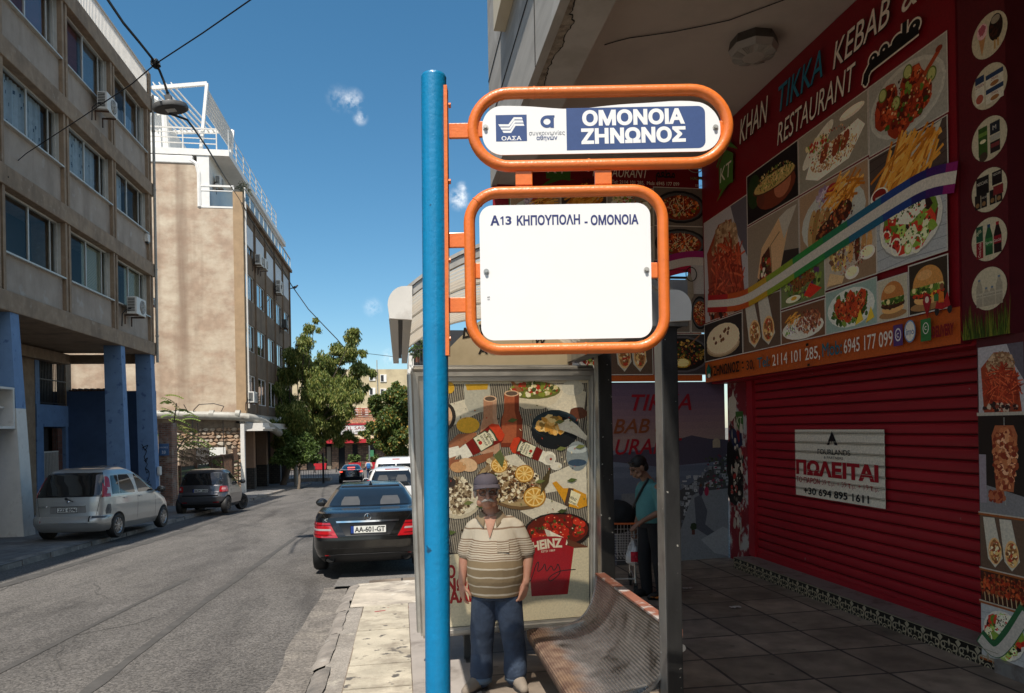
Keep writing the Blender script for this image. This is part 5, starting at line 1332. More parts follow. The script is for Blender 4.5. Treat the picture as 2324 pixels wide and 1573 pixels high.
# ---- narrow drinks sign at its right end
ds = thing('drinks_sign', 'narrow maroon sign with round pictures of drinks and groceries', 'sign', (XS, 4.8, 2.42))
b = MB(); b.box((XS + .01, 4.61, 2.44), (XS + .2, 5.06, 5.94)); b.build('sign_box', M('sign_maroon', (.11, .012, .016), .5), ds)
p = Pic((XS + .008, 5.06, 2.44), (0, -1, 0), (0, 0, 1))
p.rect(0, 0, .45, 3.5, '#4c1118')
for i in range(150):
 x = random.uniform(.0, .44); hh = random.uniform(.1, .42) * (.5 + abs(noise.noise((x * 6, 1, 1))))
 p.poly([(x, 0), (x + .012, 0), (x + random.uniform(-.03, .03), hh)], random.choice(['#3a4a16', '#55611e', '#6a6a24', '#2a3810']))
CR = '#b3a892'
cyl = []
for k, v in enumerate((80, 196, 315, 431, 543, 655)):
 q = PX(2244, v, XS); x, z = 5.06 - q.y, q.z - 2.44
 r = .165 if k < 6 else .15
 p.oval(x, z, r, r, CR, n=28)
 if k == 0:
  p.poly([(x - .1, z + .02), (x - .03, z + .02), (x - .07, z - .13)], '#a9784a'); p.oval(x - .065, z + .06, .05, .06, '#c8a0a8'); p.oval(x - .065, z + .07, .035, .04, '#9a4a5a', jit=.2); p.oval(x + .06, z + .03, .065, .1, '#1d0e0a'); p.chunks(x + .06, z + .02, .05, .08, 30, .012, ['#38180e', '#120806']); p.line([(x + .05, z - .06), (x + .05, z - .13)], .016, '#a8824e'); p.line([(x + .08, z - .06), (x + .08, z - .12)], .016, '#a8824e'); p.oval(x + .06, z + .09, .04, .03, '#8a8072')
 elif k == 1:
  p.rect(x - .13, z - .1, x - .045, z + .11, '#c2bbae'); p.rect(x - .13, z + .06, x - .045, z + .115, '#20304e'); p.text('ZWAN', x - .128, z + .03, .035, '#7a1420', width=.08); p.oval(x - .09, z - .06, .035, .035, '#9a4a3a')
  for dz in (.0, -.11): p.rect(x - .03, z + dz - .02, x + .13, z + dz + .09, '#c2bbae'); p.rect(x - .03, z + dz + .055, x + .13, z + dz + .09, '#20304e'); p.text('ZWAN', x + .02, z + dz + .03, .03, '#7a1420', width=.06); p.oval(x + .05, z + dz + .005, .04, .018, '#8a5a30')
 elif k == 2:
  p.rect(x - .1, z - .11, x - .015, z + .11, '#2e4a1a'); p.rect(x - .1, z + .04, x - .015, z + .07, '#5f7a34'); p.oval(x - .057, z - .0, .03, .015, '#c9c2a0'); p.oval(x - .055, z - .12, .04, .035, '#3a2c24')
  p.rect(x + .01, z + .02, x + .1, z + .11, '#1c1e28'); p.rect(x + .01, z - .03, x + .1, z + .01, '#9a958c'); p.rect(x + .01, z - .12, x + .1, z - .035, '#24181a'); p.rect(x + .015, z - .08, x + .095, z - .05, '#6a2a2e'); p.text('M', x + .035, z + .05, .05, '#b8b0a8')
 elif k == 3:
  p.rect(x - .12, z - .02, x - .0, z + .12, '#120c0c'); p.text('NESCAFE', x - .112, z + .06, .035, '#bdb5ac', width=.1); p.rect(x + .03, z + .02, x + .12, z + .12, '#1a0d0e'); p.text('NESCAFE', x + .038, z + .09, .025, '#b5ada4', width=.07)
  for dx in (-.11, -.05, .03, .09): p.rect(x + dx - .025, z - .12, x + dx + .03, z - .01, '#160e0e'); p.oval(x + dx, z - .09, .018, .018, '#7a5a3a')
  p.text('NESCAFE', x - .07, z - .05, .02, '#b5ada4', width=.05); p.rect(x + .04, z - .06, x + .13, z + .01, '#6a1a1e')
 elif k == 4:
  p.rect(x - .12, z + .0, x - .055, z + .12, '#18402e'); p.text('Sprite', x - .115, z + .05, .05, '#c9c3a0', width=.055, rot=.5); p.rect(x - .12, z - .13, x - .055, z - .005, '#7a0e18'); p.text('Coca-Cola', x - .08, z - .12, .035, '#c9c0b8', rot=1.5, width=.11)
  for dx, c_, cp, lb, lc in ((.0, '#1e4a2a', '#1e3a5a', '#2e6a34', 'Sprite'), (.08, '#1c0c0a', '#8a1420', '#7a101c', 'Coca-Cola')):
   p.poly([(x + dx - .035, z - .12), (x + dx - .035, z + .02), (x + dx - .014, z + .09), (x + dx + .014, z + .09), (x + dx + .035, z + .02), (x + dx + .035, z - .12)], c_); p.rect(x + dx - .014, z + .09, x + dx + .014, z + .115, cp); p.rect(x + dx - .036, z - .05, x + dx + .036, z + .01, lb); p.text(lc, x + dx - .032, z - .035, .03, '#c9c3bc', width=.064)
 else:
  for dx, hh in ((-.09, .2), (-.025, .13), (.03, .13), (.095, .2)):
   p.poly([(x + dx - .03, z - .13), (x + dx - .03, z - .13 + hh * .75), (x + dx - .01, z - .13 + hh), (x + dx + .01, z - .13 + hh), (x + dx + .03, z - .13 + hh * .75), (x + dx + .03, z - .13)], '#93897a'); p.rect(x + dx - .011, z - .13 + hh, x + dx + .011, z - .115 + hh, '#5a6a80'); p.rect(x + dx - .031, z - .06, x + dx + .031, z - .025, '#a59b8b'); p.text('ΒΙΚΟΣ', x + dx - .027, z - .05, .015, '#3a3632', width=.054)
p.mb.build('picture_print', PRINTS, ds)
# ---- pictures on the pillar under it
cs = thing('pillar_posters', 'strip of kebab pictures pasted on the pillar right of the shutter', 'poster', (XS, 4.8, 0))
b = MB(); b.box((XS + .06, 4.4, -.2), (XS + .36, 4.98, 2.44)); b.build('pillar', M('pillar_red', (.09, .012, .014), .6), cs)
p = Pic((XS + .058, 4.98, 0), (0, -1, 0), (0, 0, 1))
zs = [PX(2250, v, XS + .06).z for v in (782, 940, 1168, 1295, 1370, 1498)]
for i, kd in enumerate(('cone', 'doner', 'wraps', 'kebabs', 'salad')): food(p, .015, zs[i + 1] + .012, .43, zs[i] - .012, kd, frame=False); p.rect(.0, zs[i + 1] - .012, .445, zs[i + 1] + .004, '#8a4a1e' if i > 0 else '#a8a098'); p.rect(.0, zs[i + 1] + .004, .445, zs[i + 1] + .014, '#a9a199')
z0_ = zs[5]
p.line(smooth2([(.0, z0_ + .17), (.14, z0_ + .1), (.26, z0_ + .22), (.43, z0_ + .48)]), .13, '#2c5a3a'); p.line(smooth2([(.0, z0_ + .15), (.14, z0_ + .08), (.27, z0_ + .2), (.43, z0_ + .45)]), .08, '#b3aca6')
p.mb.build('picture_print', PRINTS, cs)
# ---- roller shutter
m_shutr = M('red_shutter_paint', (.34, .011, .018), .42, .12, 2, c2=(.28, .009, .015), c2scale=1.2, stretch=(1, .4, 2), c3=(.34, .22, .2), c3scale=9, c3lo=.74, c3hi=.76)
rs = thing('roller_shutter', 'closed red metal roller shutter with a for sale sheet', 'shutter', (4.72, 7, 0))
b = MB()
prof = []
ns = 22
zb0, zt0 = -.02, 2.46
ph = (zt0 - zb0) / ns
for i in range(ns):
 z = zb0 + i * ph
 for t, d in ((0, .0), (.05, -.002), (.12, -.014), (.3, -.019), (.6, -.02), (.82, -.016), (.9, -.006), (.93, .012), (.97, .014)):
  prof.append((4.88 + d, z + t * ph))
ysr = frange(5.0, 9.15, 14)
vs = [(x + .004 * noise.noise((y * 1.1, z * 3, 2)), y, z) for x, z in prof for y in ysr]
n_ = len(ysr)
b.add(vs, [(j * n_ + i, j * n_ + i + 1, (j + 1) * n_ + i + 1, (j + 1) * n_ + i) for j in range(len(prof) - 1) for i in range(n_ - 1)])
b.m = [1 if (j // (n_ - 1)) % 9 in (0, 8) else 0 for j in range(len(b.f))]  # groove faces painted near-black for the shadow lines between the slats
b.build('curtain', [m_shutr, M('slat_gap_shade', (.03, .004, .005), .8)], rs, smooth=True, angle=30)
b = MB(); b.box((4.82, 9.12, -.05), (4.96, 9.24, 2.42)); b.box((4.84, 9.24, -.05), (5.0, 9.32, 2.42)); b.box((4.82, 4.97, -.05), (4.95, 5.02, 2.42)); b.box((4.85, 5.0, -.045), (4.91, 9.12, .03)); b.box((4.6, 5.0, 2.4), (5.0, 9.9, 2.46)); b.build('guide_rail', m_shutr, rs)
fs_ = thing('for_sale_sheet', 'white for sale sheet with red Greek letters glued on the red shutter', 'notice', (4.83, 7.3, 1.3))
class WPic(Pic):
 def pt(s, x, y, z=None):
  q = Pic.pt(s, x, y, z); t = ((q.z - zb0) / ph) % 1.0
  bump = -.0 + .006 * (max(0, (t - .82) / .18) ** 1.2 if t > .82 else (max(0, (.12 - t) / .12)))
  q.y += .05 * bump * 6; q.x += bump * .9
  return q
A_ = PX(1804, 975, 4.835); D_ = PX(2010, 1150, 4.835)
q1 = PX(1804, 1122, 4.835); q2 = PX(2010, 975, 4.835)
ww, hh = A_.y - D_.y, A_.z - q1.z
wp = WPic((4.835, A_.y, q1.z), (0, -1, 0), (0, 0, 1), step=.0002)
for i in range(44):
 wp.mb.add([wp.pt(a, c_) for c_ in (hh * i / 44, hh * (i + 1) / 44) for a in (0, ww)], [(0, 1, 3, 2)], 0, '#c9c3ba')
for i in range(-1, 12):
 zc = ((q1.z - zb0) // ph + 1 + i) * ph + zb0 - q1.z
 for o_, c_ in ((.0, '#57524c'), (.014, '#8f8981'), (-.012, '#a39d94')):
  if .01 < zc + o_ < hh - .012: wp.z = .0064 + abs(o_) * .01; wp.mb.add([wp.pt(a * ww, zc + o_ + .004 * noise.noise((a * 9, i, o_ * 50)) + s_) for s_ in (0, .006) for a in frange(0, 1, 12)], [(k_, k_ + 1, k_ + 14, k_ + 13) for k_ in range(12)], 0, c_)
wp.z = .0058
cxs = ww * .48
wp.poly([(cxs - .02, hh * .98), (cxs - .12, hh * .78), (cxs - .075, hh * .78), (cxs - .02, hh * .88)], '#111116'); wp.poly([(cxs - .02, hh * .98), (cxs + .085, hh * .78), (cxs + .03, hh * .78), (cxs - .005, hh * .84), (cxs - .03, hh * .8), (cxs - .04, hh * .84), (cxs - .02, hh * .9)], '#111116')
wp.text('FOURLANDS', cxs, hh * .645, hh * .105, '#111116', align='C', width=ww * .37, offset=.01); wp.text('& PARTNERS', cxs, hh * .585, hh * .05, '#111116', align='C', width=ww * .22)
wp.text('ΠΩΛΕΙΤΑΙ', cxs, hh * .335, hh * .27, '#8a0f1c', align='C', width=ww * .93, offset=.05)
wp.text('ΤΟ ΠΑΡΟΝ 59 τ.μ. + 59 τ.μ. + 19 τ.μ.', cxs, hh * .205, hh * .11, '#8a0f1c', align='C', width=ww * .93, offset=.012)
wp.text('+30 694 895 1611', cxs, hh * .04, hh * .14, '#111116', align='C', width=ww * .74, offset=.02)
wp.mb.build('printed_sheet', PRINTS, fs_, fixn=False)
tp = thing('torn_poster_strip', 'strip of torn red and white posters at the corner beside the shutter', 'poster', (4.62, 9.6, 0))
b = MB(); b.box((4.84, 9.33, -.2), (5.0, 9.9, 2.42)); b.build('wall_strip', M('peeling_paint', (.2, .012, .018), .7, .2, 4, c2=(.42, .38, .34), c2scale=3.2, c2lo=.5, c2hi=.56), tp)
p = Pic((4.838, 9.9, 0), (0, -1, 0), (0, 0, 1))
p.oval(.2, 1.15, .26, .65, '#15110f', jit=.22, n=22); p.oval(.16, 2.05, .14, .22, '#b0a498', jit=.25); p.poly([(.02, 1.7), (.4, 1.78), (.45, 1.5), (.2, 1.4)], '#141c3a'); p.rect(.25, 1.72, .48, 1.98, '#2f5320'); p.text('KT', .28, 1.78, .18, '#a9a294', width=.16)
p.chunks(.28, 1.0, .2, .6, 60, .03, ['#3a302c', '#565048', '#8a2a22', '#a39a90'])
for _ in range(26): p.oval(random.uniform(.05, .5), random.uniform(.0, 2.3), random.uniform(.01, .05), random.uniform(.02, .12), random.choice(['#a69c92', '#8f857c', '#6a1015']), jit=.35, n=9)
p.mb.build('paper', PRINTS, tp)
# ---- tiled step below the shutter
ts = thing('tiled_step', 'low shop step faced with black and cream patterned tiles', 'step', (4.7, 7, -.1))
b = MB()
b.hexa([(4.55, 4.83, -.5), (5.0, 4.83, -.5), (5.0, 9.2, -.5), (4.55, 9.2, -.5), (4.55, 4.83, -.012), (5.0, 4.83, -.012), (5.0, 9.2, -.048), (4.55, 9.2, -.048)])
b.box((4.5, 3, -.5), (5.0, 4.8, -.05))
b.build('core', M('step_marble', (.22, .2, .18), .5, .2, 6, c2=(.1, .07, .06), c2scale=6), ts)
p = Pic((4.546, 9.2, -.22), (0, -1, .0082), (0, 0, 1))
p.rect(0, 0, 4.37, .172, '#1a1815')
CRM = '#8d8676'
for i in range(22):
 x = i * .2
 p.line([(x, 0), (x, .17)], .004, '#4c463e')
 p.ring(x + .1, .03, .036, .036, .009, CRM); p.oval(x + .1, .03, .016, .016, CRM, n=8)
 for sg in (-1, 1):
  arc = [(x + .1 + sg * (.02 + .07 * sin(t * .32)), .06 + .05 * cos(t * .32) + .012 * t * .4) for t in range(10)]
  p.line(arc, .012, CRM)
  p.ring(x + .1 + sg * .065, .085, .024, .026, .009, CRM, n=12); p.line([(x + .1 + sg * .1, .0), (x + .1 + sg * .075, .045), (x + .1 + sg * .09, .075)], .011, CRM)
 p.poly([(x + .1, .08), (x + .116, .115), (x + .1, .15), (x + .084, .115)], CRM); p.poly([(x, .165), (x + .03, .14), (x + .0, .1), (x - .03, .14)] if i else [(x, .165), (x + .03, .14), (x, .1)], CRM)
 p.line([(x, .168), (x + .2, .168)], .006, CRM)
p.mb.build('patterned_tile', PRINTS, ts)
# ---- back of the portico: sign of the shop and the printed sheet below it
YB = 9.93
bs = thing('hanging_sign', 'torn red shop sign of dishes hanging across the back of the portico', 'sign', (2.9, YB, 2.45))
bx0, bx1, bz0, bz1 = 1.36, 4.46, 2.45, 5.6
hole = [PY(u, v, YB - .01) for u, v in ((1517, 645), (1517, 616), (1530, 614), (1545, 614), (1562, 620), (1552, 640), (1541, 662), (1530, 655))]
hx0, hx1, hz0, hz1 = min(h.x for h in hole) - .01, max(h.x for h in hole) + .01, min(h.z for h in hole) - .01, max(h.z for h in hole) + .01
b = MB()
b.box((bx0, YB, bz0), (hx0, YB + .03, bz1)); b.box((hx1, YB, bz0), (bx1, YB + .03, bz1)); b.box((hx0, YB, bz0), (hx1, YB + .03, hz0)); b.box((hx0, YB, hz1), (hx1, YB + .03, bz1))
b.build('backing', M('sign_red_back', (.2, .008, .016), .5), bs)
b = MB()
for x in (1.5, 2.9, PY(1521, 640, YB).x): b.box((x - .02, YB + .05, 2.45), (x + .02, YB + .1, 5.9))
for z in (2.6, PY(1540, 628, YB).z, 5.5): b.box((1.4, YB + .05, z - .015), (4.6, YB + .09, z + .015))
b.build('support_frame', m_dsteel, bs)
p = Pic((bx0, YB - .004, bz0), (1, 0, 0), (0, 0, 1))
def bl_(u, v): q = PY(u, v, YB); return (q.x - bx0, q.z - bz0)
W2, H2 = bx1 - bx0, bz1 - bz0
hr = (hx0 - bx0, hz0 - bz0, hx1 - bx0, hz1 - bz0)
def rect_nohole(x0, y0, x1, y1, c):
 a0, c0, a1, c1 = max(x0, hr[0]), max(y0, hr[1]), min(x1, hr[2]), min(y1, hr[3])
 if a0 >= a1 or c0 >= c1: p.rect(x0, y0, x1, y1, c); return
 p.rect(x0, y0, a0, y1, c); p.rect(a1, y0, x1, y1, c); p.rect(a0, y0, a1, c0, c); p.rect(a0, c1, a1, y1, c)
rect_nohole(0, 0, W2, H2, '#6e0d18')
p.rect(0, 0, W2, .09, '#a84e1e'); p.rect(W2 - .13, 0, W2, 1.2, '#a84e1e')
titl = bl_(1300, 425)[1]
q = bl_(1178, 405); kt(p, q[0] + .55, q[1], .55); q = bl_(1175, 480); kt(p, q[0] + .02, q[1] - .1, .5)
ya = bl_(1400, 369)[1]
p.text('KHAN', bl_(1310, 369)[0], ya, .2, WH, shear=.3, width=.55); p.text('TIKKA', bl_(1405, 369)[0], ya, .2, '#1d5a76', shear=.3, width=.5); p.text('KEBAB &', bl_(1468, 369)[0], ya, .2, WH, shear=.3, width=.55)
yb_ = bl_(1400, 402)[1]; p.text('RESTAURANT', bl_(1345, 402)[0], yb_, .2, WH, shear=.3, width=.85); p.text(ar, bl_(1488, 402)[0], yb_ + .02, .2, '#0c0a0b', offset=.03, width=.3)
yc = bl_(1400, 417)[1]; p.text('ΖΗΝΩΝΟΣ - 30,', bl_(1322, 417)[0], yc, .075, '#16100e', offset=.01, width=.42); p.text('Tel: 2114 101 285,', bl_(1388, 417)[0], yc, .075, WH, offset=.008, width=.5); p.text('Mob: 6945 177 099', bl_(1468, 417)[0], yc, .075, WH, offset=.008, width=.5)
p.text('HALAL', bl_(1567, 402)[0], yb_, .07, '#5f8a5a', width=.2); p.ring(bl_(1578, 375)[0], bl_(1578, 375)[1], .14, .12, .015, '#8a8378'); p.text('DELIVERY', bl_(1578, 420)[0], yc, .045, WH, width=.17)
def bcell(u0, v0, u1, v1, kd):
 a = bl_(u0, v1); c_ = bl_(u1, v0); food(p, a[0], a[1], c_[0], c_[1], kd)
bcell(1485, 430, 1600, 511, 'curry'); bcell(1380, 430, 1480, 511, 'rice'); bcell(1275, 430, 1375, 511, 'fries'); bcell(1160, 445, 1270, 520, 'mixed')
bcell(1485, 517, 1602, 590, 'curry'); bcell(1380, 517, 1480, 600, 'chicken'); bcell(1160, 525, 1375, 600, 'salad')
bcell(1385, 735, 1478, 850, 'wraps'); bcell(1486, 760, 1608, 850, 'beans'); bcell(1300, 735, 1380, 850, 'salad'); bcell(1160, 735, 1296, 850, 'gyros'); bcell(1568, 668, 1606, 754, 'curry'); bcell(1486, 670, 1562, 754, 'curry')
rbn = smooth2([bl_(u, v) for u, v in ((1170, 720), (1300, 690), (1420, 645), (1480, 622), (1512, 606), (1560, 595), (1607, 596))])
p.z += .001
for off, hs in ((.1, ('#2c7a3a', '#22205e', '#8c1f5e')), (-.1, ('#1f5a78', '#3a1a5a', '#a01c3e'))):
 n3 = len(rbn)
 for k in range(3): p.line([(x, y + off) for x, y in rbn[k * n3 // 3: (k + 1) * n3 // 3 + 1]], .11, hs[k])
p.line(rbn, .12, '#b8b0aa')
p.rect(*(bl_(1567, 668)), *(bl_(1606, 604)), '#a9a4a4')
hp = [(h.x - bx0, h.z - bz0) for h in hole]
ccx, ccy = sum(h[0] for h in hp) / 8, sum(h[1] for h in hp) / 8
def onrect(x, y):
 dx, dy = x - ccx, y - ccy
 k = min(((hr[2] if dx > 0 else hr[0]) - ccx) / dx if abs(dx) > 1e-9 else 1e9, ((hr[3] if dy > 0 else hr[1]) - ccy) / dy if abs(dy) > 1e-9 else 1e9)
 return (ccx + dx * k, ccy + dy * k)
for i in range(8):
 a, c_ = hp[i], hp[(i + 1) % 8]
 mid = [(r_x, r_y) for r_x in (hr[0], hr[2]) for r_y in (hr[1], hr[3]) if 0]
 p.poly([a, onrect(*a), onrect((a[0] + c_[0]) / 2, (a[1] + c_[1]) / 2), onrect(*c_), c_], '#5a2024' if i in (1, 2, 3) else '#8c867f', adv=False)
for i, (x_, y_) in enumerate(((hr[0], hr[1]), (hr[2], hr[1]), (hr[2], hr[3]), (hr[0], hr[3]))):
 pass
p.z += .01
p.poly([bl_(*t) for t in ((1563, 620), (1556, 632), (1539, 661), (1547, 678), (1562, 690), (1572, 672), (1570, 640))], '#8f8678'); p.poly([bl_(*t) for t in ((1539, 661), (1527, 664), (1535, 676), (1547, 690), (1560, 700), (1562, 690))], '#15110f')
p.ring(*bl_(1566, 624), .09, .11, .014, '#23201f')
p.mb.build('picture_print', PRINTS, bs)
vs_ = thing('village_banner', 'printed banner of a white hillside village under the hanging sign', 'banner', (2.9, 9.95, 0))
b = MB(); b.box((1.4, 9.97, -.25), (4.825, 9.98, 2.44)); b.build('canvas', M('canvas_back', (.2, .19, .2), .8), vs_)
p = Pic((1.4, 9.966, -.2), (1, 0, 0), (0, 0, 1))
def vb(u, v): q = PY(u, v, 9.966); return (q.x - 1.4, q.z + .2)
Wv = 3.425
skyc = ['#56485a', '#5b4a5c', '#614e5e', '#67525f', '#6e5761', '#745c63', '#796164', '#7d6666', '#7f6a68', '#7f6c6c']
ht = 2.64; hm = vb(1500, 1020)[1]
for i in range(10): p.rect(0, hm + (ht - hm) * (1 - (i + 1) / 10), Wv, hm + (ht - hm) * (1 - i / 10), skyc[i])
p.rect(0, 0, Wv, hm, '#4e5566')
for i in range(5): p.rect(0, hm * (.95 - i * .1), Wv, hm * (1 - i * .1), ['#5f6474', '#596072', '#545b6c', '#4d5565', '#474e5e'][i])
p.poly([vb(*t) for t in ((1360, 1045), (1400, 1030), (1460, 1022), (1530, 1000), (1570, 988), (1610, 996), (1653, 998), (1653, 1045), (1500, 1060))], '#3f3a48')
p.poly([vb(*t) for t in ((1400, 1190), (1430, 1150), (1500, 1120), (1540, 1115), (1580, 1090), (1653, 1030), (1653, 1290), (1400, 1290))], '#3b3c40')
random.seed(11)
for i in range(120):
 u = random.uniform(1540, 1650); v = 1075 + (1650 - u) * .55 + random.uniform(-40, 60)
 x, y = vb(u, v); w = random.uniform(.02, .08); h = random.uniform(.02, .06)
 p.rect(x, y, x + w, y + h, random.choice(['#8d9096', '#7d8188', '#9a9ca2', '#6c7078', '#595d66']))
 if random.random() < .5: p.rect(x + w * .3, y + h * .2, x + w * .5, y + h * .6, '#2a3550')
for i in range(60):
 u = random.uniform(1600, 1652); x, y = vb(u, random.uniform(1030, 1130)); p.oval(x, y, .02, .015, random.choice(['#2c3424', '#3c4430', '#5a2a3c', '#7a2a44']), jit=.3, n=7)
x, y = vb(1617, 1010); p.rect(x, y - .04, x + .12, y + .05, '#8f8170'); p.oval(x + .06, y + .05, .06, .05, '#8f8170', a0=0, a1=pi, n=10)
p.poly([vb(*t) for t in ((1545, 1200), (1570, 1125), (1590, 1115), (1653, 1108), (1653, 1285), (1500, 1290))], '#6f747c'); p.poly([vb(*t) for t in ((1575, 1130), (1590, 1122), (1605, 1160), (1600, 1190), (1625, 1210), (1620, 1225), (1580, 1200))], '#484c56'); p.poly([vb(*t) for t in ((1590, 1225), (1640, 1195), (1653, 1200), (1653, 1262), (1622, 1255))], '#868b92')
for u, c_ in ((1590, '#3a3040'), (1603, '#8a2440')):
 x, y = vb(u, 1115); p.oval(x, y, .035, .07, c_); p.oval(x, y + .09, .02, .025, '#4a3028')
x, y = vb(1573, 1195); p.oval(x, y, .05, .06, '#26301f', jit=.2); p.rect(x - .025, y - .12, x + .025, y - .05, '#4a2a24')
x, y = vb(1410, 1130); p.rect(x, y - .12, x + .32, y + .06, '#5c6068')
RDT = '#7d1420'
for s_, u, v, c_, hgt, wd in (('KHAN', 1225, 935, RDT, .34, .95), ('TIKKA', 1433, 932, RDT, .34, .93), ('KABAB &', 1330, 985, '#6d3a22', .3, 1.25), ('RESTAURANT', 1265, 1035, RDT, .32, 1.9)):
 x, y = vb(u, v); p.text(s_, x, y, hgt, c_, shear=.3, width=wd, offset=.012)
p.mb.build('printed_canvas', PRINTS, vs_)
# ------------------------------------------------------------------ bus shelter
RX0, RX1, RY0, RY1 = -.03, 1.60, 3.75, 6.28
def arch(x, dz=0):
 t = (x - RX0) / (RX1 - RX0) * 2 - 1
 return 2.47 + .36 * (1 - abs(t) ** 2.2) + dz
m_poly = bpy.data.materials.new('ribbed_roof_sheet'); m_poly.use_nodes = True
_n, _l = m_poly.node_tree.nodes, m_poly.node_tree.links
_b = _n['Principled BSDF']; _b.inputs['Base Color'].default_value = (.32, .26, .18, 1); _b.inputs['Roughness'].default_value = .5
_t = _n.new('ShaderNodeBsdfTranslucent'); _t.inputs['Color'].default_value = (.9, .83, .72, 1)
_m = _n.new('ShaderNodeMixShader'); _m.inputs[0].default_value = .55
_c = _n.new('ShaderNodeBsdfTransparent'); _c.inputs['Color'].default_value = (1, .95, .87, 1)      # milky sheet: part of the sun comes straight through
_m2 = _n.new('ShaderNodeMixShader'); _m2.inputs[0].default_value = .42
_l.new(_b.outputs[0], _m.inputs[1]); _l.new(_t.outputs[0], _m.inputs[2]); _l.new(_m.outputs[0], _m2.inputs[1]); _l.new(_c.outputs[0], _m2.inputs[2]); _l.new(_m2.outputs[0], _n['Material Output'].inputs['Surface'])
sh = thing('bus_shelter', 'steel bus shelter with an arched ribbed roof on square posts', 'bus shelter', (.8, 5, side_z(.8, 5)))
b = MB()
b.grid(lambda i, j: (RX0 + .05 + (RX1 - RX0 - .1) * i, RY0 + .02 + (RY1 - RY0 - .04) * j, arch(RX0 + .05 + (RX1 - RX0 - .1) * i, -.03) + .013 * sin(j * 2 * pi * 21)), 26, 190)
b.build('roof_sheet', m_poly, sh, smooth=True, angle=80)
xs_ = frange(RX0 + .02, RX1 - .02, 28)
for y, d in ((RY0, .05), (4.58, .035), (5.42, .035), (RY1 - .05, .05)):
 b = MB()
 for o_, hgt, w in ((0, .03, d), (.035, .012, d + .03)):
  for xa, xb in zip(xs_, xs_[1:]):
   za, zb = arch(xa), arch(xb)
   b.hexa([(xa, y, za - .055 + o_ * 2.2), (xb, y, zb - .055 + o_ * 2.2), (xb, y + w, zb - .055 + o_ * 2.2), (xa, y + w, za - .055 + o_ * 2.2),
     (xa, y, za - .01 + o_), (xb, y, zb - .01 + o_), (xb, y + w, zb - .01 + o_), (xa, y + w, za - .01 + o_)] if o_ == 0 else
                   [(xa, y - .01, za - .006), (xb, y - .01, zb - .006), (xb, y + w, zb - .006), (xa, y + w, za - .006),
     (xa, y - .01, za + .014), (xb, y - .01, zb + .014), (xb, y + w, zb + .014), (xa, y + w, za + .014)])
 b.build('roof_arch', m_alu, sh)
def gutter(xc, sgn):
 b = MB(); w = .06
 b.box((xc - w, RY0 + .02, 2.385), (xc - .012, RY1, 2.40)); b.box((xc + .012, RY0 + .02, 2.385), (xc + w, RY1, 2.40))
 prof = [(xc - sgn * w, 2.40), (xc - sgn * w, 2.49), (xc - sgn * w * .6, 2.535), (xc + sgn * w * .1, 2.545), (xc + sgn * w, 2.545), (xc + sgn * w, 2.40)]
 prof = [(xc - sgn * (-w) * -1, 2.40)] and prof
 n_ = len(prof)
 for i in range(n_ - 1):
  a, c_ = prof[i], prof[i + 1]
  b.quad((a[0], RY0 + .02, a[1]), (c_[0], RY0 + .02, c_[1]), (c_[0], RY1, c_[1]), (a[0], RY1, a[1]))
 b.box((xc - .012, RY0 + .05, 2.43), (xc + .012, RY1, 2.44), 1)
 g = b.build('gutter', [m_alu, m_acd], sh)
 c = MB()
 out = []
 for k in range(9):
  t = k / 8 * pi / 2; out.append((xc - sgn * (w * 1.08 - .09 + .09 * cos(t)) , RY0 - .012, 2.455 + .10 * sin(t)))
 out += [(xc + sgn * w * 1.08, RY0 - .012, 2.555), (xc + sgn * w * 1.0, RY0 - .012, 2.378), (xc - sgn * w * .95, RY0 - .012, 2.385)]
 c.prism(out, (0, .03, 0)); c.build('end_cap', m_whited, g)
gutter(.012, 1); gutter(1.56, -1)
def post(u, v, Y, wx, wy, top):
 x = PY(u, v, Y).x; b = MB()
 z0 = side_z(x, Y)
 b.box((x - wx / 2, Y, z0 - .05), (x + wx / 2, Y + wy, top), bev=.006)
 b.box((x - wx / 2 - .05, Y - .04, z0 - .02), (x + wx / 2 + .05, Y + wy + .04, z0 + .02))
 b.box((x - wx / 2 - .002, Y + .005, z0 + .03), (x - wx / 2 + .002, Y + wy - .005, top - .004), 1)
 return b.build('post', [m_post, m_steel], sh)
post(1524, 1000, 3.82, .095, .12, 2.62)
post(1376, 1000, 5.62, .115, .12, 2.62)
b = MB(); b.box((1.44, 3.9, 2.36), (1.56, 5.8, 2.44)); b.box((1.40, 3.78, 2.36), (1.62, 3.81, 2.62)); b.build('top_beam', m_steel, sh)
fb = lambda u, v: PY(u, v, 6.2)
b = MB(); brd = [fb(1000, 831), fb(1288, 831), fb(1297, 822)] + [fb(1297 - 284 * t, 831 - (12 + 118 * sin(pi * min(1, max(0, .12 + .82 * t)))) ) for t in frange(0, 1, 12)]
b.prism(brd, (0, .05, 0)); nb = b.build('name_board', M('cream_board_old', (.46, .38, .25), .55, .06, 5, c2=(.36, .29, .18), c2scale=2), sh)
b = MB(); b.box((brd[0].x, 6.17, brd[0].z - .012), (brd[1].x, 6.26, brd[0].z + .006)); b.box((brd[0].x, 6.26, brd[0].z - .1), (brd[1].x + .1, 6.29, brd[0].z - .01)); b.build('board_rim', m_alu, nb)
O = fb(1049, 768)
p = Pic((O.x, 6.195, O.z), (1, 0, 0), (0, 0, 1))
DK = '#1e1a17'
p.text('ΔΗΜΟΣ', .0, .0, .115, DK, offset=.035, rot=.2); p.text('ΑΘΗΝΩΝ', .33, .06, .115, DK, offset=.035);
q = fb(1085, 803); p.text('ΑΦΕΤΗΡΙΑ', q.x - O.x, q.z - O.z, .095, DK, offset=.03, width=.62)
q = fb(1208, 778); p.text('ΙW', q.x - O.x, q.z - O.z, .095, DK, offset=.03, rot=-.2)
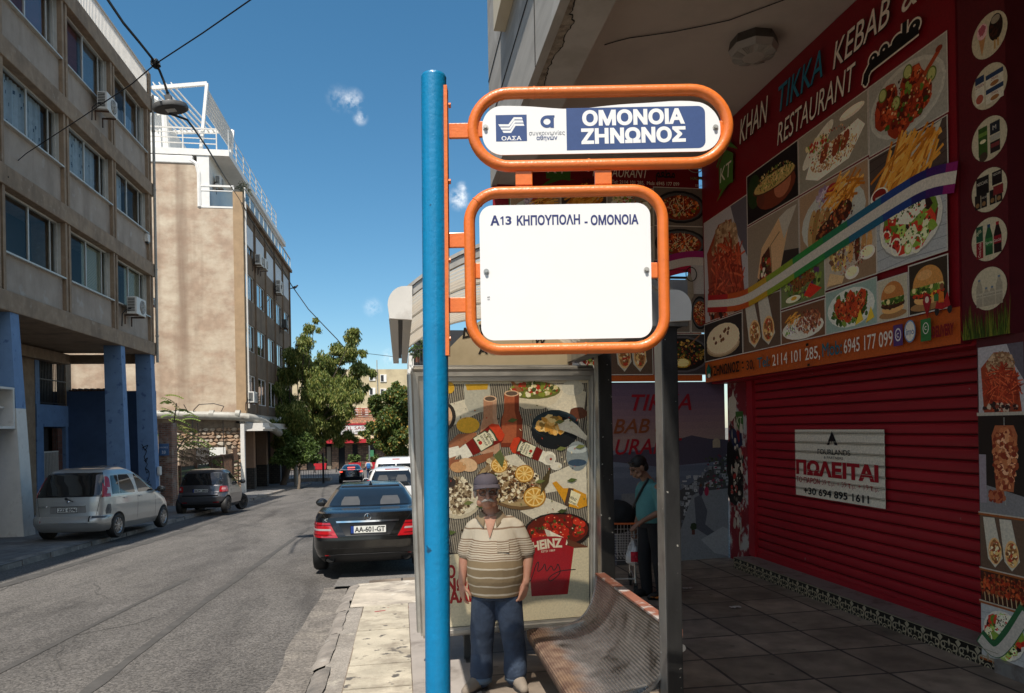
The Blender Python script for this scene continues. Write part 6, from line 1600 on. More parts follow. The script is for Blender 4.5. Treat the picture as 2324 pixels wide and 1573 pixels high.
p.mb.build('lettering', PRINT, nb)
# ------------------------------------------------------------------ bench
m_bench = M('worn_bench_steel', (.33, .33, .335), .34, .35, 9, metal=.85, c2=(.07, .065, .06), c2scale=4.5, c2lo=.5, c2hi=.66, c2stretch=(1, 1, 1), rvar=.12)
def rusty(m_):
 n, l = m_.node_tree.nodes, m_.node_tree.links; b_ = n['Principled BSDF']
 src = b_.inputs['Base Color'].links[0].from_socket
 t = n.new('ShaderNodeTexCoord'); s = n.new('ShaderNodeSeparateXYZ'); l.new(t.outputs['Object'], s.inputs[0])
 q = n.new('ShaderNodeTexNoise'); q.inputs['Scale'].default_value = 4; q.inputs['Detail'].default_value = 7; l.new(t.outputs['Object'], q.inputs['Vector'])
 a = n.new('ShaderNodeMath'); a.operation = 'MULTIPLY_ADD'; a.inputs[1].default_value = .3; l.new(q.outputs['Fac'], a.inputs[0]); l.new(s.outputs['X'], a.inputs[2])
 r = n.new('ShaderNodeMapRange'); r.interpolation_type = 'SMOOTHSTEP'; r.inputs[1].default_value = .24; r.inputs[2].default_value = .40; r.inputs[3].default_value = .92; r.inputs[4].default_value = 0
 l.new(a.outputs[0], r.inputs[0])
 cr_ = n.new('ShaderNodeMix'); cr_.data_type = 'RGBA'; q2 = n.new('ShaderNodeTexNoise'); q2.inputs['Scale'].default_value = 9; q2.inputs['Detail'].default_value = 6; l.new(t.outputs['Object'], q2.inputs['Vector'])
 rr = n.new('ShaderNodeMapRange'); rr.inputs[1].default_value = .35; rr.inputs[2].default_value = .65; l.new(q2.outputs['Fac'], rr.inputs[0]); l.new(rr.outputs[0], cr_.inputs[0])
 cr_.inputs[6].default_value = (.095, .045, .027, 1); cr_.inputs[7].default_value = (.22, .14, .09, 1)
 mx_ = n.new('ShaderNodeMix'); mx_.data_type = 'RGBA'; l.new(r.outputs[0], mx_.inputs[0]); l.new(src, mx_.inputs[6]); l.new(cr_.outputs[2], mx_.inputs[7]); l.new(mx_.outputs[2], b_.inputs['Base Color'])
 me = n.new('ShaderNodeMath'); me.operation = 'MULTIPLY_ADD'; me.inputs[1].default_value = -.7; me.inputs[2].default_value = .85; l.new(r.outputs[0], me.inputs[0]); l.new(me.outputs[0], b_.inputs['Metallic'])
 ro = n.new('ShaderNodeMath'); ro.operation = 'MULTIPLY_ADD'; ro.inputs[1].default_value = .35; ro.inputs[2].default_value = .32; l.new(r.outputs[0], ro.inputs[0]); l.new(ro.outputs[0], b_.inputs['Roughness'])
rusty(m_bench)
BX = .97
bn = thing('bench', 'curved ribbed metal bench with a rusty worn seat under the shelter', 'bench', (BX, 4.75, side_z(BX, 4.75)))
prof = smooth2([(.98, .10), (.965, .165), (.985, .198), (1.10, .205), (1.22, .204), (1.33, .225), (1.42, .275), (1.485, .36), (1.52, .46), (1.54, .56), (1.548, .61)], 8)
L_ = [0]
for a, c_ in zip(prof, prof[1:]): L_.append(L_[-1] + sqrt((a[0] - c_[0]) ** 2 + (a[1] - c_[1]) ** 2))
NR = 46
def at_len(s):
 for i in range(len(L_) - 1):
  if s <= L_[i + 1]:
   t = (s - L_[i]) / (L_[i + 1] - L_[i]); a, c_ = prof[i], prof[i + 1]
   d = Vector((c_[0] - a[0], c_[1] - a[1])).normalized()
   return Vector((a[0] + (c_[0] - a[0]) * t, a[1] + (c_[1] - a[1]) * t)), Vector((-d.y, d.x))
 return Vector(prof[-1]), Vector((-1, 0))
BY0, BY1 = 3.93, 5.52
b = MB()
rowz = []
for i in range(NR * 8 + 1):
 s = L_[-1] * i / (NR * 8) * .9999
 q, n2 = at_len(s); k = abs(sin(pi * i / 8)) ** .6
 q = q + n2 * (.0075 * k - .004)
 rowz.append(q)
vs, fs = [], []
for q in rowz: vs += [(q.x, BY0, q.y), (q.x, BY1, q.y)]
for i in range(len(rowz) - 1): fs.append((2 * i, 2 * i + 1, 2 * i + 3, 2 * i + 2))
b.add(vs, fs); b.build('seat', m_bench, bn, smooth=True, angle=70, fixn=False)
for y in (BY0, BY1 - .012):
 b = MB()
 for a, c_ in zip(prof[2:], prof[3:]):
  d = Vector((c_[0] - a[0], c_[1] - a[1])).normalized(); n2 = Vector((-d.y, d.x)) * .012
  b.hexa([(a[0] - n2.x, y, a[1] - n2.y), (a[0] - n2.x, y + .012, a[1] - n2.y), (c_[0] - n2.x, y + .012, c_[1] - n2.y), (c_[0] - n2.x, y, c_[1] - n2.y), (a[0] + n2.x * .5, y, a[1] + n2.y * .5), (a[0] + n2.x * .5, y + .012, a[1] + n2.y * .5), (c_[0] + n2.x * .5, y + .012, c_[1] + n2.y * .5), (c_[0] + n2.x * .5, y, c_[1] + n2.y * .5)])
 b.build('end_rim', m_steel, bn)
b = MB(); b.box((1.535, BY0 - .01, .605), (1.61, BY1 + .0, .618)); b.box((1.6, BY0 - .01, .56), (1.612, BY1, .605)); b.build('top_rail', M('rust_red_rail', (.22, .085, .055), .65, .2, 8, c2=(.36, .33, .31), c2scale=6, c2lo=.5, c2hi=.6), bn)
b = MB()
for y in (BY0 + .06, BY1 - .1):
 b.bar((1.6, y, .5), (1.545, y, .2), .03, .05); b.bar((1.5, y, .27), (1.1, y, .18), .03, .04); b.bar((1.58, y, .3), (1.52, y, -.16), .05, .05); b.bar((1.2, y, .17), (1.25, y, -.17), .05, .05)
b.build('support', m_steel, bn)
b = MB(); b.cyl((1.6, BY0 - .03, .5), (1.6, BY0 - .012, .5), .022, 8); b.bar((1.48, BY0 - .015, .50), (1.57, BY0 - .015, .46), .012, .05); b.build('bolt', m_steel, bn)
# ------------------------------------------------------------------ lit-up advertising case (unlit by day)
YBB = 5.95
bb = thing('advertising_case', 'glazed advertising case on legs with a food poster behind the old man', 'advertising board', (.9, YBB, side_z(.9, YBB)))
fr_o = [PY(u, v, YBB) for u, v in ((932, 842), (1350, 840), (1346, 1410), (955, 1440))]
fr_i = [PY(u, v, YBB) for u, v in ((962, 866), (1335, 863), (1337, 1398), (978, 1427))]
b = MB()
b.prism(fr_o[::-1], (0, .24, 0)); b.build('case', m_alu, bb)
b = MB()
def fr_strip(A, B, y0, y1):
 for i in range(4):
  j = (i + 1) % 4
  b.hexa([(A[i].x, y1, A[i].z), (A[j].x, y1, A[j].z), (B[j].x, y1, B[j].z), (B[i].x, y1, B[i].z), (A[i].x, y0, A[i].z), (A[j].x, y0, A[j].z), (B[j].x, y0, B[j].z), (B[i].x, y0, B[i].z)])
mid = [fr_o[i].lerp(fr_i[i], .55) for i in range(4)]
fr_strip(fr_o, mid, YBB - .05, YBB - .003); fr_strip([m_.lerp(o_, -.0) for m_, o_ in zip(mid, fr_o)], fr_i, YBB - .03, YBB - .002)
for k, t in ((0, .0), (1, 0)): b.tube([fr_o[0] + Vector((.02, -.03, .01)), fr_o[1] + Vector((-.02, -.03, .01))], .03, 10)
b.tube([fr_o[0] + Vector((.0, -.02, -.03)), fr_o[3] + Vector((.0, -.02, .03))], .035, 10); b.tube([fr_o[1] + Vector((.0, -.02, -.03)), fr_o[2] + Vector((.0, -.02, .03))], .035, 10); b.tube([fr_o[3] + Vector((.02, -.02, .0)), fr_o[2] + Vector((.0, -.02, .0))], .028, 10)
b.build('frame', m_alu, bb, smooth=True)
b = MB()
for u in (1062, 1258): x = PY(u, 1450, YBB).x; b.box((x - .025, YBB + .08, side_z(x, YBB) - .03), (x + .025, YBB + .14, .2)); b.box((x - .02, YBB - .02, side_z(x, YBB) - .0), (x + .12, YBB + .08, side_z(x, YBB) + .015))
b.build('leg', m_dsteel, bb)
p = Pic((fr_i[0].x, YBB - .006, PY(1150, 1428, YBB).z), (1, 0, 0), (0, 0, 1), step=.00002)
def bq(u, v): q = PY(u, v, YBB - .006); return (q.x - p.o.x, q.z - p.o.z)
S1 = PY(1100, 1100, YBB).x; S1 = (PY(1200, 1100, YBB).x - PY(1100, 1100, YBB).x) / 100    # metres per pixel on the sheet
def R(u0, v0, u1, v1, c): a = bq(u0, v1); d = bq(u1, v0); p.rect(a[0], a[1], d[0], d[1], c)
def G(pts, c): p.poly([bq(*t) for t in pts], c)
def E(u, v, ru, rv, c, rot=0, **k): x, y = bq(u, v); p.oval(x, y, ru * S1, rv * S1, c, rot=rot, **k)
def CH(u, v, ru, rv, n, s, cols, asp=1.0): x, y = bq(u, v); p.chunks(x, y, ru * S1, rv * S1, n, s * S1, cols, asp)
def T(s, u, v, hgt, c, wid, rot=0, off=.02, sh=0, arc=0): x, y = bq(u, v); p.text(s, x, y, hgt * S1 * 1.38, c, offset=off, shear=sh, width=wid * S1, rot=rot, arc=arc * S1)
G([(962, 866), (1335, 863), (1337, 1398), (978, 1427)], '#c2b8a4')
G([(968, 872), (1333, 869), (1334, 1245), (974, 1260)], '#453f3b')
for i in range(92):         # striped cloth
 u = 968 + i * 4.1
 G([(u, 1255), (u + 1.4, 1255), (min(1333, u + 46), 870), (min(1332, u + 44.5), 870)] if u < 1288 else [(u, 1252), (min(1333, u + 1.4), 1252), (1333, 1252 - (1333 - u) * 8), (1332, 1250 - (1333 - u) * 8)], '#a59d90')
for pts in ([(975, 930), (1060, 905), (1090, 935), (1010, 975), (975, 990)], [(1210, 870), (1290, 872), (1330, 890), (1325, 930), (1265, 960), (1240, 925)], [(1100, 1045), (1170, 1030), (1200, 1060), (1150, 1080)], [(1240, 1080), (1330, 1040), (1332, 1130), (1290, 1110), (1235, 1120)], [(975, 1020), (1030, 1000), (1060, 1020), (1010, 1060), (978, 1070)], [(1180, 1160), (1240, 1130), (1290, 1150), (1230, 1190)]): G(pts, '#c7bfb0')
G([(1052, 868), (1112, 868), (1112, 915), (1105, 935), (1065, 936), (1055, 915)], '#a9a69c'); G([(1056, 872), (1108, 871), (1106, 884), (1060, 886)], '#b8902c'); E(1020, 880, 11, 13, '#c79a2e')
E(1213, 888, 66, 34, '#cfc6b4', a0=pi, a1=2 * pi, n=20); G([(1147, 888), (1279, 884), (1260, 915), (1232, 928), (1190, 928), (1160, 912)], '#c4b9a6'); E(1213, 886, 60, 20, '#5c5f2e'); CH(1213, 884, 54, 16, 90, 5, ['#a32e1c', '#c7bb8e', '#77802f', '#3f4a22', '#d9d0b4', '#8a3a24']); G([(1158, 866), (1166, 866), (1186, 888), (1176, 890)], '#8a5a3a')
E(1290, 935, 30, 26, '#cdc4b4'); E(1312, 938, 20, 14, '#5c3426', jit=.1); E(1300, 880, 26, 18, '#b9b5ab')
for u, w, top, body, c1, c2 in ((1112, 15, 905, 960, '#a97a60', '#b08a74'), (1161, 17, 893, 945, '#9a5236', '#6d2f1c')):
 G([(u - w, top), (u + w, top), (u + w, body - 12), (u + w * 1.45, body + 8), (u + w * 1.45, body + 70), (u - w * 1.45, body + 70), (u - w * 1.45, body + 8), (u - w, body - 12)], c2); G([(u - w, top), (u + w * .4, top), (u + w * .4, body - 12), (u + w * .7, body + 8), (u + w * .6, body + 60), (u - w * 1.3, body + 60), (u - w * 1.3, body + 8), (u - w, body - 12)], c1); E(u, top, w, 7, '#c9a68a'); E(u, top, w * .78, 5, '#5a4a40')
E(1260, 975, 56, 45, '#15181c'); E(1260, 962, 54, 30, '#26333c'); E(1260, 968, 46, 24, '#101316'); CH(1253, 966, 34, 18, 46, 9, ['#c28a3c', '#d8a860', '#b0752c', '#dcc088', '#8a6a34'], .7); G([(1265, 960), (1290, 950), (1310, 965), (1332, 990), (1330, 1000), (1300, 985), (1270, 975)], '#ded6c8'); E(1012, 945, 22, 30, '#2a2422'); E(1009, 945, 17, 25, '#c6a284')
E(1310, 1035, 26, 34, '#7d858a'); E(1310, 1020, 24, 9, '#a8b0b4'); E(1310, 1050, 22, 8, '#33465c')
E(1062, 965, 26, 18, '#d0a034'); G([(1013, 1010), (1040, 985), (1082, 982), (1080, 995), (1050, 1010), (1030, 1045), (1013, 1050)], '#8f5a40'); G([(1020, 1045), (1060, 1040), (1120, 1025), (1118, 1040), (1070, 1060), (1015, 1062)], '#8a5238')
def ketchup(u, v, ang, k):
 def q(a, b_): c_, s_ = cos(ang), sin(ang); return (u + (a * c_ - b_ * s_) * k, v + (a * s_ + b_ * c_) * k)
 G([q(-36, -16), (q(-36, 16)), q(40, 24), q(52, 14), q(52, -14), q(40, -24)], '#6d140e'); G([q(30, -24), q(40, -24), q(52, -14), q(52, 14), q(40, 22), q(34, 20)], '#b83a1e'); G([q(-60, -14), q(-36, -16), q(-36, 16), q(-60, 14)], '#d5d0c6')
 lab = [(-14, -17), (-14, 17), (16, 17), (20, 11), (28, 15), (30, 0), (28, -15), (20, -11), (16, -17)]
 G([q(a * 1.12, b_ * 1.12) for a, b_ in lab], '#2e4632'); G([q(*t) for t in lab], '#cfc8b2')
 rot = -ang + pi / 2
 E(*q(-6, 0), 4.5 * k, 4.5 * k, '#a82418'); E(*q(-6, -7), 3 * k, 2 * k, '#3f6a2a')
 for s_, a, wd, hgt in (('HEINZ', 17, 25, 9), ('TOMATO', 8.5, 27, 6.5), ('KETCHUP', 1.2, 27, 6)): T(s_, *q(a, -wd / 2), hgt * k * .78, '#1c2420', wd * k, rot=atan2(-cos(ang), -sin(ang)), off=.02)
ketchup(1095, 1002, -.55, .98); ketchup(1200, 1022, .42 + pi, .82)
E(1245, 1040, 17, 16, '#d8d2c6'); E(1248, 1042, 11, 11, '#c0bab0'); E(1250, 1042, 3, 3, '#8a2a1c'); E(1262, 1058, 14, 9, '#cfc9be')
G([(1013, 1018), (1040, 1012), (1048, 1030), (1020, 1040)], '#d8d3ca')
E(1160, 1105, 82, 48, '#6a5238', rot=-.35); E(1158, 1102, 76, 43, '#a08a66', rot=-.35)
CH(1155, 1098, 70, 40, 800, 3.6, ['#8c7254', '#bfae90', '#5a4028', '#d8cdb6', '#70492a', '#3c2a1c']); CH(1130, 1060, 26, 22, 110, 5, ['#8c7254', '#bfae90', '#5a4028', '#d8cdb6'])
for u, v, r in ((1133, 1056, 19), (1190, 1075, 22), (1213, 1128, 26)):
 E(u, v, r, r * .9, '#b07a26'); E(u, v, r * .88, r * .8, '#dcbf7e');
 for k in range(9): a = k * 2 * pi / 9; x, y = bq(u, v); p.poly([(x + .12 * r * S1 * cos(a), y + .12 * r * S1 * sin(a)), (x + .78 * r * S1 * cos(a - .26), y + .7 * r * S1 * sin(a - .26)), (x + .78 * r * S1 * cos(a + .26), y + .7 * r * S1 * sin(a + .26))], '#c08a34', adv=(k == 0))
G([(1232, 1085), (1250, 1060), (1245, 1095), (1225, 1125)], '#4a3f28'); G([(1120, 1035), (1135, 1020), (1145, 1040), (1140, 1062)], '#58603a')
E(1040, 1135, 52, 42, '#b3a894'); E(1040, 1132, 48, 36, '#c9c0ae'); CH(1040, 1125, 28, 42, 380, 3.6, ['#8c7a62', '#cfc4ae', '#5f4c38', '#a5947a', '#493626']); E(1018, 1095, 16, 12, '#2e2624')
E(1062, 1055, 22, 15, '#c9a684', rot=-.3); E(1040, 1060, 18, 12, '#b98a60')
G([(1253, 1096), (1262, 1092), (1278, 1108), (1300, 1108), (1330, 1122), (1332, 1148), (1312, 1155), (1285, 1148), (1272, 1126)], '#c48a22'); G([(1290, 1107), (1302, 1109), (1290, 1150), (1280, 1146)], '#4a3830'); G([(1296, 1112), (1318, 1122), (1308, 1148), (1290, 1142)], '#d8cfae'); T('HEINZ', 1291, 1130, 6, '#2a2420', 18, rot=-.5); T('MUSTARD', 1289, 1138, 4, '#2a2420', 20, rot=-.5)
E(1265, 1205, 78, 42, '#1e1614'); E(1265, 1203, 72, 36, '#5a1c12')
for i in range(34):
 a = random.uniform(0, 6.28); r = sqrt(random.random()); u, v = 1265 + 62 * r * cos(a), 1200 + 28 * r * sin(a)
 E(u, v, 8.5, 8, random.choice(['#8a1a10', '#a82416', '#b8301e', '#7a140e']), n=12); E(u - 2, v - 3, 2, 1.5, '#d87a5a', n=6)
CH(1265, 1205, 60, 26, 30, 3, ['#2c3418', '#4a5424']); G([(1235, 1200), (1250, 1205), (1262, 1240), (1240, 1215)], '#b9b2a6'); G([(1248, 1205), (1290, 1225), (1285, 1240), (1250, 1225)], '#d5cdbd'); G([(1285, 1222), (1333, 1240), (1333, 1255), (1290, 1238)], '#5a3424')
for _ in range(90):         # crumbs, herbs and leaves between the dishes
 u, v = random.uniform(985, 1328), random.uniform(900, 1235)
 E(u, v, random.uniform(1, 3.5), random.uniform(.8, 2), random.choice(['#6a6a38', '#c9bda0', '#3a2a20', '#8a5a3a', '#a83a24']), rot=random.uniform(0, 3), n=7, jit=.2)
for _ in range(14): u, v = random.uniform(990, 1325), random.uniform(940, 1230); G([(u, v), (u + 10, v - 7), (u + 24, v - 4), (u + 12, v + 3)], random.choice(['#4c5a30', '#3c4526', '#6a7040']))
G([(972, 1262), (1150, 1250), (1335, 1242), (1337, 1397), (979, 1426)], '#bfb49d')
G([(1198, 1222), (1230, 1217), (1262, 1217), (1286, 1221), (1283, 1236), (1302, 1242), (1288, 1348), (1206, 1353), (1199, 1252), (1208, 1240)], '#8f1720')
T('HEINZ', 1209, 1251, 20, '#c9bfae', 69, rot=.1, off=.045, arc=3); T('ESTD 1869', 1228, 1254, 5, '#c9bfae', 32, rot=.06, off=.01)
x, y = bq(1180, 1318)
sgp = [bq(u, v) for u, v in ((1178, 1320), (1200, 1290), (1206, 1278), (1203, 1296), (1196, 1325), (1206, 1312), (1216, 1282), (1222, 1276), (1220, 1296), (1230, 1290), (1236, 1280), (1240, 1296), (1250, 1284), (1256, 1294), (1262, 1288), (1266, 1280), (1270, 1300), (1250, 1318), (1246, 1310), (1270, 1296), (1306, 1292))]
p.line(smooth2(sgp, 4), .009, '#2a1a1c')
RDW = '#8c1a20'
T('Ο ΒΑΣΙΛΙΑΣ', 1014, 1311, 26, RDW, 150, off=.045, rot=.03); T('ΝΩΜΑ', 1014, 1341, 26, RDW, 95, off=.045, rot=.03); T('ΑΛΕΣ', 1020, 1368, 26, RDW, 80, off=.045, rot=.03); T('ΤΟ', 975, 1311, 26, RDW, 30, off=.045)
p.mb.build('poster', PRINTB, bb)
b = MB(); b.quad(*[q + Vector((0, -.016, 0)) for q in (fr_i[3], fr_i[2], fr_i[1], fr_i[0])])
b.build('front_glass', Mglass('case_glass', (.97, .97, .94), .12, .04), bb)
# ------------------------------------------------------------------ bus stop sign
DS = 2.55
pc = PD(989, 900, DS)
sg = thing('bus_stop_sign', 'blue bus stop pole carrying two orange tube frames with white signs', 'bus stop sign', (pc.x, pc.y, side_z(pc.x, pc.y)), (0, 0, -YAW))
SB = side_z(pc.x, pc.y)
def sp(u, v): q = PD(u, v, DS); d = q - Vector((pc.x, pc.y, 0)); return (d.dot(RGT0), q.z - SB)
m_pole = M('blue_gloss_paint', (.003, .19, .40), .36, .08, 14, bump=.16, bscale=60, coat=.25, c2=(.006, .23, .45), c2scale=1.5, c2lo=.45, c2hi=.75, c3=(.01, .06, .12), c3scale=11, c3lo=.72, c3hi=.75)
m_or = M('orange_gloss_paint', (.70, .165, .028), .33, .07, 16, bump=.12, bscale=90, coat=.35, c2=(.45, .11, .03), c2scale=5, c2lo=.6, c2hi=.75, c3=(.10, .045, .025), c3scale=26, c3lo=.75, c3hi=.78)
pt_ = sp(984, 172); ptb = sp(994, 1573)
lx = (ptb[0] - pt_[0]) / (pt_[1] - ptb[1])
b = MB(); r0 = .0455
b.tube([(ptb[0] + lx * ptb[1], 0, -.05), (pt_[0], 0, pt_[1] - .012)], r0, 40); b.lathe([(r0, 0), (r0 * 1.01, .004), (r0 * .93, .012), (.0, .013)], (pt_[0], 0, pt_[1] - .012), 40)
b.build('pole', m_pole, sg, world=False, smooth=True, angle=60)
b = MB()
x1, zt = sp(1011, 200); _, zb = sp(1015, 808); xb_ = sp(1016, 808)[0]; w = .0075
b.hexa([(xb_ - w, -.025, zb), (xb_ + w, -.025, zb), (xb_ + w, .025, zb), (xb_ - w, .025, zb), (x1 - w, -.025, zt), (x1 + w, -.025, zt), (x1 + w, .025, zt), (x1 - w, .025, zt)])
for v in (243, 415, 560 + 33, 770):
 x, z = sp(1020, v); b.tube([(x - .002, -.012, z), (x + .006, -.012, z)], .009, 6)
b.build('mounting_bar', m_or, sg, world=False)
def rrect(x0, z0, x1, z1, r, n=10):
 out = []
 for cx, cz, a0 in ((x1 - r, z1 - r, 0), (x0 + r, z1 - r, pi / 2), (x0 + r, z0 + r, pi), (x1 - r, z0 + r, 3 * pi / 2)):
  out += [(cx + r * cos(a0 + pi / 2 * i / n), cz + r * sin(a0 + pi / 2 * i / n)) for i in range(n + 1)]
 return out
def frame_tube(u0, v0, u1, v1, rpx):
 a = sp(u0, v1); d = sp(u1, v0); k = .001594
 pts = rrect(a[0] + .02, a[1] + .02, d[0] - .02, d[1] - .02, rpx * k)
 pp = []
 n_ = len(pts)
 for i in range(n_):          # keep the tube evenly sampled on the straights
  pp.append(pts[i]); j = (i + 1) % n_
  dd = sqrt((pts[i][0] - pts[j][0]) ** 2 + (pts[i][1] - pts[j][1]) ** 2)
  for t in range(1, int(dd / .03)): pp.append((pts[i][0] + (pts[j][0] - pts[i][0]) * t / int(dd / .03), pts[i][1] + (pts[j][1] - pts[i][1]) * t / int(dd / .03)))
 b = MB(); b.tube([(x, 0, z) for x, z in pp], .0205, 20, closed=True)
 for k_ in (len(pp) // 3, 2 * len(pp) // 3 + 5):
  x, z = pp[k_ % len(pp)]; x2, z2 = pp[(k_ + 1) % len(pp)]
  b.tube([(x, 0, z), (x + (x2 - x) * .2, 0, z + (z2 - z) * .2)], .0225, 16)
 return b
f1 = frame_tube(1062, 190, 1662, 392, 84).build('tube_frame', m_or, sg, world=False, smooth=True, angle=60)
f2 = frame_tube(1058, 418, 1515, 808, 68).build('tube_frame', m_or, sg, world=False, smooth=True, angle=60)
for u0, v0, u1, v1 in ((1019, 280, 1064, 315), (1019, 528, 1062, 563), (1019, 675, 1062, 710), (1170, 388, 1208, 422), (1350, 386, 1388, 420), (1084, 276, 1104, 312), (1622, 275, 1642, 311), (1080, 597, 1100, 633), (1468, 596, 1492, 632)):
 a = sp(u0, v1); d = sp(u1, v0); b = MB(); b.box((a[0], -.006, a[1]), (d[0], .008, d[1]), bev=.003); b.build('bracket', m_or, sg, world=False)
m_sign = M('white_enamel', (.80, .80, .79), .4, .015, 6, coat=.15)
def panel(pts, yoff, name='sign_plate'):
 b = MB(); b.prism([(x, yoff, z) for x, z in pts], (0, -.004, 0)); return b.build(name, m_sign, sg, world=False)
k = .001594
a = sp(1096, 355); d = sp(1632, 234)
up_ = rrect(a[0], a[1], d[0], d[1], 46 * k)
up2 = []
for i, (x, z) in enumerate(up_):
 t = (x - a[0]) / (d[0] - a[0])
 if z > (a[1] + d[1]) / 2: z += (-.016 * math.exp(-((t - .38) / .16) ** 2) + .006 * math.exp(-((t - .82) / .1) ** 2) - .03 * max(0, t - .9) / .1 * .6)
 up2.append((x, z))
tops = []
for t in frange(.12, .88, 16): pass
full = []
for i, (x, z) in enumerate(up2):
 full.append((x, z))
 j = (i + 1) % len(up2)
 if i == 10:          # fill the long top edge with points so that the dent shows
  xa, xb = up_[10][0], up_[11][0]
  for s in range(1, 20):
   x_ = xa + (xb - xa) * s / 20; t = (x_ - a[0]) / (d[0] - a[0])
   full.append((x_, d[1] - .016 * math.exp(-((t - .38) / .16) ** 2) + .006 * math.exp(-((t - .82) / .1) ** 2)))
pn1 = panel(full, -.006)
a2 = sp(1093, 774); d2 = sp(1474, 462)
pn2 = panel(rrect(a2[0], a2[1], d2[0], d2[1], 30 * k), -.006)
NAVY = (.045, .082, .21)
def spic(): return Pic(Vector((pc.x, pc.y, SB)) - FWD * .0104, RGT0, (0, 0, 1), step=.00003)
p = spic()
def srect(u0, v0, u1, v1, c, r=0, corners=None):
 a_ = sp(u0, v1); d_ = sp(u1, v0)
 if r:
  o_ = rrect(a_[0], a_[1], d_[0], d_[1], r * k, 6); q_ = o_[:7] + [(a_[0], d_[1]), (a_[0], a_[1])] + o_[-7:]; p.poly(q_, c)
 else: p.rect(a_[0], a_[1], d_[0], d_[1], c)
srect(1286, 243, 1598, 344, NAVY, 16)
srect(1126, 263, 1195, 324, NAVY)
for j, (dz) in enumerate((0, 7.2, 14.4)):
 x_, z_ = sp(1131 + j * 4, 287 + dz - 2);
 pts = [sp(1131 + j * 4.5, 285 + dz), sp(1154 + j * 2, 285 + dz), sp(1166 + j, 272 + dz - 3), sp(1184 + j * 2, 272 + dz - 3), sp(1186 + j * 2, 277 + dz - 3), sp(1168 + j, 277 + dz - 3), sp(1156 + j * 2, 290 + dz), sp(1134 + j * 4.5, 290 + dz)]
 p.poly(pts, (.78, .78, .77))
q = sp(1161, 321); p.text('ΟΑΣΑ', q[0], q[1], 12.5 * k * 1.0, (.8, .8, .79), align='C', width=45 * k, offset=.02)
q = sp(1241, 279); p.ring(q[0], q[1], 15 * k, 14 * k, 7 * k, NAVY, n=32); srect(1241, 264.5, 1258, 270, NAVY); srect(1249, 270, 1256.5, 293, NAVY)
q = sp(1241, 309); p.text('συγκοινωνίες', q[0], q[1], 11 * k * 1.2, (.16, .17, .2), align='C', width=81 * k); q = sp(1241, 320); p.text('αθηνών', q[0], q[1], 11 * k * 1.2, NAVY, align='C', width=47 * k, offset=.02)
q = sp(1321, 287); p.text('ΟΜΟΝΟΙΑ', q[0], q[1], 31 * k * 1.38, (.80, .80, .79), width=232 * k, offset=.05, rot=.006); q = sp(1319, 328); p.text('ΖΗΝΩΝΟΣ', q[0], q[1], 31 * k * 1.38, (.80, .80, .79), width=236 * k, offset=.05, rot=.006)
p.mb.build('lettering', PRINT, pn1)
p = spic()
NV2 = (.035, .045, .15)
q = sp(1113, 513); hh = 21 * k
p.text('Α', q[0], q[1], 21 * k * 1.36, NV2, width=21 * k, offset=.04); x_, z_ = q[0] + 22.5 * k, q[1]
p.poly([(x_ + 4.2 * k, z_), (x_ + 7.6 * k, z_), (x_ + 7.6 * k, z_ + 19.5 * k), (x_ + 4.8 * k, z_ + 19.5 * k), (x_ + .6 * k, z_ + 16 * k), (x_ + .6 * k, z_ + 12.6 * k), (x_ + 4.2 * k, z_ + 14.6 * k)], NV2)
P3, F3, w3, h3 = text2d('3', 1, .03); ymin = min(q_[1] for q_ in P3); p.up(2); p.mb.add([p.pt(x_ + 12 * k + q_[0] / w3 * 13.5 * k, z_ + (q_[1] - ymin) / (h3 - ymin) * 19.8 * k) for q_ in P3], F3, 0, NV2)
q = sp(1173, 513); p.text('ΚΗΠΟΥΠΟΛΗ', q[0], q[1], 21 * k * 1.36, NV2, width=143 * k, offset=.035, rot=.003); q = sp(1326, 513); p.text('-', q[0], q[1], 21 * k * 1.36, NV2, width=7 * k, offset=.02); q = sp(1340, 512); p.text('ΟΜΟΝΟΙΑ', q[0], q[1], 21 * k * 1.36, NV2, width=108 * k, offset=.035, rot=.003)
q = sp(1112, 682); p.text('15', q[0], q[1], 6 * k * 1.36, (.05, .05, .06), width=8 * k, rot=pi / 2)
p.mb.build('lettering', PRINT, pn2)
for (u, v), pn in (((1102, 292), pn1), ((1622, 292), pn1), ((1104, 618), pn2), ((1466, 614), pn2)):
 x, z = sp(u, v); b = MB(); b.tube([(x, -.010, z), (x, -.013, z)], .010, 16); b.tube([(x, -.013, z), (x, -.021, z)], .0062, 6)
 b.build('bolt', m_alu, pn, world=False)
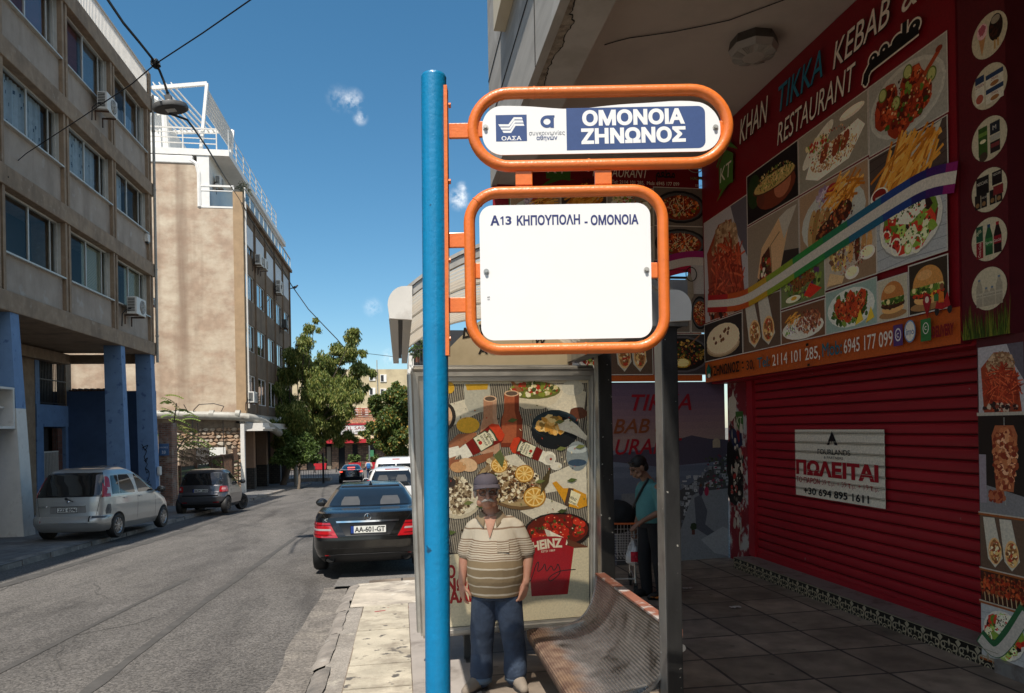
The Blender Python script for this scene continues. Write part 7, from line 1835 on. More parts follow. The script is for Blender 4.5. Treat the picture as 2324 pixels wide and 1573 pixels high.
# ------------------------------------------------------------------ cars: a body skin stacked from rounded outlines
def lerp_tab(tab, z):
 if z <= tab[0][0]: return tab[0][1]
 for (a, x), (c, y) in zip(tab, tab[1:]):
  if z <= c:
   t = (z - a) / (c - a) if c > a else 1
   return x + (y - x) * t
 return tab[-1][1]
class Car:
 """local axes: x right, y forward, z up; origin on the ground under the middle of the rear bumper"""
 def __init__(s, name, label, loc, yaw, L, rear, front, half, paint, nr=5.0, bow=.07, pitch=-2.29, group=None, zs=None):
  s.t = thing(name, label, 'car' if 'van' not in name or name == 'minivan' else 'van', loc, (radians(pitch), 0, yaw), group)
  s.L, s.rear, s.front, s.half, s.n, s.bow = L, rear, front, half, nr, bow
  z0, z1 = rear[0][0], rear[-1][0]
  zs = sorted(set([z0 + (z1 - z0) * i / 44 for i in range(45)] + [z for z, _ in rear] + [z for z, _ in front]))
  b = MB(); NT = 88
  vs = []
  for z in zs:
   yr, yf, w = lerp_tab(rear, z), L - lerp_tab(front, z), lerp_tab(half, z)
   c, l = (yr + yf) / 2, (yf - yr) / 2
   for k in range(NT):
    t = 2 * pi * k / NT; e = 2 / nr
    sx, sy = sin(t), -cos(t)
    x_, y_ = math.copysign(abs(sx) ** e, sx), math.copysign(abs(sy) ** e, sy)
    vs.append((w * x_, c + l * y_ + (bow * x_ * x_ * -y_ if y_ < 0 else -bow * 3 * x_ * x_ * y_), z))
  fs = []
  for j in range(len(zs) - 1):
   for k in range(NT): l = (k + 1) % NT; fs.append((j * NT + k, j * NT + l, (j + 1) * NT + l, (j + 1) * NT + k))
  vs += [(0, L / 2, zs[0]), (0, (lerp_tab(rear, z1) + L - lerp_tab(front, z1)) / 2, z1 + .012)]
  for k in range(NT):
   l = (k + 1) % NT; fs.append((len(vs) - 2, l, k)); fs.append((len(vs) - 1, (len(zs) - 1) * NT + k, (len(zs) - 1) * NT + l))
  b.add(vs, fs); s.bmb = b; s.paint = paint
 def finish_body(s, arches=(), rw=.33):
  o = s.bmb.build('body', s.paint, s.t, world=False)
  cut = []
  for y in arches:
   for sg in (-1, 1):
    c = MB(); x = lerp_tab(s.half, .4); c.tube([(sg * (x - .3), y, rw * .95), (sg * (x + .3), y, rw * .95)], rw * 1.13, 36)
    co = c.build('cut', s.paint, None); co.parent = s.t; cut.append(co)
  if cut:
   apply_mods(o, [('BOOLEAN', dict(object=c, operation='DIFFERENCE', solver='EXACT')) for c in cut])
   for c in cut:
    me = c.data; bpy.data.objects.remove(c); bpy.data.meshes.remove(me)
  o.data.polygons.foreach_set('use_smooth', [True] * len(o.data.polygons)); o.data.set_sharp_from_angle(angle=radians(32))
  s.body = o
  return o
 def ry(s, x, z):
  yr, yf, w = lerp_tab(s.rear, z), s.L - lerp_tab(s.front, z), lerp_tab(s.half, z)
  c, l = (yr + yf) / 2, (yf - yr) / 2
  k = min(1, abs(x) / w); e = max(0, 1 - k ** s.n) ** (1 / s.n)
  return c - l * e + s.bow * k * k * e
 def fy(s, x, z):
  yr, yf, w = lerp_tab(s.rear, z), s.L - lerp_tab(s.front, z), lerp_tab(s.half, z)
  c, l = (yr + yf) / 2, (yf - yr) / 2
  return c + l * max(0, 1 - min(1, abs(x) / w) ** s.n) ** (1 / s.n)
 def sx(s, y, z):
  yr, yf, w = lerp_tab(s.rear, z), s.L - lerp_tab(s.front, z), lerp_tab(s.half, z)
  c, l = (yr + yf) / 2, (yf - yr) / 2
  return w * max(0, 1 - min(1, abs(y - c) / l) ** s.n) ** (1 / s.n)
 def sp_(s, y, z, sg):
  yr, yf, w = lerp_tab(s.rear, z), s.L - lerp_tab(s.front, z), lerp_tab(s.half, z)
  c, l = (yr + yf) / 2, (yf - yr) / 2
  y = max(yr + .035 * l, min(yf - .035 * l, y)); x = s.sx(y, z); k = (x / w) ** 2; e = (y - c) / l
  return Vector((sg * x, y + (-s.bow * k * e if e < 0 else -3 * s.bow * k * e), z))
 def patch(s, name, rows, mat, side='rear', d=.006, nu=12, nv=8, parent=None):
  """rows: (z, left, right) from bottom to top; the panel follows the skin and stands d proud of it"""
  b = MB()
  def pos(u, v):
   k = v * (len(rows) - 1); i = min(len(rows) - 2, int(k)); t = k - i
   z = rows[i][0] + (rows[i + 1][0] - rows[i][0]) * t
   a = rows[i][1] + (rows[i + 1][1] - rows[i][1]) * t; c = rows[i][2] + (rows[i + 1][2] - rows[i][2]) * t
   h = a + (c - a) * u
   if side in ('rear', 'front'): m_ = .975 * lerp_tab(s.half, z); h = max(-m_, min(m_, h))
   return h, z
  def P(u, v, dd):
   h, z = pos(u, v)
   if side == 'rear': f = lambda hh, zz: Vector((hh, s.ry(hh, zz), zz))
   elif side == 'front': f = lambda hh, zz: Vector((hh, s.fy(hh, zz), zz))
   else:
    sg = 1 if side == 'right' else -1
    f = lambda hh, zz: s.sp_(hh, zz, sg)
   q = f(h, z)
   e = .004
   n = (f(h + e, z) - f(h - e, z)).cross(f(h, z + e) - f(h, z - e))
   if n.length < 1e-12: n = Vector((0, -1, 0))
   n.normalize()
   out = {'rear': Vector((0, -1, .2)), 'front': Vector((0, 1, .2)), 'right': Vector((1, 0, .1)), 'left': Vector((-1, 0, .1))}[side]
   if n.dot(out) < 0: n = -n
   return q + n * dd
  nv = max(nv, len(rows) - 1)
  top = [[P(i / nu, j / nv, d) for i in range(nu + 1)] for j in range(nv + 1)]
  bot = [[P(i / nu, j / nv, -.012) for i in range(nu + 1)] for j in range(nv + 1)]
  vs = [p for r in top for p in r] + [p for r in bot for p in r]
  N = (nu + 1) * (nv + 1); w = nu + 1
  fs = [(j * w + i, j * w + i + 1, (j + 1) * w + i + 1, (j + 1) * w + i) for j in range(nv) for i in range(nu)]
  for i in range(nu): fs.append((i, i + 1, N + i + 1, N + i)); q = nv * w; fs.append((q + i, q + i + 1, N + q + i + 1, N + q + i))
  for j in range(nv): fs.append((j * w, (j + 1) * w, N + (j + 1) * w, N + j * w)); fs.append((j * w + nu, (j + 1) * w + nu, N + (j + 1) * w + nu, N + j * w + nu))
  b.add(vs, fs)
  return b.build(name, mat, parent or s.body, world=False, smooth=True, angle=50)
 def wheel(s, x, y, r, w=.2, steer=0, rim=None):
  sg = 1 if x > 0 else -1
  Rm = Matrix.Translation((x, y, r)) @ Matrix.Rotation(steer, 4, 'Z') @ Matrix.Rotation(pi / 2 * sg, 4, 'Y')
  b = MB(); prof = [(r * .62, -w / 2), (r * .9, -w / 2), (r * .985, -w / 2 + .03), (r, -w / 4), (r, w / 4), (r * .985, w / 2 - .03), (r * .9, w / 2), (r * .66, w / 2 - .005), (r * .62, w / 2 - .03)]
  vs = MB(); vs.lathe(prof, n=36)
  b.add([Rm @ Vector(p) for p in vs.v], vs.f); wh = b.build('wheel', m_black, s.t, world=False, smooth=True)
  b = MB(); v2 = MB(); v2.lathe([(r * .1, w / 2 - .07), (r * .63, w / 2 - .07)], n=36); v2.lathe([(r * .55, w / 2 - .04), (r * .64, w / 2 - .012), (r * .62, w / 2 - .006), (r * .54, w / 2 - .03)], n=36, mi=1)
  for k in range(10):
   a = 2 * pi * k / 10; v2.bar((r * .12 * cos(a), r * .12 * sin(a), w / 2 - .025), (r * .6 * cos(a + .12), r * .6 * sin(a + .12), w / 2 - .022), .03, .02, mi=1)
  v2.lathe([(.06, w / 2 - .05), (.055, w / 2 - .01), (.02, w / 2 - .006)], n=16, mi=1)
  b.add([Rm @ Vector(p) for p in v2.v], v2.f); b.m = v2.m; b.build('rim', [m_trim, rim or m_rim], wh, world=False)
 def plate(s, z, txt, w=.52, h=.113, x=0, band=True, back=.004, tilt=0, star=None):
  y = s.ry(x, z) - back
  b = MB(); b.box((x - w / 2, y - .012, z - h / 2), (x + w / 2, y + .02, z + h / 2)); pl = b.build('number_plate', m_plate, s.body, world=False)
  M_ = rootmat(s.t)
  p = Pic(M_ @ Vector((x - w / 2, y - .0135, z - h / 2)), M_.to_3x3() @ Vector((1, 0, 0)), M_.to_3x3() @ Vector((0, 0, 1)))
  p.rect(-.006, -.006, w + .006, h + .006, '#16161a'); p.rect(.004, .004, w - .004, h - .004, '#cfd0cb')
  x0 = .02
  if band: p.rect(.004, .004, .048, h - .004, '#1d3a80'); x0 = .06
  p.text(txt, x0, h * .17, h * .93, '#15151a', offset=.03, width=w - x0 - .018)
  p.mb.build('lettering', PRINT, pl)
def paint(name, c, metal=.0, rough=.35, dust=.12, coat=1.0):
 m = M(name, c, rough, .05, 3, metal=metal, coat=coat, c2=(.30, .27, .23) if dust else None, c2lo=.62, c2hi=1.4, c2scale=3, spec=.5)
 return m
m_cglass = M('tinted_car_glass', (.010, .012, .014), .04, .1, spec=.8)
m_rim = M('alloy_rim', (.38, .38, .38), .35, .1, metal=.9)
m_rimd = M('black_alloy_rim', (.03, .03, .03), .35, .1, metal=.5)
m_plate = M('plate_base', (.6, .6, .58), .5)
m_red = M('tail_lamp_red', (.34, .008, .012), .12, .1, spec=.7, coat=.6)
m_clear = M('lamp_clear', (.5, .48, .47), .15, .1, spec=.7)
m_trim = M('black_trim', (.016, .016, .017), .5)
m_chrome = M('chrome', (.7, .7, .7), .08, .03, metal=1)
m_gap = M('panel_gap', (.006, .006, .006), .8)
m_brake = M('lit_brake_lamp', (.6, .03, .02), .3, emit=((1.0, .06, .03), 3.0))
def mirror(s, x, y, z, mat, sc_=1):
 sg = 1 if x > 0 else -1
 b = MB(); b.ell((x + sg * .12, y, z), (.11 * sc_, .06, .08 * sc_), 14, 10); b.bar((x - sg * .03, y, z - .03), (x + sg * .06, y, z - .02), .05, .05)
 o = b.build('wing_mirror', mat, s.t, world=False, smooth=True)
 b = MB(); b.ell((x + sg * .12, y - .045, z), (.095 * sc_, .02, .066 * sc_), 14, 8); b.build('mirror_glass', m_cglass, o, world=False, smooth=True)
pb = paint('black_car_paint', (.006, .0058, .0055), 0, .2, .0, .35)
yaw = radians(0.5)
rear = [(.20, .32), (.26, .16), (.34, .07), (.44, .015), (.56, .0), (.64, .005), (.70, .03), (.80, .055), (.93, .07), (.985, .085), (1.005, .16), (1.03, .52), (1.045, .66), (1.10, .80), (1.2, 1.03), (1.30, 1.30), (1.365, 1.62), (1.39, 2.0), (1.40, 2.3)]
front = [(.20, .3), (.3, .06), (.45, .0), (.6, .05), (.75, .18), (.85, .42), (.93, .9), (.98, 1.25), (1.03, 1.42), (1.2, 1.75), (1.33, 2.0), (1.38, 2.05), (1.40, 2.1)]
half = [(.2, .78), (.3, .85), (.45, .885), (.65, .885), (.8, .875), (.92, .85), (1.0, .80), (1.05, .76), (1.15, .70), (1.3, .60), (1.38, .52), (1.40, .44)]
cY = 10.66; cX = -.50
c = Car('coupe', 'shiny black coupe with red tail lamps parked beyond the advertising case', (cX, cY, gz(cY) + .05), yaw, 4.6, rear, front, half, pb, 7.5, bow=.10)
c.t.scale = (.965,) * 3
c.finish_body((1.05, 3.8), .33)
c.patch('rear_window', [(1.06, -.64, .64), (1.1, -.635, .635), (1.2, -.58, .58), (1.30, -.50, .50), (1.325, -.46, .46)], m_cglass, 'rear', .005, 20, 14)
c.patch('brake_lamp_strip', [(1.335, -.5, .5), (1.350, -.48, .48)], m_trim, 'rear', .01, 20, 2)
b = MB(); b.hexa([(-.03, 1.62, 1.372), (.03, 1.62, 1.372), (.02, 1.8, 1.38), (-.02, 1.8, 1.38), (-.004, 1.70, 1.43), (.004, 1.70, 1.43), (.004, 1.76, 1.435), (-.004, 1.76, 1.435)]); b.build('antenna_fin', pb, c.body, world=False)
for sg in (-1, 1):
 def mir(r): return [(z, a, b_) if sg > 0 else (z, -b_, -a) for z, a, b_ in r]
 tl = c.patch('tail_lamp', mir([(.62, .45, .868), (.70, .50, .872), (.80, .555, .868), (.845, .575, .852)]), m_red, 'rear', .008, 14, 10)
 for zz in (.655, .80): c.patch('lamp_bar', mir([(zz, .54, .862), (zz + .012, .55, .862)]), M('lamp_dark_red', (.10, .004, .006), .2), 'rear', .011, 10, 2, parent=tl)
 c.patch('clear_strip', mir([(.722, .55, .862), (.75, .565, .862)]), M('lamp_grey_strip', (.3, .26, .26), .3), 'rear', .012, 12, 4, parent=tl)
 c.patch('side_window', [(1.04, 1.35, 3.05), (1.1, 1.45, 2.95), (1.2, 1.55, 2.75), (1.3, 1.75, 2.5), (1.33, 1.9, 2.4)], m_cglass, 'right' if sg > 0 else 'left', .004, 14, 10)
 for y in (1.05, 3.85): c.wheel(sg * .80, y, .32, .225)
 mirror(c, sg * .86, 3.0, 1.0, pb)
 c.patch('reflector', mir([(.33, .50, .66), (.345, .50, .66)]), m_red, 'rear', .006, 6, 2)
 b = MB(); x = sg * .58; y = c.ry(x, .27)
 b.tube([(x, y - .06, .275), (x, y + .2, .28)], .06, 20, sq=(1.35, .9), cap=False); b.tube([(x, y - .065, .275), (x, y - .055, .275)], .066, 20, sq=(1.35, .9), cap=False)
 tp_ = b.build('tail_pipe', m_chrome, c.t, world=False, smooth=True); b = MB(); b.tube([(x, y - .045, .276), (x, y - .04, .276)], .054, 20, sq=(1.3, .85)); b.build('pipe_mouth', m_gap, tp_, world=False)
c.patch('diffuser', [(.215, -.70, .70), (.3, -.74, .74), (.345, -.6, .6), (.36, -.45, .45)], m_trim, 'rear', .01, 20, 6)
c.patch('plate_recess', [(.645, -.33, .33), (.66, -.35, .35), (.80, -.43, .43), (.84, -.45, .45)], M('recess_black', (.004, .004, .0045), .35), 'rear', .003, 14, 6)
c.patch('chrome_bar', [(.842, -.47, .47), (.868, -.48, .48)], m_chrome, 'rear', .016, 20, 3)
c.patch('boot_seam', [(.622, -.56, .56), (.628, -.56, .56)], m_gap, 'rear', .002, 12, 2)
c.patch('bumper_crease', [(.452, -.78, .78), (.458, -.78, .78)], m_gap, 'rear', .001, 12, 2)
for sg in (-1, 1): c.patch('boot_seam', [(.63, sg * .45 - .004, sg * .45 + .004), (.85, sg * .58 - .004, sg * .58 + .004), (.98, sg * .70 - .004, sg * .70 + .004)], m_gap, 'rear', .002, 3, 10)
c.plate(.735, 'AA-601-GT', back=.016)
y = c.ry(0, .915) - .012
b = MB(); b.tube([(.048 * cos(a * pi / 14), y, .925 + .048 * sin(a * pi / 14)) for a in range(28)], .0055, 8, closed=True)
for a in (90, 210, 330): b.tube([(0, y, .925), (.046 * cos(radians(a)), y, .925 + .046 * sin(radians(a)))], [.009, .003], 6)
b.build('emblem', m_chrome, c.body, world=False, smooth=True)
M_ = rootmat(c.t); p = Pic(M_ @ Vector((-.66, c.ry(-.66, .885) - .02, .87)), M_.to_3x3() @ Vector((1, -.08, 0)), M_.to_3x3() @ Vector((0, 0, 1))); p.text('C250', 0, 0, .055, '#b9b9b6', offset=.04, width=.2); p.mb.build('model_lettering', M('chrome_letters', (.6, .6, .6), .25, metal=.9), c.body)
for x, w in ((-.30, .15), (.34, .16)): c.patch('headrest', [(1.065, x - w, x + w), (1.12, x - w, x + w), (1.19, x - w * .75, x + w * .75)], M('seat_leather', (.06, .062, .066), .7), 'rear', .0065, 8, 5)
ps = paint('silver_car_paint', (.42, .42, .405), .55, .38, .3)
rear = [(.20, .18), (.3, .06), (.42, .0), (.52, .02), (.56, .07), (.66, .08), (.9, .085), (1.02, .10), (1.1, .14), (1.3, .24), (1.5, .36), (1.60, .52), (1.65, .8), (1.68, 1.3), (1.69, 1.7)]
front = [(.2, .25), (.35, .04), (.5, .0), (.65, .06), (.8, .2), (.95, .55), (1.03, .85), (1.15, 1.05), (1.35, 1.4), (1.55, 1.85), (1.64, 2.1), (1.69, 2.2)]
half = [(.2, .74), (.35, .82), (.5, .84), (.8, .845), (.98, .835), (1.1, .81), (1.3, .755), (1.5, .69), (1.6, .62), (1.66, .5), (1.69, .38)]
q = PZ(179, 1236, gz(17.4) + .06)
yv = 17.25; xv = -7.5
c = Car('minivan', 'dusty silver minivan with a dented rear corner parked half on the pavement', (xv, yv, gz(yv) + .10), radians(-5.5), 3.86, rear, front, half, ps, 9)
c.finish_body((.72, 3.18), .30)
c.patch('rear_window', [(1.0, -.70, .70), (1.06, -.73, .73), (1.3, -.68, .68), (1.48, -.62, .62), (1.54, -.58, .58)], m_cglass, 'rear', .006, 16, 12)
for sg in (-1, 1):
 def mir(r): return [(z, a, b_) if sg > 0 else (z, -b_, -a) for z, a, b_ in r]
 tl = c.patch('tail_lamp', mir([(.985, .70, .815), (1.03, .735, .83), (1.15, .735, .81), (1.3, .69, .755), (1.45, .64, .675)]), m_red, 'rear', .01, 8, 12)
 c.patch('tail_lamp_side', [(.985, .13, .30), (1.05, .14, .32), (1.15, .17, .28), (1.3, .22, .28), (1.42, .28, .31)], m_red, 'right' if sg > 0 else 'left', .008, 8, 10, parent=tl)
 c.patch('lamp_window', mir([(1.06, .765, .822), (1.16, .755, .806), (1.2, .735, .785)]), m_clear, 'rear', .014, 6, 6, parent=tl)
 sd = 'right' if sg > 0 else 'left'
 c.patch('side_window', [(1.04, .42, .74), (1.2, .45, .78), (1.42, .52, .85), (1.47, .55, .86)], m_cglass, sd, .005, 10, 8)
 c.patch('side_window', [(1.04, .78, 1.55), (1.2, .82, 1.56), (1.42, .89, 1.5), (1.48, .93, 1.42)], m_cglass, sd, .005, 10, 8)
 c.patch('door_window', [(1.03, 1.75, 2.75), (1.1, 1.75, 2.68), (1.25, 1.76, 2.5), (1.42, 1.8, 2.2), (1.49, 1.85, 2.0)], m_cglass, sd, .005, 10, 8)
 for y, zz in ((.95, .9), (1.72, .9)):
  b = MB(); x = sg * c.sx(y, .93); b.box((x - .02, y, .915), (x + .025, y + .16, .95), bev=.01); b.build('door_handle', ps, c.body, world=False)
 for y0 in (1.65, 2.75): c.patch('door_seam', [(.34, y0 - .004, y0 + .004), (1.02, y0 + .02, y0 + .028)], m_gap, sd, .001, 2, 8)
 c.patch('fog_lamp', mir([(.43, .56, .70), (.455, .55, .71), (.48, .56, .70)]), m_red, 'rear', .008, 6, 3)
 for y in (.72, 3.18): c.wheel(sg * .755, y, .295, .18, rim=m_rim)
 mirror(c, sg * .84, 2.72, 1.06, m_trim, 1.05)
c.patch('bumper', [(.24, -.76, .76), (.33, -.80, .80), (.40, -.82, .82), (.42, -.82, .82)], ps, 'rear', .03, 20, 6)
c.patch('bumper_corner', [(.40, .50, .83), (.5, .52, .835), (.57, .53, .835)], ps, 'rear', .03, 10, 5); c.patch('bumper_corner', [(.40, -.83, -.56), (.5, -.835, -.57), (.57, -.835, -.58)], ps, 'rear', .03, 10, 5)
c.patch('tailgate_step', [(.425, -.53, .48), (.47, -.54, .49), (.56, -.54, .49)], ps, 'rear', .015, 14, 4)
c.patch('plate_recess', [(.64, -.36, .40), (.67, -.38, .42), (.80, -.36, .40)], M('recess_grey', (.22, .22, .215), .5), 'rear', .003, 12, 5)
c.patch('plate_lip', [(.80, -.37, .41), (.825, -.36, .40)], ps, 'rear', .03, 12, 2)
c.plate(.715, 'ZZE 8396', w=.44, h=.115, x=.02, band=False, back=.01)
for x0 in (.62, -.62): c.patch('tailgate_seam', [(.57, x0 - .004, x0 + .004), (1.0, x0 * 1.12 - .004, x0 * 1.12 + .004)], m_gap, 'rear', .001, 2, 8)
c.patch('black_seam', [(.44, .50, .53), (.57, .505, .525)], m_gap, 'rear', .034, 3, 5)
b = MB(); y = c.ry(.02, .95); b.tube([(.0, y - .02, .96), (0, y - .05, .97)], .03, 12); b.tube([(0, y - .045, .97), (.16, y - .055, .9)], [.016, .01], 8); b.tube([(-.1, y - .03, 1.02), (-.45, y - .0, 1.06)], .008, 6); b.build('wiper', m_trim, c.body, world=False)
b = MB(); y = c.ry(-.55, .79); b.box((-.64, y - .03, .775), (-.44, y + .01, .81), bev=.012); b.build('tailgate_handle', m_chrome, c.body, world=False)
b = MB(); b.ell((0.02, c.ry(0, .9) - .006, .895), (.045, .012, .034), 16, 8); b.build('emblem', m_chrome, c.body, world=False, smooth=True)
c.patch('scuff', [(.6, .2, .34), (.68, .19, .36), (.78, .22, .34), (.82, .24, .33)], M('scraped_grey', (.10, .10, .098), .7, .4, 9), 'right', .002, 6, 6)
c.patch('scuff', [(.515, .56, .80), (.545, .56, .82)], M('scraped_dark', (.07, .08, .09), .6, .5, 12), 'rear', .032, 6, 2)
pg_ = paint('graphite_car_paint', (.075, .075, .082), .5, .33, .1)
rear = [(.22, .25), (.32, .08), (.45, .01), (.6, .0), (.7, .05), (.74, .12), (.95, .15), (1.0, .18), (1.2, .26), (1.42, .4), (1.5, .55), (1.54, .85), (1.555, 1.1)]
front = [(.22, .2), (.35, .03), (.5, .0), (.7, .08), (.85, .22), (.95, .45), (1.1, .62), (1.3, .85), (1.47, 1.15), (1.54, 1.4), (1.555, 1.5)]
half = [(.22, .72), (.35, .81), (.5, .83), (.7, .83), (.85, .81), (1.0, .78), (1.2, .73), (1.4, .66), (1.5, .58), (1.555, .42)]
c = Car('city_car', 'small dark grey two door city car parked by the slatted gate', (-6.72, 25.1, gz(25.1) + .06), radians(-3), 2.69, rear, front, half, pg_, 7.5, bow=.09)
c.finish_body((.45, 2.33), .31)
c.patch('rear_window', [(1.0, -.62, .62), (1.05, -.66, .66), (1.3, -.60, .60), (1.4, -.54, .54)], m_cglass, 'rear', .006, 14, 10)
c.patch('black_roof', [(1.43, -.60, .60), (1.5, -.5, .5)], m_trim, 'rear', .012, 14, 4)
c.patch('tailgate', [(.66, -.56, .56), (.72, -.58, .58), (.95, -.58, .58)], pg_, 'rear', .02, 14, 6)
c.patch('tailgate_gap', [(.625, -.58, .58), (.655, -.58, .58)], m_gap, 'rear', .012, 14, 2)
c.patch('lower_skirt', [(.235, -.70, .70), (.34, -.76, .76), (.36, -.6, .6)], m_trim, 'rear', .012, 14, 4)
c.plate(.81, 'BKM 3803', w=.5, h=.11, x=0, back=.026)
for sg in (-1, 1):
 def mir(r): return [(z, a, b_) if sg > 0 else (z, -b_, -a) for z, a, b_ in r]
 tl = c.patch('tail_lamp', mir([(.76, .60, .80), (.78, .585, .81), (.93, .60, .795), (.95, .62, .78)]), m_red, 'rear', .02, 10, 8)
 c.patch('lamp_window', mir([(.83, .65, .75), (.90, .66, .75)]), M('pink_lamp', (.55, .28, .27), .15), 'rear', .024, 6, 4, parent=tl)
 sd = 'right' if sg > 0 else 'left'
 c.patch('black_pillar', [(.74, .15, .42), (1.0, .22, .52), (1.2, .3, .6), (1.42, .45, .8)], m_trim, sd, .004, 8, 8)
 c.patch('door_window', [(1.0, .8, 1.85), (1.15, .84, 1.7), (1.36, .9, 1.4), (1.42, .95, 1.3)], m_cglass, sd, .006, 10, 8)
 c.patch('door_seam', [(.3, .78, .788), (1.0, .74, .748)], m_gap, sd, .001, 2, 8)
 c.patch('reflector', mir([(.40, .42, .60), (.43, .42, .60)]), m_red, 'rear', .006, 5, 2)
 for y in (.45, 2.33): c.wheel(sg * .735, y, .305, .19, steer=-.35 if y > 1 else 0, rim=m_rimd)
 mirror(c, sg * .80, 1.8, 1.06, m_trim)
pw = paint('white_car_paint', (.66, .66, .65), 0, .25, .05)
rear = [(.2, .2), (.35, .03), (.5, .0), (.7, .03), (.9, .08), (1.0, .12), (1.2, .3), (1.36, .48), (1.42, .7), (1.46, 1.0), (1.47, 1.4)]
front = [(.2, .2), (.4, .0), (.6, .03), (.75, .15), (.9, .5), (.98, .75), (1.2, 1.15), (1.4, 1.7), (1.47, 2.0)]
half = [(.2, .72), (.35, .79), (.5, .815), (.85, .81), (1.0, .78), (1.2, .70), (1.38, .62), (1.44, .54), (1.47, .4)]
c = Car('hatchback', 'white small hatchback with round tail lamps parked behind the black coupe', (-.28, 22.4, gz(22.4) + .08), 0, 3.45, rear, front, half, pw, 7, bow=.10)
c.finish_body((.6, 2.9), .29)
c.patch('rear_window', [(.86, -.62, .62), (.92, -.66, .66), (1.1, -.63, .63), (1.28, -.56, .56), (1.33, -.52, .52)], m_cglass, 'rear', .008, 16, 12)
for x, w in ((-.28, .16), (.3, .17)): c.patch('headrest', [(1.0, x - w, x + w), (1.1, x - w, x + w), (1.2, x - w * .7, x + w * .7)], M('seat_grey', (.05, .052, .055), .8), 'rear', .009, 6, 4)
c.patch('high_brake_lamp', [(1.37, -.22, .22), (1.39, -.22, .22)], m_red, 'rear', .012, 6, 2)
for sg in (-1, 1):
 b = MB(); x = sg * .735; b.ell((x, c.ry(x, .98) + .02, .98), (.085, .07, .085), 16, 10); b.build('tail_lamp', m_red, c.body, world=False, smooth=True)
 c.patch('side_window', [(.98, .6, 2.4), (1.15, .75, 2.2), (1.33, .95, 1.8)], m_cglass, 'right' if sg > 0 else 'left', .005, 10, 8)
 b = MB(); b.box((sg * .52 - .015, c.ry(.52, 1.33) - .03, 1.28), (sg * .52 + .015, c.ry(.52, 1.33) + .02, 1.36)); b.build('window_hinge', m_trim, c.body, world=False)
 for y in (.6, 2.9): c.wheel(sg * .73, y, .28, .17)
 mirror(c, sg * .79, 2.35, 1.0, pw)
c.plate(.72, 'IHO 1482', w=.5, back=.01)
rear = [(.25, .15), (.4, .02), (.6, .0), (1.0, .03), (1.1, .05), (1.5, .12), (1.7, .22), (1.78, .4), (1.82, .8), (1.83, 1.2)]
front = [(.25, .2), (.45, .0), (.7, .05), (.95, .35), (1.1, .8), (1.4, 1.3), (1.7, 1.8), (1.8, 2.1), (1.83, 2.3)]
half = [(.25, .8), (.4, .88), (.6, .9), (1.0, .895), (1.2, .87), (1.5, .82), (1.7, .76), (1.78, .68), (1.83, .5)]
c = Car('van', 'tall white van with split rear windows parked beyond the white hatchback', (-.18, 27.2, gz(27.2) + .06), 0, 4.3, rear, front, half, pw, 10, bow=.04)
c.finish_body((.8, 3.5), .31)
for a, d in ((-.72, -.02), (.02, .72)): c.patch('rear_window', [(1.08, a, d), (1.15, a, d), (1.45, a * .95, d * .95), (1.55, a * .92, d * .92)], m_cglass, 'rear', .008, 10, 8)
c.patch('high_brake_lamp', [(1.70, -.14, .14), (1.73, -.14, .14)], m_red, 'rear', .012, 6, 2)
for sg in (-1, 1):
 c.patch('tail_lamp', [(.82, .78, .89) if sg > 0 else (.82, -.89, -.78), (1.1, .79, .88) if sg > 0 else (1.1, -.88, -.79)], m_red, 'rear', .01, 6, 8)
 for y in (.8, 3.5): c.wheel(sg * .8, y, .31, .2)
 mirror(c, sg * .9, 2.9, 1.2, pw)
pn = paint('dark_blue_car_paint', (.008, .009, .014), 0, .15, 0)
rear = [(.2, .3), (.3, .06), (.5, .0), (.7, .03), (.95, .08), (1.02, .15), (1.06, .5), (1.2, 1.0), (1.35, 1.6), (1.42, 2.0), (1.44, 2.2)]
front = [(.2, .3), (.4, .0), (.6, .05), (.8, .3), (.95, .9), (1.05, 1.3), (1.25, 1.8), (1.4, 2.1), (1.44, 2.2)]
half = [(.2, .8), (.35, .9), (.6, .925), (.9, .9), (1.02, .84), (1.1, .78), (1.3, .66), (1.4, .55), (1.44, .4)]
c = Car('saloon', 'dark saloon with lit brake lamps driving away at the street end', (-3.75, 55.2, gz(55.2)), radians(3), 4.7, rear, front, half, pn, 7)
c.finish_body((1.0, 3.8), .34)
c.patch('rear_window', [(1.09, -.64, .64), (1.2, -.6, .6), (1.36, -.5, .5)], m_cglass, 'rear', .006, 12, 8)
c.patch('high_brake_lamp', [(1.16, -.28, .28), (1.21, -.26, .26)], m_brake, 'rear', .012, 6, 2)
for sg in (-1, 1):
 tl = c.patch('tail_lamp', [(.82, .55, .89) if sg > 0 else (.82, -.89, -.55), (.95, .58, .86) if sg > 0 else (.95, -.86, -.58)], m_red, 'rear', .01, 8, 5)
 c.patch('lit_lamp', [(.85, .66, .84) if sg > 0 else (.85, -.84, -.66), (.91, .66, .84) if sg > 0 else (.91, -.84, -.66)], m_brake, 'rear', .014, 6, 3, parent=tl)
 for y in (1.0, 3.8): c.wheel(sg * .84, y, .33, .22)
 mirror(c, sg * .9, 2.9, 1.02, pn)
c.plate(.76, 'YZE 1720', back=.01)
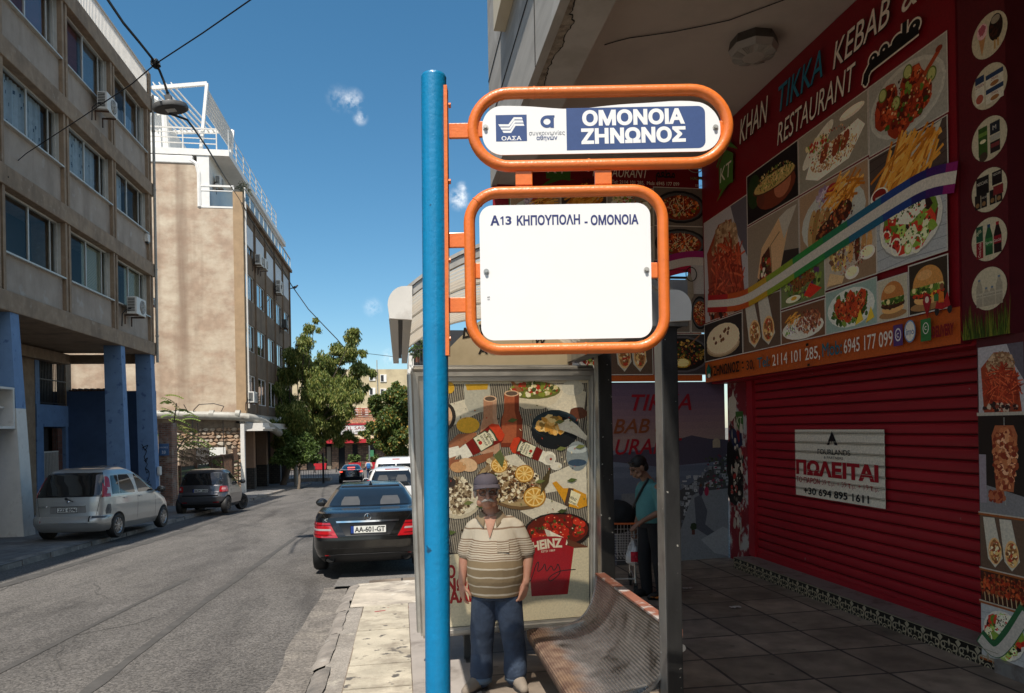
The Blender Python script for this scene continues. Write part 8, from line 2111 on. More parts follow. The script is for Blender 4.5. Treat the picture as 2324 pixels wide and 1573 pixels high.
# ------------------------------------------------------------------ people: tapered limbs merged into one skin
def limb(b, pts, rad, n=14, sq=None):
 """round-ended tapering limb through the joints"""
 P = [Vector(p) for p in pts]
 Q, R = [], []
 for i in range(len(P) - 1):
  k = max(2, int((P[i + 1] - P[i]).length / .02))
  for j in range(k):
   t = j / k; Q.append(P[i].lerp(P[i + 1], t)); R.append(rad[i] + (rad[i + 1] - rad[i]) * (t * t * (3 - 2 * t)))
 Q.append(P[-1]); R.append(rad[-1])
 d0 = (Q[0] - Q[1]).normalized(); d1 = (Q[-1] - Q[-2]).normalized()
 pre = [(Q[0] + d0 * R[0] * sin(a), R[0] * cos(a)) for a in (1.5, 1.15, .75, .35)]
 post_ = [(Q[-1] + d1 * R[-1] * sin(a), R[-1] * cos(a)) for a in (.35, .75, 1.15, 1.5)]
 Q2 = [p for p, _ in pre] + Q + [p for p, _ in post_]; R2 = [max(.0006, r) for _, r in pre] + R + [max(.0006, r) for _, r in post_]
 b.tube(Q2, R2, n, sq=sq)
def rings(b, rows, n=28, cap=True):
 """rows of (cx, cy, z, rx, ry)"""
 vs, fs = [], []
 for (cx, cy, z, rx, ry) in rows:
  for k in range(n):
   t = 2 * pi * k / n; vs.append((cx + rx * cos(t), cy + ry * sin(t), z))
 for i in range(len(rows) - 1):
  for k in range(n): l = (k + 1) % n; fs.append((i * n + k, i * n + l, (i + 1) * n + l, (i + 1) * n + k))
 if cap: fs += [tuple(range(n - 1, -1, -1)), tuple((len(rows) - 1) * n + k for k in range(n))]
 b.add(vs, fs)
def fuse(o, vox, it=4, fac=.5):
 apply_mods(o, [('REMESH', dict(mode='VOXEL', voxel_size=vox, use_smooth_shade=True)), ('SMOOTH', dict(iterations=it, factor=fac))])
 o.data.polygons.foreach_set('use_smooth', [True] * len(o.data.polygons))
 return o
def hand(b, wrist, down, side, fwd, k=1.0, curl=.5):
 """palm, four curled fingers of unequal length and a thumb leaving the side of the palm"""
 W, D, S, F = Vector(wrist), Vector(down).normalized(), Vector(side).normalized(), Vector(fwd).normalized()
 for s in (-.03, -.01, .01, .03): limb(b, [W - D * .01 + S * s * .5 * k, W + D * .05 * k + S * s * .8 * k, W + D * .095 * k + S * s * k + F * .004], [.017 * k, .017 * k, .0125 * k], 10)
 for i, (s, ln) in enumerate(((.033, .062), (.0115, .075), (-.0105, .07), (-.031, .055))):
  r = W + D * .098 * k + S * s * k
  a1, a2, a3 = curl * (.5 + .12 * i), curl * (1.2 + .1 * i), curl * (1.8 + .1 * i)
  p1 = r + (D * cos(a1) + F * sin(a1)) * ln * .45 * k; p2 = p1 + (D * cos(a2) + F * sin(a2)) * ln * .33 * k; p3 = p2 + (D * cos(a3) + F * sin(a3)) * ln * .25 * k
  limb(b, [r - D * .01, p1, p2, p3], [.0105 * k, .0095 * k, .0086 * k, .0074 * k], 9)
 r = W + D * .028 * k + S * .028 * k + F * .008
 limb(b, [r, r + (D * .6 + S * .55 + F * .45).normalized() * .042 * k, r + (D * .85 + S * .35 + F * .55).normalized() * .075 * k, r + (D * .95 + S * .1 + F * .55).normalized() * .095 * k], [.016 * k, .0125 * k, .0105 * k, .0085 * k], 9)
def head(b, c, yaw=0, k=1.0, tilt=0):
 """c is the middle of the skull; the face looks along -y before turning"""
 R_ = Matrix.Translation(c) @ Matrix.Rotation(yaw, 4, 'Z') @ Matrix.Rotation(tilt, 4, 'X') @ Matrix.Scale(k, 4)
 t = MB()
 t.ell((0, .012, .03), (.076, .096, .088), 24, 16); t.ell((0, -.022, -.035), (.062, .068, .078), 20, 14); t.ell((0, -.045, -.088), (.034, .034, .026), 14, 10)
 limb(t, [(0, -.088, .012), (0, -.103, -.018), (0, -.108, -.032)], [.009, .0125, .0145], 10); t.ell((.013, -.094, -.034), (.009, .011, .008), 10, 8); t.ell((-.013, -.094, -.034), (.009, .011, .008), 10, 8)
 limb(t, [(-.05, -.07, .025), (0, -.085, .028), (.05, -.07, .025)], [.010, .012, .010], 10)
 for s in (-1, 1):
  t.ell((s * .045, -.062, -.022), (.024, .02, .018), 12, 8); t.ell((s * .079, .012, -.008), (.010, .022, .034), 12, 10, M=Matrix.Rotation(s * -.35, 3, 'Z'))
  t.ell((s * .05, -.03, -.07), (.024, .035, .03), 12, 8)
 limb(t, [(-.022, -.088, -.063), (0, -.094, -.061), (.022, -.088, -.063)], [.006, .008, .006], 8); limb(t, [(-.018, -.086, -.073), (0, -.092, -.074), (.018, -.086, -.073)], [.006, .008, .006], 8)
 b.add([R_ @ Vector(p) for p in t.v], t.f)
 return R_
def xf(o_mb, R_):
 m = MB(); m.v = [tuple(R_ @ Vector(p)) for p in o_mb.v]; m.f, m.m, m.c, m.hascol = o_mb.f, o_mb.m, o_mb.c, o_mb.hascol
 return m
m_skin = M('weathered_skin', (.52, .27, .185), .55, .16, 14, c2=(.42, .175, .12), c2scale=7, bump=.12, bscale=90, c2lo=.5, c2hi=.7)
m_skin2 = M('tanned_skin', (.26, .14, .09), .55, .12, 12)
m_jean = M('blue_denim', (.03, .046, .08), .9, .25, 9, bump=.5, bscale=22, c2=(.07, .098, .145), c2scale=2.6, c2lo=.5, c2hi=.7)
m_shoe = M('suede_shoe', (.20, .165, .13), .9, .15, 12)
m_sole = M('shoe_sole', (.03, .028, .026), .8)
m_polo = bpy.data.materials.new('striped_polo_knit'); m_polo.use_nodes = True
def polo():
 n, l = m_polo.node_tree.nodes, m_polo.node_tree.links; b_ = n['Principled BSDF']; b_.inputs['Roughness'].default_value = .9; b_.inputs['Specular IOR Level'].default_value = .1
 t = n.new('ShaderNodeTexCoord'); s = n.new('ShaderNodeSeparateXYZ'); l.new(t.outputs['Object'], s.inputs[0])
 q = n.new('ShaderNodeTexNoise'); q.inputs['Scale'].default_value = 6; l.new(t.outputs['Object'], q.inputs['Vector'])
 a = n.new('ShaderNodeMath'); a.operation = 'MULTIPLY_ADD'; a.inputs[1].default_value = .028; l.new(q.outputs['Fac'], a.inputs[0]); l.new(s.outputs['Z'], a.inputs[2])
 r = n.new('ShaderNodeMapRange'); r.inputs[1].default_value = .70; r.inputs[2].default_value = 1.45; l.new(a.outputs[0], r.inputs[0])
 ramp = n.new('ShaderNodeValToRGB'); ramp.color_ramp.interpolation = 'CONSTANT'
 W, T, B_ = (.60, .53, .42), (.30, .225, .135), (.27, .185, .125)
 st = []
 def band(z, c): st.append(((z - .70) / .75, c))
 band(.70, T); band(.735, W); band(.748, T); band(.80, W); band(.813, T); band(.87, W); band(.882, T); band(.935, W); band(.947, T)
 z = .995
 band(z, W)
 for i in range(9): band(z + .006 + i * .0165, B_); band(z + .013 + i * .0165, W)
 band(1.215, B_); band(1.226, W); band(1.29, B_); band(1.301, W)
 cr_ = ramp.color_ramp
 while len(cr_.elements) < min(32, len(st)): cr_.elements.new(1.0)
 for e, (p_, c_) in zip(cr_.elements, st[:32]): e.position = p_; e.color = (*c_, 1)
 l.new(r.outputs[0], ramp.inputs[0]); l.new(ramp.outputs[0], b_.inputs['Base Color'])
 q2 = n.new('ShaderNodeTexNoise'); q2.inputs['Scale'].default_value = 7; q2.inputs['Detail'].default_value = 3; mp = n.new('ShaderNodeMapping'); mp.inputs['Scale'].default_value = (1, 1, .5); mp.inputs['Rotation'].default_value = (0, .5, 0)
 l.new(t.outputs['Object'], mp.inputs[0]); l.new(mp.outputs[0], q2.inputs['Vector'])
 bp = n.new('ShaderNodeBump'); bp.inputs['Strength'].default_value = .55; bp.inputs['Distance'].default_value = .03; l.new(q2.outputs['Fac'], bp.inputs['Height']); l.new(bp.outputs[0], b_.inputs['Normal'])
polo()
om = PD(1128, 1500, 5.32)
oz = side_z(om.x, om.y)
old = thing('person', 'old man in cap, glasses, striped polo shirt and jeans standing before the poster', 'person', (om.x, om.y, oz), (0, 0, -YAW - .05))
old.scale = (1.0, 1.0, 1.0)
HC = Vector((-.055, -.035, 1.475))
b = MB()
Rh = head(b, HC, yaw=.2, k=1.07, tilt=-.04)
limb(b, [(-.04, .005, 1.40), (-.028, .02, 1.33), (-.02, .03, 1.27)], [.056, .06, .075])
rings(b, [(0, .02, .80, .13, .11), (0, .01, .88, .16, .13), (0, -.01, 1.0, .165, .14), (0, .0, 1.12, .16, .12), (0, .015, 1.24, .14, .09), (0, .02, 1.29, .08, .07)])
limb(b, [(-.16, .02, 1.18), (-.232, .03, .98), (-.255, -.02, .79)], [.042, .044, .03]); limb(b, [(.16, .02, 1.18), (.246, .05, .99), (.228, -.03, .80)], [.042, .046, .031])
hand(b, (-.255, -.02, .79), (.05, -.12, -1), (.45, -.9, 0), (.9, .4, .1), .98, .55); hand(b, (.228, -.03, .80), (-.22, -.22, -1), (-.55, -.82, .2), (-.75, .5, .1), 1.05, .6)
for s, fx, fy in ((-1, -.115, -.03), (1, .125, .02)): limb(b, [(s * .085, .02, .82), (fx * .95, .0, .45), (fx, fy, .09)], [.075, .055, .04])
ob = b.build('body', m_skin, old, world=False); fuse(ob, .0048, 3)
b = MB()
rings(b, [(.0, .005, .70, .19, .15), (.0, -.0, .74, .2, .16), (.0, -.02, .83, .212, .18), (.0, -.03, .93, .212, .188), (.0, -.02, 1.02, .2, .175), (0, .0, 1.12, .182, .15), (0, .01, 1.2, .165, .122), (-.002, .018, 1.255, .15, .095), (-.01, .02, 1.285, .10, .078), (-.02, .018, 1.30, .072, .064)], 40)
for s, e in ((-1, (-.218, .03, 1.025)), (1, (.23, .042, 1.025))): limb(b, [(s * .11, .02, 1.235), (s * .16, .022, 1.195), (s * .194, .03, 1.11), e], [.06, .068, .07, .072], 20)
sh_ = b.build('shirt', m_polo, old, world=False); fuse(sh_, .008, 5)
m_coll = M('tan_collar', (.30, .225, .14), .9, .08)
NC = (-.026, .018)
def coll(i, j):
 th = -pi / 2 + .42 + (2 * pi - .84) * i; fr_ = max(0, -sin(th)) ** 2
 r = .066 + .044 * j; z = 1.335 - .044 * j - .05 * fr_ ** 2 * j - .03 * fr_ - .012 * j * j
 return Vector((NC[0] + (r + .008) * cos(th), NC[1] + r * sin(th) * (1.0 + .28 * fr_ * j), z))
b = MB(); b.grid(coll, 40, 5)
cl_ = b.build('collar', m_coll, sh_, world=False, smooth=True); apply_mods(cl_, [('SOLIDIFY', dict(thickness=.006))])
fy_ = lambda z: lerp_tab([(1.10, -.162), (1.16, -.142), (1.2, -.124), (1.24, -.104), (1.27, -.086), (1.31, -.06)], z)
b = MB(); rows_ = [(z, .002 + .05 * (z - 1.15) / .15) for z in frange(1.15, 1.30, 8)]
b.add([(-.026 + sg * w_ * .95, fy_(z) - .003 + .02 * (w_ / .05) ** 2 * abs(sg), z) for z, w_ in rows_ for sg in (-1, 0, 1)], [(3 * i + k_, 3 * i + k_ + 1, 3 * i + 4 + k_, 3 * i + 3 + k_) for i in range(8) for k_ in (0, 1)])
b.build('open_neck', m_skin, old, world=False, smooth=True)
b = MB(); b.add([(-.04 + .028 * k_, fy_(z) - .004, z) for z in frange(1.05, 1.155, 4) for k_ in (0, 1)], [(2 * i, 2 * i + 1, 2 * i + 3, 2 * i + 2) for i in range(4)]) if False else None
b = MB(); b.quad((.03, -.186, 1.05), (.115, -.164, 1.045), (.112, -.14, 1.13), (.028, -.163, 1.135)); apply_mods(b.build('pocket', m_polo, sh_, world=False), [('SOLIDIFY', dict(thickness=.004))])
b = MB()
rings(b, [(.005, .01, .68, .18, .138), (.005, .01, .76, .182, .14), (.005, .01, .80, .18, .138)], 32)
limb(b, [(-.08, .01, .72), (-.104, -.015, .46), (-.108, .0, .40), (-.114, .012, .26), (-.118, -.02, .12), (-.118, -.025, .085)], [.104, .094, .09, .083, .088, .08], 22); limb(b, [(.088, .01, .72), (.116, -.03, .47), (.12, -.01, .41), (.138, .01, .27), (.136, .015, .12), (.135, .02, .085)], [.106, .096, .09, .085, .09, .082], 22)
tr = b.build('trousers', m_jean, old, world=False); fuse(tr, .009, 3)
b = MB()
for x, y in ((-.119, -.027), (.136, .021)): b.tube([(x, y, .055), (x, y, .095)], [.083, .081], 24, cap=False)
hm_ = b.build('turned_hem', M('hem_denim', (.08, .115, .16), .9, .2, 12), tr, world=False, smooth=True); apply_mods(hm_, [('SOLIDIFY', dict(thickness=.008))])
for x, y, a, nm in ((-.128, -.05, -.5, 'shoe'), (.140, .0, .35, 'shoe')):
 b = MB(); d = Vector((sin(a), -cos(a), 0)); c0 = Vector((x, y + .04, 0))
 limb(b, [c0 + Vector((0, 0, .055)), c0 + d * .06 + Vector((0, 0, .055)), c0 + d * .13 + Vector((0, 0, .042)), c0 + d * .19 + Vector((0, 0, .034))], [.05, .052, .046, .034], 16)
 so_ = b.build(nm, m_shoe, old, world=False, smooth=True)
 b = MB(); n_ = 20; P = []
 for i in range(n_):
  t = 2 * pi * i / n_; u = .075 + .145 * cos(t); w = (.047 + .008 * cos(t)) * sin(t); P.append(c0 + d * u + Vector((-d.y, d.x, 0)) * w + Vector((0, 0, .004)))
 b.prism(P, (0, 0, .022)); b.build('sole', m_sole, so_, world=False)
m_cap = M('mauve_grey_cap', (.115, .10, .125), .85, .1, 10, bump=.2, bscale=60)
t = MB()
t.grid(lambda i, j: Vector((.088 * cos(2 * pi * i) * cos(j * pi / 2) ** .7, .012 + .108 * sin(2 * pi * i) * cos(j * pi / 2) ** .7, .052 + .080 * sin(j * pi / 2) ** .9 + .006 * sin(2 * pi * i))), 32, 10)
t.grid(lambda i, j: Vector(((.094 + .004 * j) * sin((i - .5) * 2.5), .010 - (.112 + .072 * j * cos((i - .5) * 2.2)) * cos((i - .5) * 2.5), .054 - .030 * j + .012 * (1 - abs(2 * i - 1) ** 2) * j - .014 * abs(2 * i - 1) ** 2 * j)), 20, 6)
cp = xf(t, Rh).build('cap', m_cap, old, world=False, smooth=True, angle=70); apply_mods(cp, [('SOLIDIFY', dict(thickness=.004, offset=1))])
t = MB(); t.ell((0, .03, .012), (.083, .088, .058), 20, 12); t.ell((.076, .0, .004), (.012, .03, .04), 10, 8); t.ell((-.076, .0, .004), (.012, .03, .04), 10, 8)
xf(t, Rh).build('hair', M('white_hair', (.38, .35, .32), .9, .2, 40), old, world=False, smooth=True)
t = MB()
for s in (-1, 1): limb(t, [(0, -.108, -.047), (s * .018, -.106, -.049), (s * .04, -.09, -.060)], [.008, .0105, .005], 10)
xf(t, Rh).build('moustache', M('white_moustache', (.50, .46, .42), .9, .25, 60, bump=.5, bscale=120), old, world=False, smooth=True)
m_wire = M('glasses_wire', (.25, .24, .23), .25, metal=.9)
t = MB(); g_ = MB()
for s in (-1, 1):
 cc = Vector((s * .033, -.098, .004))
 t.tube([cc + Vector((.027 * cos(a * pi / 12), .010 * abs(cos(a * pi / 12)) * (1 if s * cos(a * pi / 12) > 0 else -.2), .024 * sin(a * pi / 12))) for a in range(24)], .0022, 6, closed=True)
 g_.add([cc + Vector((.026 * cos(a * pi / 12), 0, .023 * sin(a * pi / 12))) for a in range(24)], [tuple(range(24))])
 t.tube([(s * .06, -.086, .008), (s * .082, -.03, .01), (s * .084, .01, .002)], .002, 6)
t.tube([(-.007, -.101, .006), (0, -.106, .009), (.007, -.101, .006)], .002, 6)
gl_ = xf(t, Rh).build('glasses', m_wire, old, world=False, smooth=True); xf(g_, Rh).build('lens', Mglass('lens_glass', (.97, .97, .95), 1.0), gl_, world=False)
t = MB()
for s in (-1, 1): t.ell((s * .032, -.078, .003), (.0125, .0115, .0075), 12, 8)
xf(t, Rh).build('eye', M('eye_grey', (.34, .27, .23), .3), old, world=False, smooth=True)
t = MB()
for s in (-1, 1): limb(t, [(s * .014, -.098, .030), (s * .034, -.094, .036), (s * .054, -.078, .028)], [.004, .005, .003], 8)
xf(t, Rh).build('eyebrow', M('grey_brow', (.3, .27, .24), .9), old, world=False, smooth=True)
yp = PZ(1476, 1352, -.19)
yo = thing('person', 'dark haired man in teal shirt and dark trousers looking down beside the trolley', 'person', (yp.x, yp.y, side_z(yp.x, yp.y)), (0, 0, radians(-78)))
b = MB()
HC2 = Vector((-.0, -.135, 1.52))
Rh2 = head(b, HC2, yaw=-.1, k=1.02, tilt=.42)
limb(b, [(0, -.08, 1.45), (0, -.03, 1.39), (0, .01, 1.33)], [.055, .058, .075])
rings(b, [(0, .03, .82, .14, .11), (0, .02, 1.0, .145, .12), (0, .02, 1.15, .155, .12), (0, .01, 1.28, .14, .09), (0, .0, 1.35, .08, .07)])
limb(b, [(-.185, .01, 1.29), (-.23, .04, 1.02), (-.215, -.06, .80)], [.05, .04, .029]); limb(b, [(.185, .01, 1.29), (.235, .0, 1.02), (.2, -.2, .93)], [.05, .04, .029])
hand(b, (-.215, -.06, .80), (0, -.2, -1), (0, -1, .2), (1, 0, 0), 1, .9); hand(b, (.2, -.2, .93), (-.1, -1, -.5), (-1, 0, 0), (0, -.4, -1), 1, .6)
for s, y in ((-1, -.02), (1, .06)): limb(b, [(s * .09, .03, .84), (s * .1, y, .46), (s * .1, y + .04, .08)], [.08, .06, .045])
ob = b.build('body', m_skin2, yo, world=False); fuse(ob, .006, 3)
m_teal = M('teal_cotton', (.075, .225, .235), .85, .12, 7, bump=.3, bscale=14)
b = MB()
rings(b, [(0, .025, .88, .165, .14), (0, .01, .95, .17, .155), (0, .005, 1.05, .165, .15), (0, .015, 1.18, .172, .135), (0, .012, 1.28, .155, .105), (0, .0, 1.345, .085, .075), (0, -.02, 1.39, .066, .062)], 32)
for s, e in ((-1, (-.228, .03, 1.05)), (1, (.235, .005, 1.05))): limb(b, [(s * .14, .01, 1.29), (s * .19, .012, 1.24), (s * .215, .02, 1.14), e], [.062, .066, .064, .058], 18)
t2 = b.build('shirt', m_teal, yo, world=False); fuse(t2, .009, 4)
b = MB(); rings(b, [(0, .03, .82, .155, .125), (0, .03, .92, .16, .13)], 28)
limb(b, [(-.085, .03, .84), (-.1, -.015, .46), (-.1, .02, .06)], [.095, .08, .066], 20); limb(b, [(.085, .03, .84), (.1, .06, .46), (.1, .1, .06)], [.095, .08, .066], 20)
tt = b.build('trousers', M('black_trousers', (.012, .013, .016), .9), yo, world=False); fuse(tt, .01, 3)
for x, y in ((-.1, .0), (.1, .08)):
 b = MB(); limb(b, [(x, y + .04, .045), (x, y - .08, .04), (x, y - .15, .03)], [.046, .046, .032], 14); b.build('shoe', M('black_shoe', (.012, .012, .012), .5), yo, world=False, smooth=True)
t = MB(); t.ell((0, .022, .052), (.086, .105, .085), 22, 14); limb(t, [(-.05, -.062, .088), (0, -.074, .094), (.05, -.062, .088)], [.016, .018, .016], 12); t.ell((0, .075, -.01), (.072, .045, .07), 16, 12)
xf(t, Rh2).build('hair', M('black_hair', (.008, .007, .007), .6, .3, 40), yo, world=False, smooth=True)
t = MB()
for s in (-1, 1): t.ell((s * .032, -.08, .003), (.0125, .0115, .006), 12, 8); limb(t, [(s * .014, -.096, .026), (s * .034, -.092, .03), (s * .052, -.078, .024)], [.004, .005, .003], 8)
xf(t, Rh2).build('eye', M('eye_black', (.02, .016, .014), .3), yo, world=False, smooth=True)
b = MB(); pts = [(.08, -.05, 1.40), (.0, -.135, 1.20), (-.12, -.14, 1.05), (-.17, -.02, .97), (-.1, .14, 1.02), (.05, .13, 1.25), (.1, .05, 1.40)]; b.tube(pts, .014, 8) if False else b.tube([Vector(q) for q in pts], .014, 8)
b.build('bag_strap', m_trim, yo, world=False)
Ry = rootmat(yo)
hw = Ry @ Vector((-.215, -.09, .70))
bg_ = thing('plastic_bag', 'white plastic bag with red print held by the man in teal', 'bag', tuple(hw))
b = MB()
b.grid(lambda i, j: Vector((lerp_tab([(0, .012), (.16, .03), (.3, .022), (.42, .06), (.7, .105), (.9, .09), (1, .02)], j) * cos(2 * pi * i) * (1 + .12 * sin(6 * pi * i + 4 * j)), lerp_tab([(0, .012), (.16, .03), (.3, .022), (.42, .06), (.7, .085), (.9, .07), (1, .02)], j) * sin(2 * pi * i) * (1 + .12 * cos(8 * pi * i)), .06 - .42 * j)), 32, 18)
bo = b.build('bag', M('thin_white_plastic', (.62, .62, .62), .35, .06, 12), bg_, world=False, smooth=True)
p = MB(); p.grid(lambda i, j: Vector((.099 * cos(-2.2 + 1.3 * i), .093 * sin(-2.2 + 1.3 * i), -.18 - .12 * j)), 8, 6); pr = p.build('red_print', M('red_bag_print', (.5, .01, .03), .4, .4, 16), bo, world=False, smooth=True)
tq = PZ(1415, 1345, -.19); tz = side_z(tq.x, tq.y)
cart = thing('shopping_trolley', 'wire shopping trolley with orange corners behind the shelter post', 'trolley', (tq.x, tq.y + .15, tz), (0, 0, radians(-12)))
b = MB()
def wire(p_, q_, r=.0035): b.tube([p_, q_], r, 5)
wx0, wx1, wy0, wy1, wz0, wz1 = -.27, .2, -.2, .35, .42, .86
for i in range(13):
 t = i / 12; x = wx0 + (wx1 - wx0) * t
 wire((x, wy0, wz0 + .02), (x, wy0 - .04, wz1)); wire((x, wy1, wz0), (x, wy1 + .03, wz1)); wire((x, wy0, wz0 + .02), (x, wy1, wz0))
for i in range(8):
 z = wz0 + (wz1 - wz0) * i / 7
 wire((wx0, wy0 - .04 * i / 7, z), (wx1, wy0 - .04 * i / 7, z)); wire((wx0, wy1, z), (wx1, wy1, z)); wire((wx0, wy0 - .04 * i / 7, z), (wx0, wy1, z)); wire((wx1, wy0 - .04 * i / 7, z), (wx1, wy1, z))
b.build('basket', M('chrome_wire', (.5, .5, .5), .3, metal=.9), cart, world=False)
b = MB()
for x in (wx0 + .03, wx1 - .03): b.tube([(x, wy0, .40), (x, wy0 + .02, .3), (x, wy0 - .02, .16), (x, wy0, .13)], .013, 8); b.tube([(x, wy1, .4), (x, wy1, .13)], .013, 8); b.tube([(x, wy0, .2), (x, wy1, .2)], .011, 8)
b.tube([(wx0 + .03, wy0, .2), (wx1 - .03, wy0, .2)], .011, 8); b.tube([(wx1 - .02, wy1, .4), (wx1 + .03, wy1 + .02, 1.0)], .013, 8)
b.build('chassis', m_alu, cart, world=False, smooth=True)
for x in (wx0 + .03, wx1 - .03):
 for y in (wy0, wy1): b = MB(); b.tube([(x - .013, y, .06), (x + .013, y, .06)], .058, 18); b.box((x - .022, y - .03, .06), (x - .015, y + .03, .15)); b.box((x + .015, y - .03, .06), (x + .022, y + .03, .15)); b.build('castor', m_trim, cart, world=False)
b = MB()
for x in (wx0, wx1): b.box((x - .035, wy0 - .06, wz1 - .03), (x + .035, wy0 + .0, wz1 + .012), bev=.01);
b.box((wx0, wy0 - .052, wz1 - .01), (wx1, wy0 - .028, wz1 + .012), bev=.005); b.build('orange_rim', M('orange_plastic', (.55, .11, .02), .45), cart, world=False)
sk = thing('black_sack', 'bulging black sack stuffed in the shopping trolley', 'sack', (tq.x, tq.y + .2, tz + .75))
b = MB(); b.grid(lambda i, j: Vector(((.24 * sin(pi * j) ** .5 + .004) * cos(2 * pi * i) * (1 + .1 * noise.noise((4 * cos(2 * pi * i), 4 * sin(2 * pi * i), j * 5))), (.22 * sin(pi * j) ** .5 + .004) * sin(2 * pi * i) * (1 + .1 * noise.noise((3 * cos(2 * pi * i), 3 * sin(2 * pi * i), j * 4 + 9))), .42 * j - .05)), 32, 20)
b.build('sack', M('black_cloth', (.008, .008, .009), .85), sk, world=False, smooth=True)
pq = Vector((-2.75, 62.6, gz(62.6)))
pe = thing('person', 'far pedestrian in pale shirt seen from behind beside the dark saloon', 'person', tuple(pq), (0, 0, pi))
b = MB(); b.ell((0, 0, 1.6), (.085, .1, .12), 16, 10); limb(b, [(0, 0, 1.5), (0, 0, 1.4)], [.06, .07])
rings(b, [(0, 0, .85, .16, .12), (0, 0, 1.1, .18, .13), (0, 0, 1.36, .17, .1), (0, 0, 1.43, .09, .08)])
for s in (-1, 1): limb(b, [(s * .2, 0, 1.36), (s * .27, .03, 1.1), (s * .26, -.06, .86)], [.06, .05, .04]); limb(b, [(s * .09, 0, .85), (s * .1, s * .06, .45), (s * .1, s * .12, .06)], [.09, .07, .05])
fuse(b.build('body', m_skin2, pe, world=False), .018, 2)
b = MB(); rings(b, [(0, 0, .82, .19, .15), (0, 0, 1.1, .2, .15), (0, 0, 1.36, .19, .12), (0, 0, 1.45, .1, .09)])
for s in (-1, 1): limb(b, [(s * .18, 0, 1.37), (s * .27, .03, 1.12)], [.075, .07])
fuse(b.build('shirt', M('pale_shirt', (.45, .41, .36), .9), pe, world=False), .02, 2)
b = MB(); rings(b, [(0, 0, .8, .17, .13), (0, 0, .9, .175, .135)])
for s in (-1, 1): limb(b, [(s * .09, 0, .82), (s * .1, s * .06, .45), (s * .1, s * .12, .1)], [.105, .085, .07])
fuse(b.build('trousers', m_jean, pe, world=False), .02, 2)
b = MB(); b.ell((0, .015, 1.64), (.09, .105, .09), 16, 10); b.build('hair', M('grey_hair', (.15, .13, .12), .9), pe, world=False, smooth=True)
rk = thing('rucksack', 'bright blue rucksack on the far pedestrian', 'rucksack', (pq.x - .02, pq.y - .2, pq.z + 1.15))
b = MB(); b.box((-.16, -.1, -.24), (.16, .09, .24), bev=.06); bo = b.build('bag', M('blue_nylon', (.03, .16, .42), .6), rk, world=False, smooth=True)
b = MB(); b.box((-.12, -.14, -.2), (.12, -.09, .02), bev=.02); b.build('front_pocket', M('blue_nylon_dark', (.02, .11, .3), .6), bo, world=False)
# ------------------------------------------------------------------ trees and plants
def leaves(b, clumps, n, ln, wd, cols, droop=.6, shell=.5):
 """leaf-sized blades spread through uneven clumps; clumps: (centre, radius)"""
 tot = sum(r ** 2 for _, r in clumps)
 for c, r in clumps:
  for _ in range(int(n * r * r / tot)):
   d = Vector((random.gauss(0, 1), random.gauss(0, 1), random.gauss(0, 1))).normalized()
   q = Vector(c) + d * r * (random.random() ** shell) * (.75 + .45 * noise.noise(d * 2.3 + Vector(c) * .7))
   a = Vector((random.uniform(-1, 1), random.uniform(-1, 1), random.uniform(-1, .3) - droop)).normalized()
   s = a.cross(Vector((random.uniform(-1, 1), random.uniform(-1, 1), random.uniform(-1, 1)))).normalized()
   L_ = ln * random.uniform(.6, 1.3); w = wd * random.uniform(.7, 1.3)
   m_ = q + a * L_ * .5 + Vector((0, 0, .08 * L_))
   b.add([q, m_ + s * w, q + a * L_, m_ - s * w], [(0, 1, 2), (0, 2, 3)], 0, random.choice(cols))
def branches(b, base, tips, r0):
 base = Vector(base)
 for t, k in tips:
  t = Vector(t); m_ = base.lerp(t, .5) + Vector((random.uniform(-.3, .3), random.uniform(-.3, .3), .25)) * (t - base).length * .15
  b.tube([base, base.lerp(m_, .6), m_, m_.lerp(t, .6), t], [r0 * k, r0 * k * .8, r0 * k * .6, r0 * k * .4, r0 * k * .15], 7)
def tree(name, label, base, px, Yd, n, ln, wd, cols, r0, fork, droop=.6, spread=1.6):
 t = thing(name, label, 'tree', tuple(base))
 cl = []
 for u, v, r in px:
  rm = 1.12 * r * Yd / FPX
  cl.append((PD(u, v, Yd + random.uniform(-spread, spread)), rm))
  for _ in range(2): cl.append((cl[-1][0] + Vector((random.uniform(-1, 1), random.uniform(-1, 1), random.uniform(-.8, .8))) * rm * .9, rm * random.uniform(.4, .65)))
 b = MB(); f = Vector(fork)
 b.tube([Vector(base) - Vector((0, 0, .2)), Vector(base).lerp(f, .3) + Vector((.05, 0, 0)), Vector(base).lerp(f, .65), f], [r0 * 1.25, r0, r0 * .9, r0 * .8], 12)
 branches(b, f, [(c, .2 + .15 * min(1, r / 2)) for c, r in cl[::3]], r0 * 1.3)
 b.build('trunk', m_wood, t, smooth=True)
 b = MB(); leaves(b, cl, n, ln, wd, cols, droop); b.build('crown', m_leaf, t, fixn=False)
 return t
CA = [(.14, .185, .042), (.20, .245, .055), (.09, .135, .028), (.27, .29, .075), (.065, .105, .022), (.33, .32, .095)]
tb = PZ(640, 1102, gz(53) + .1); fk = PD(672, 1010, 51)
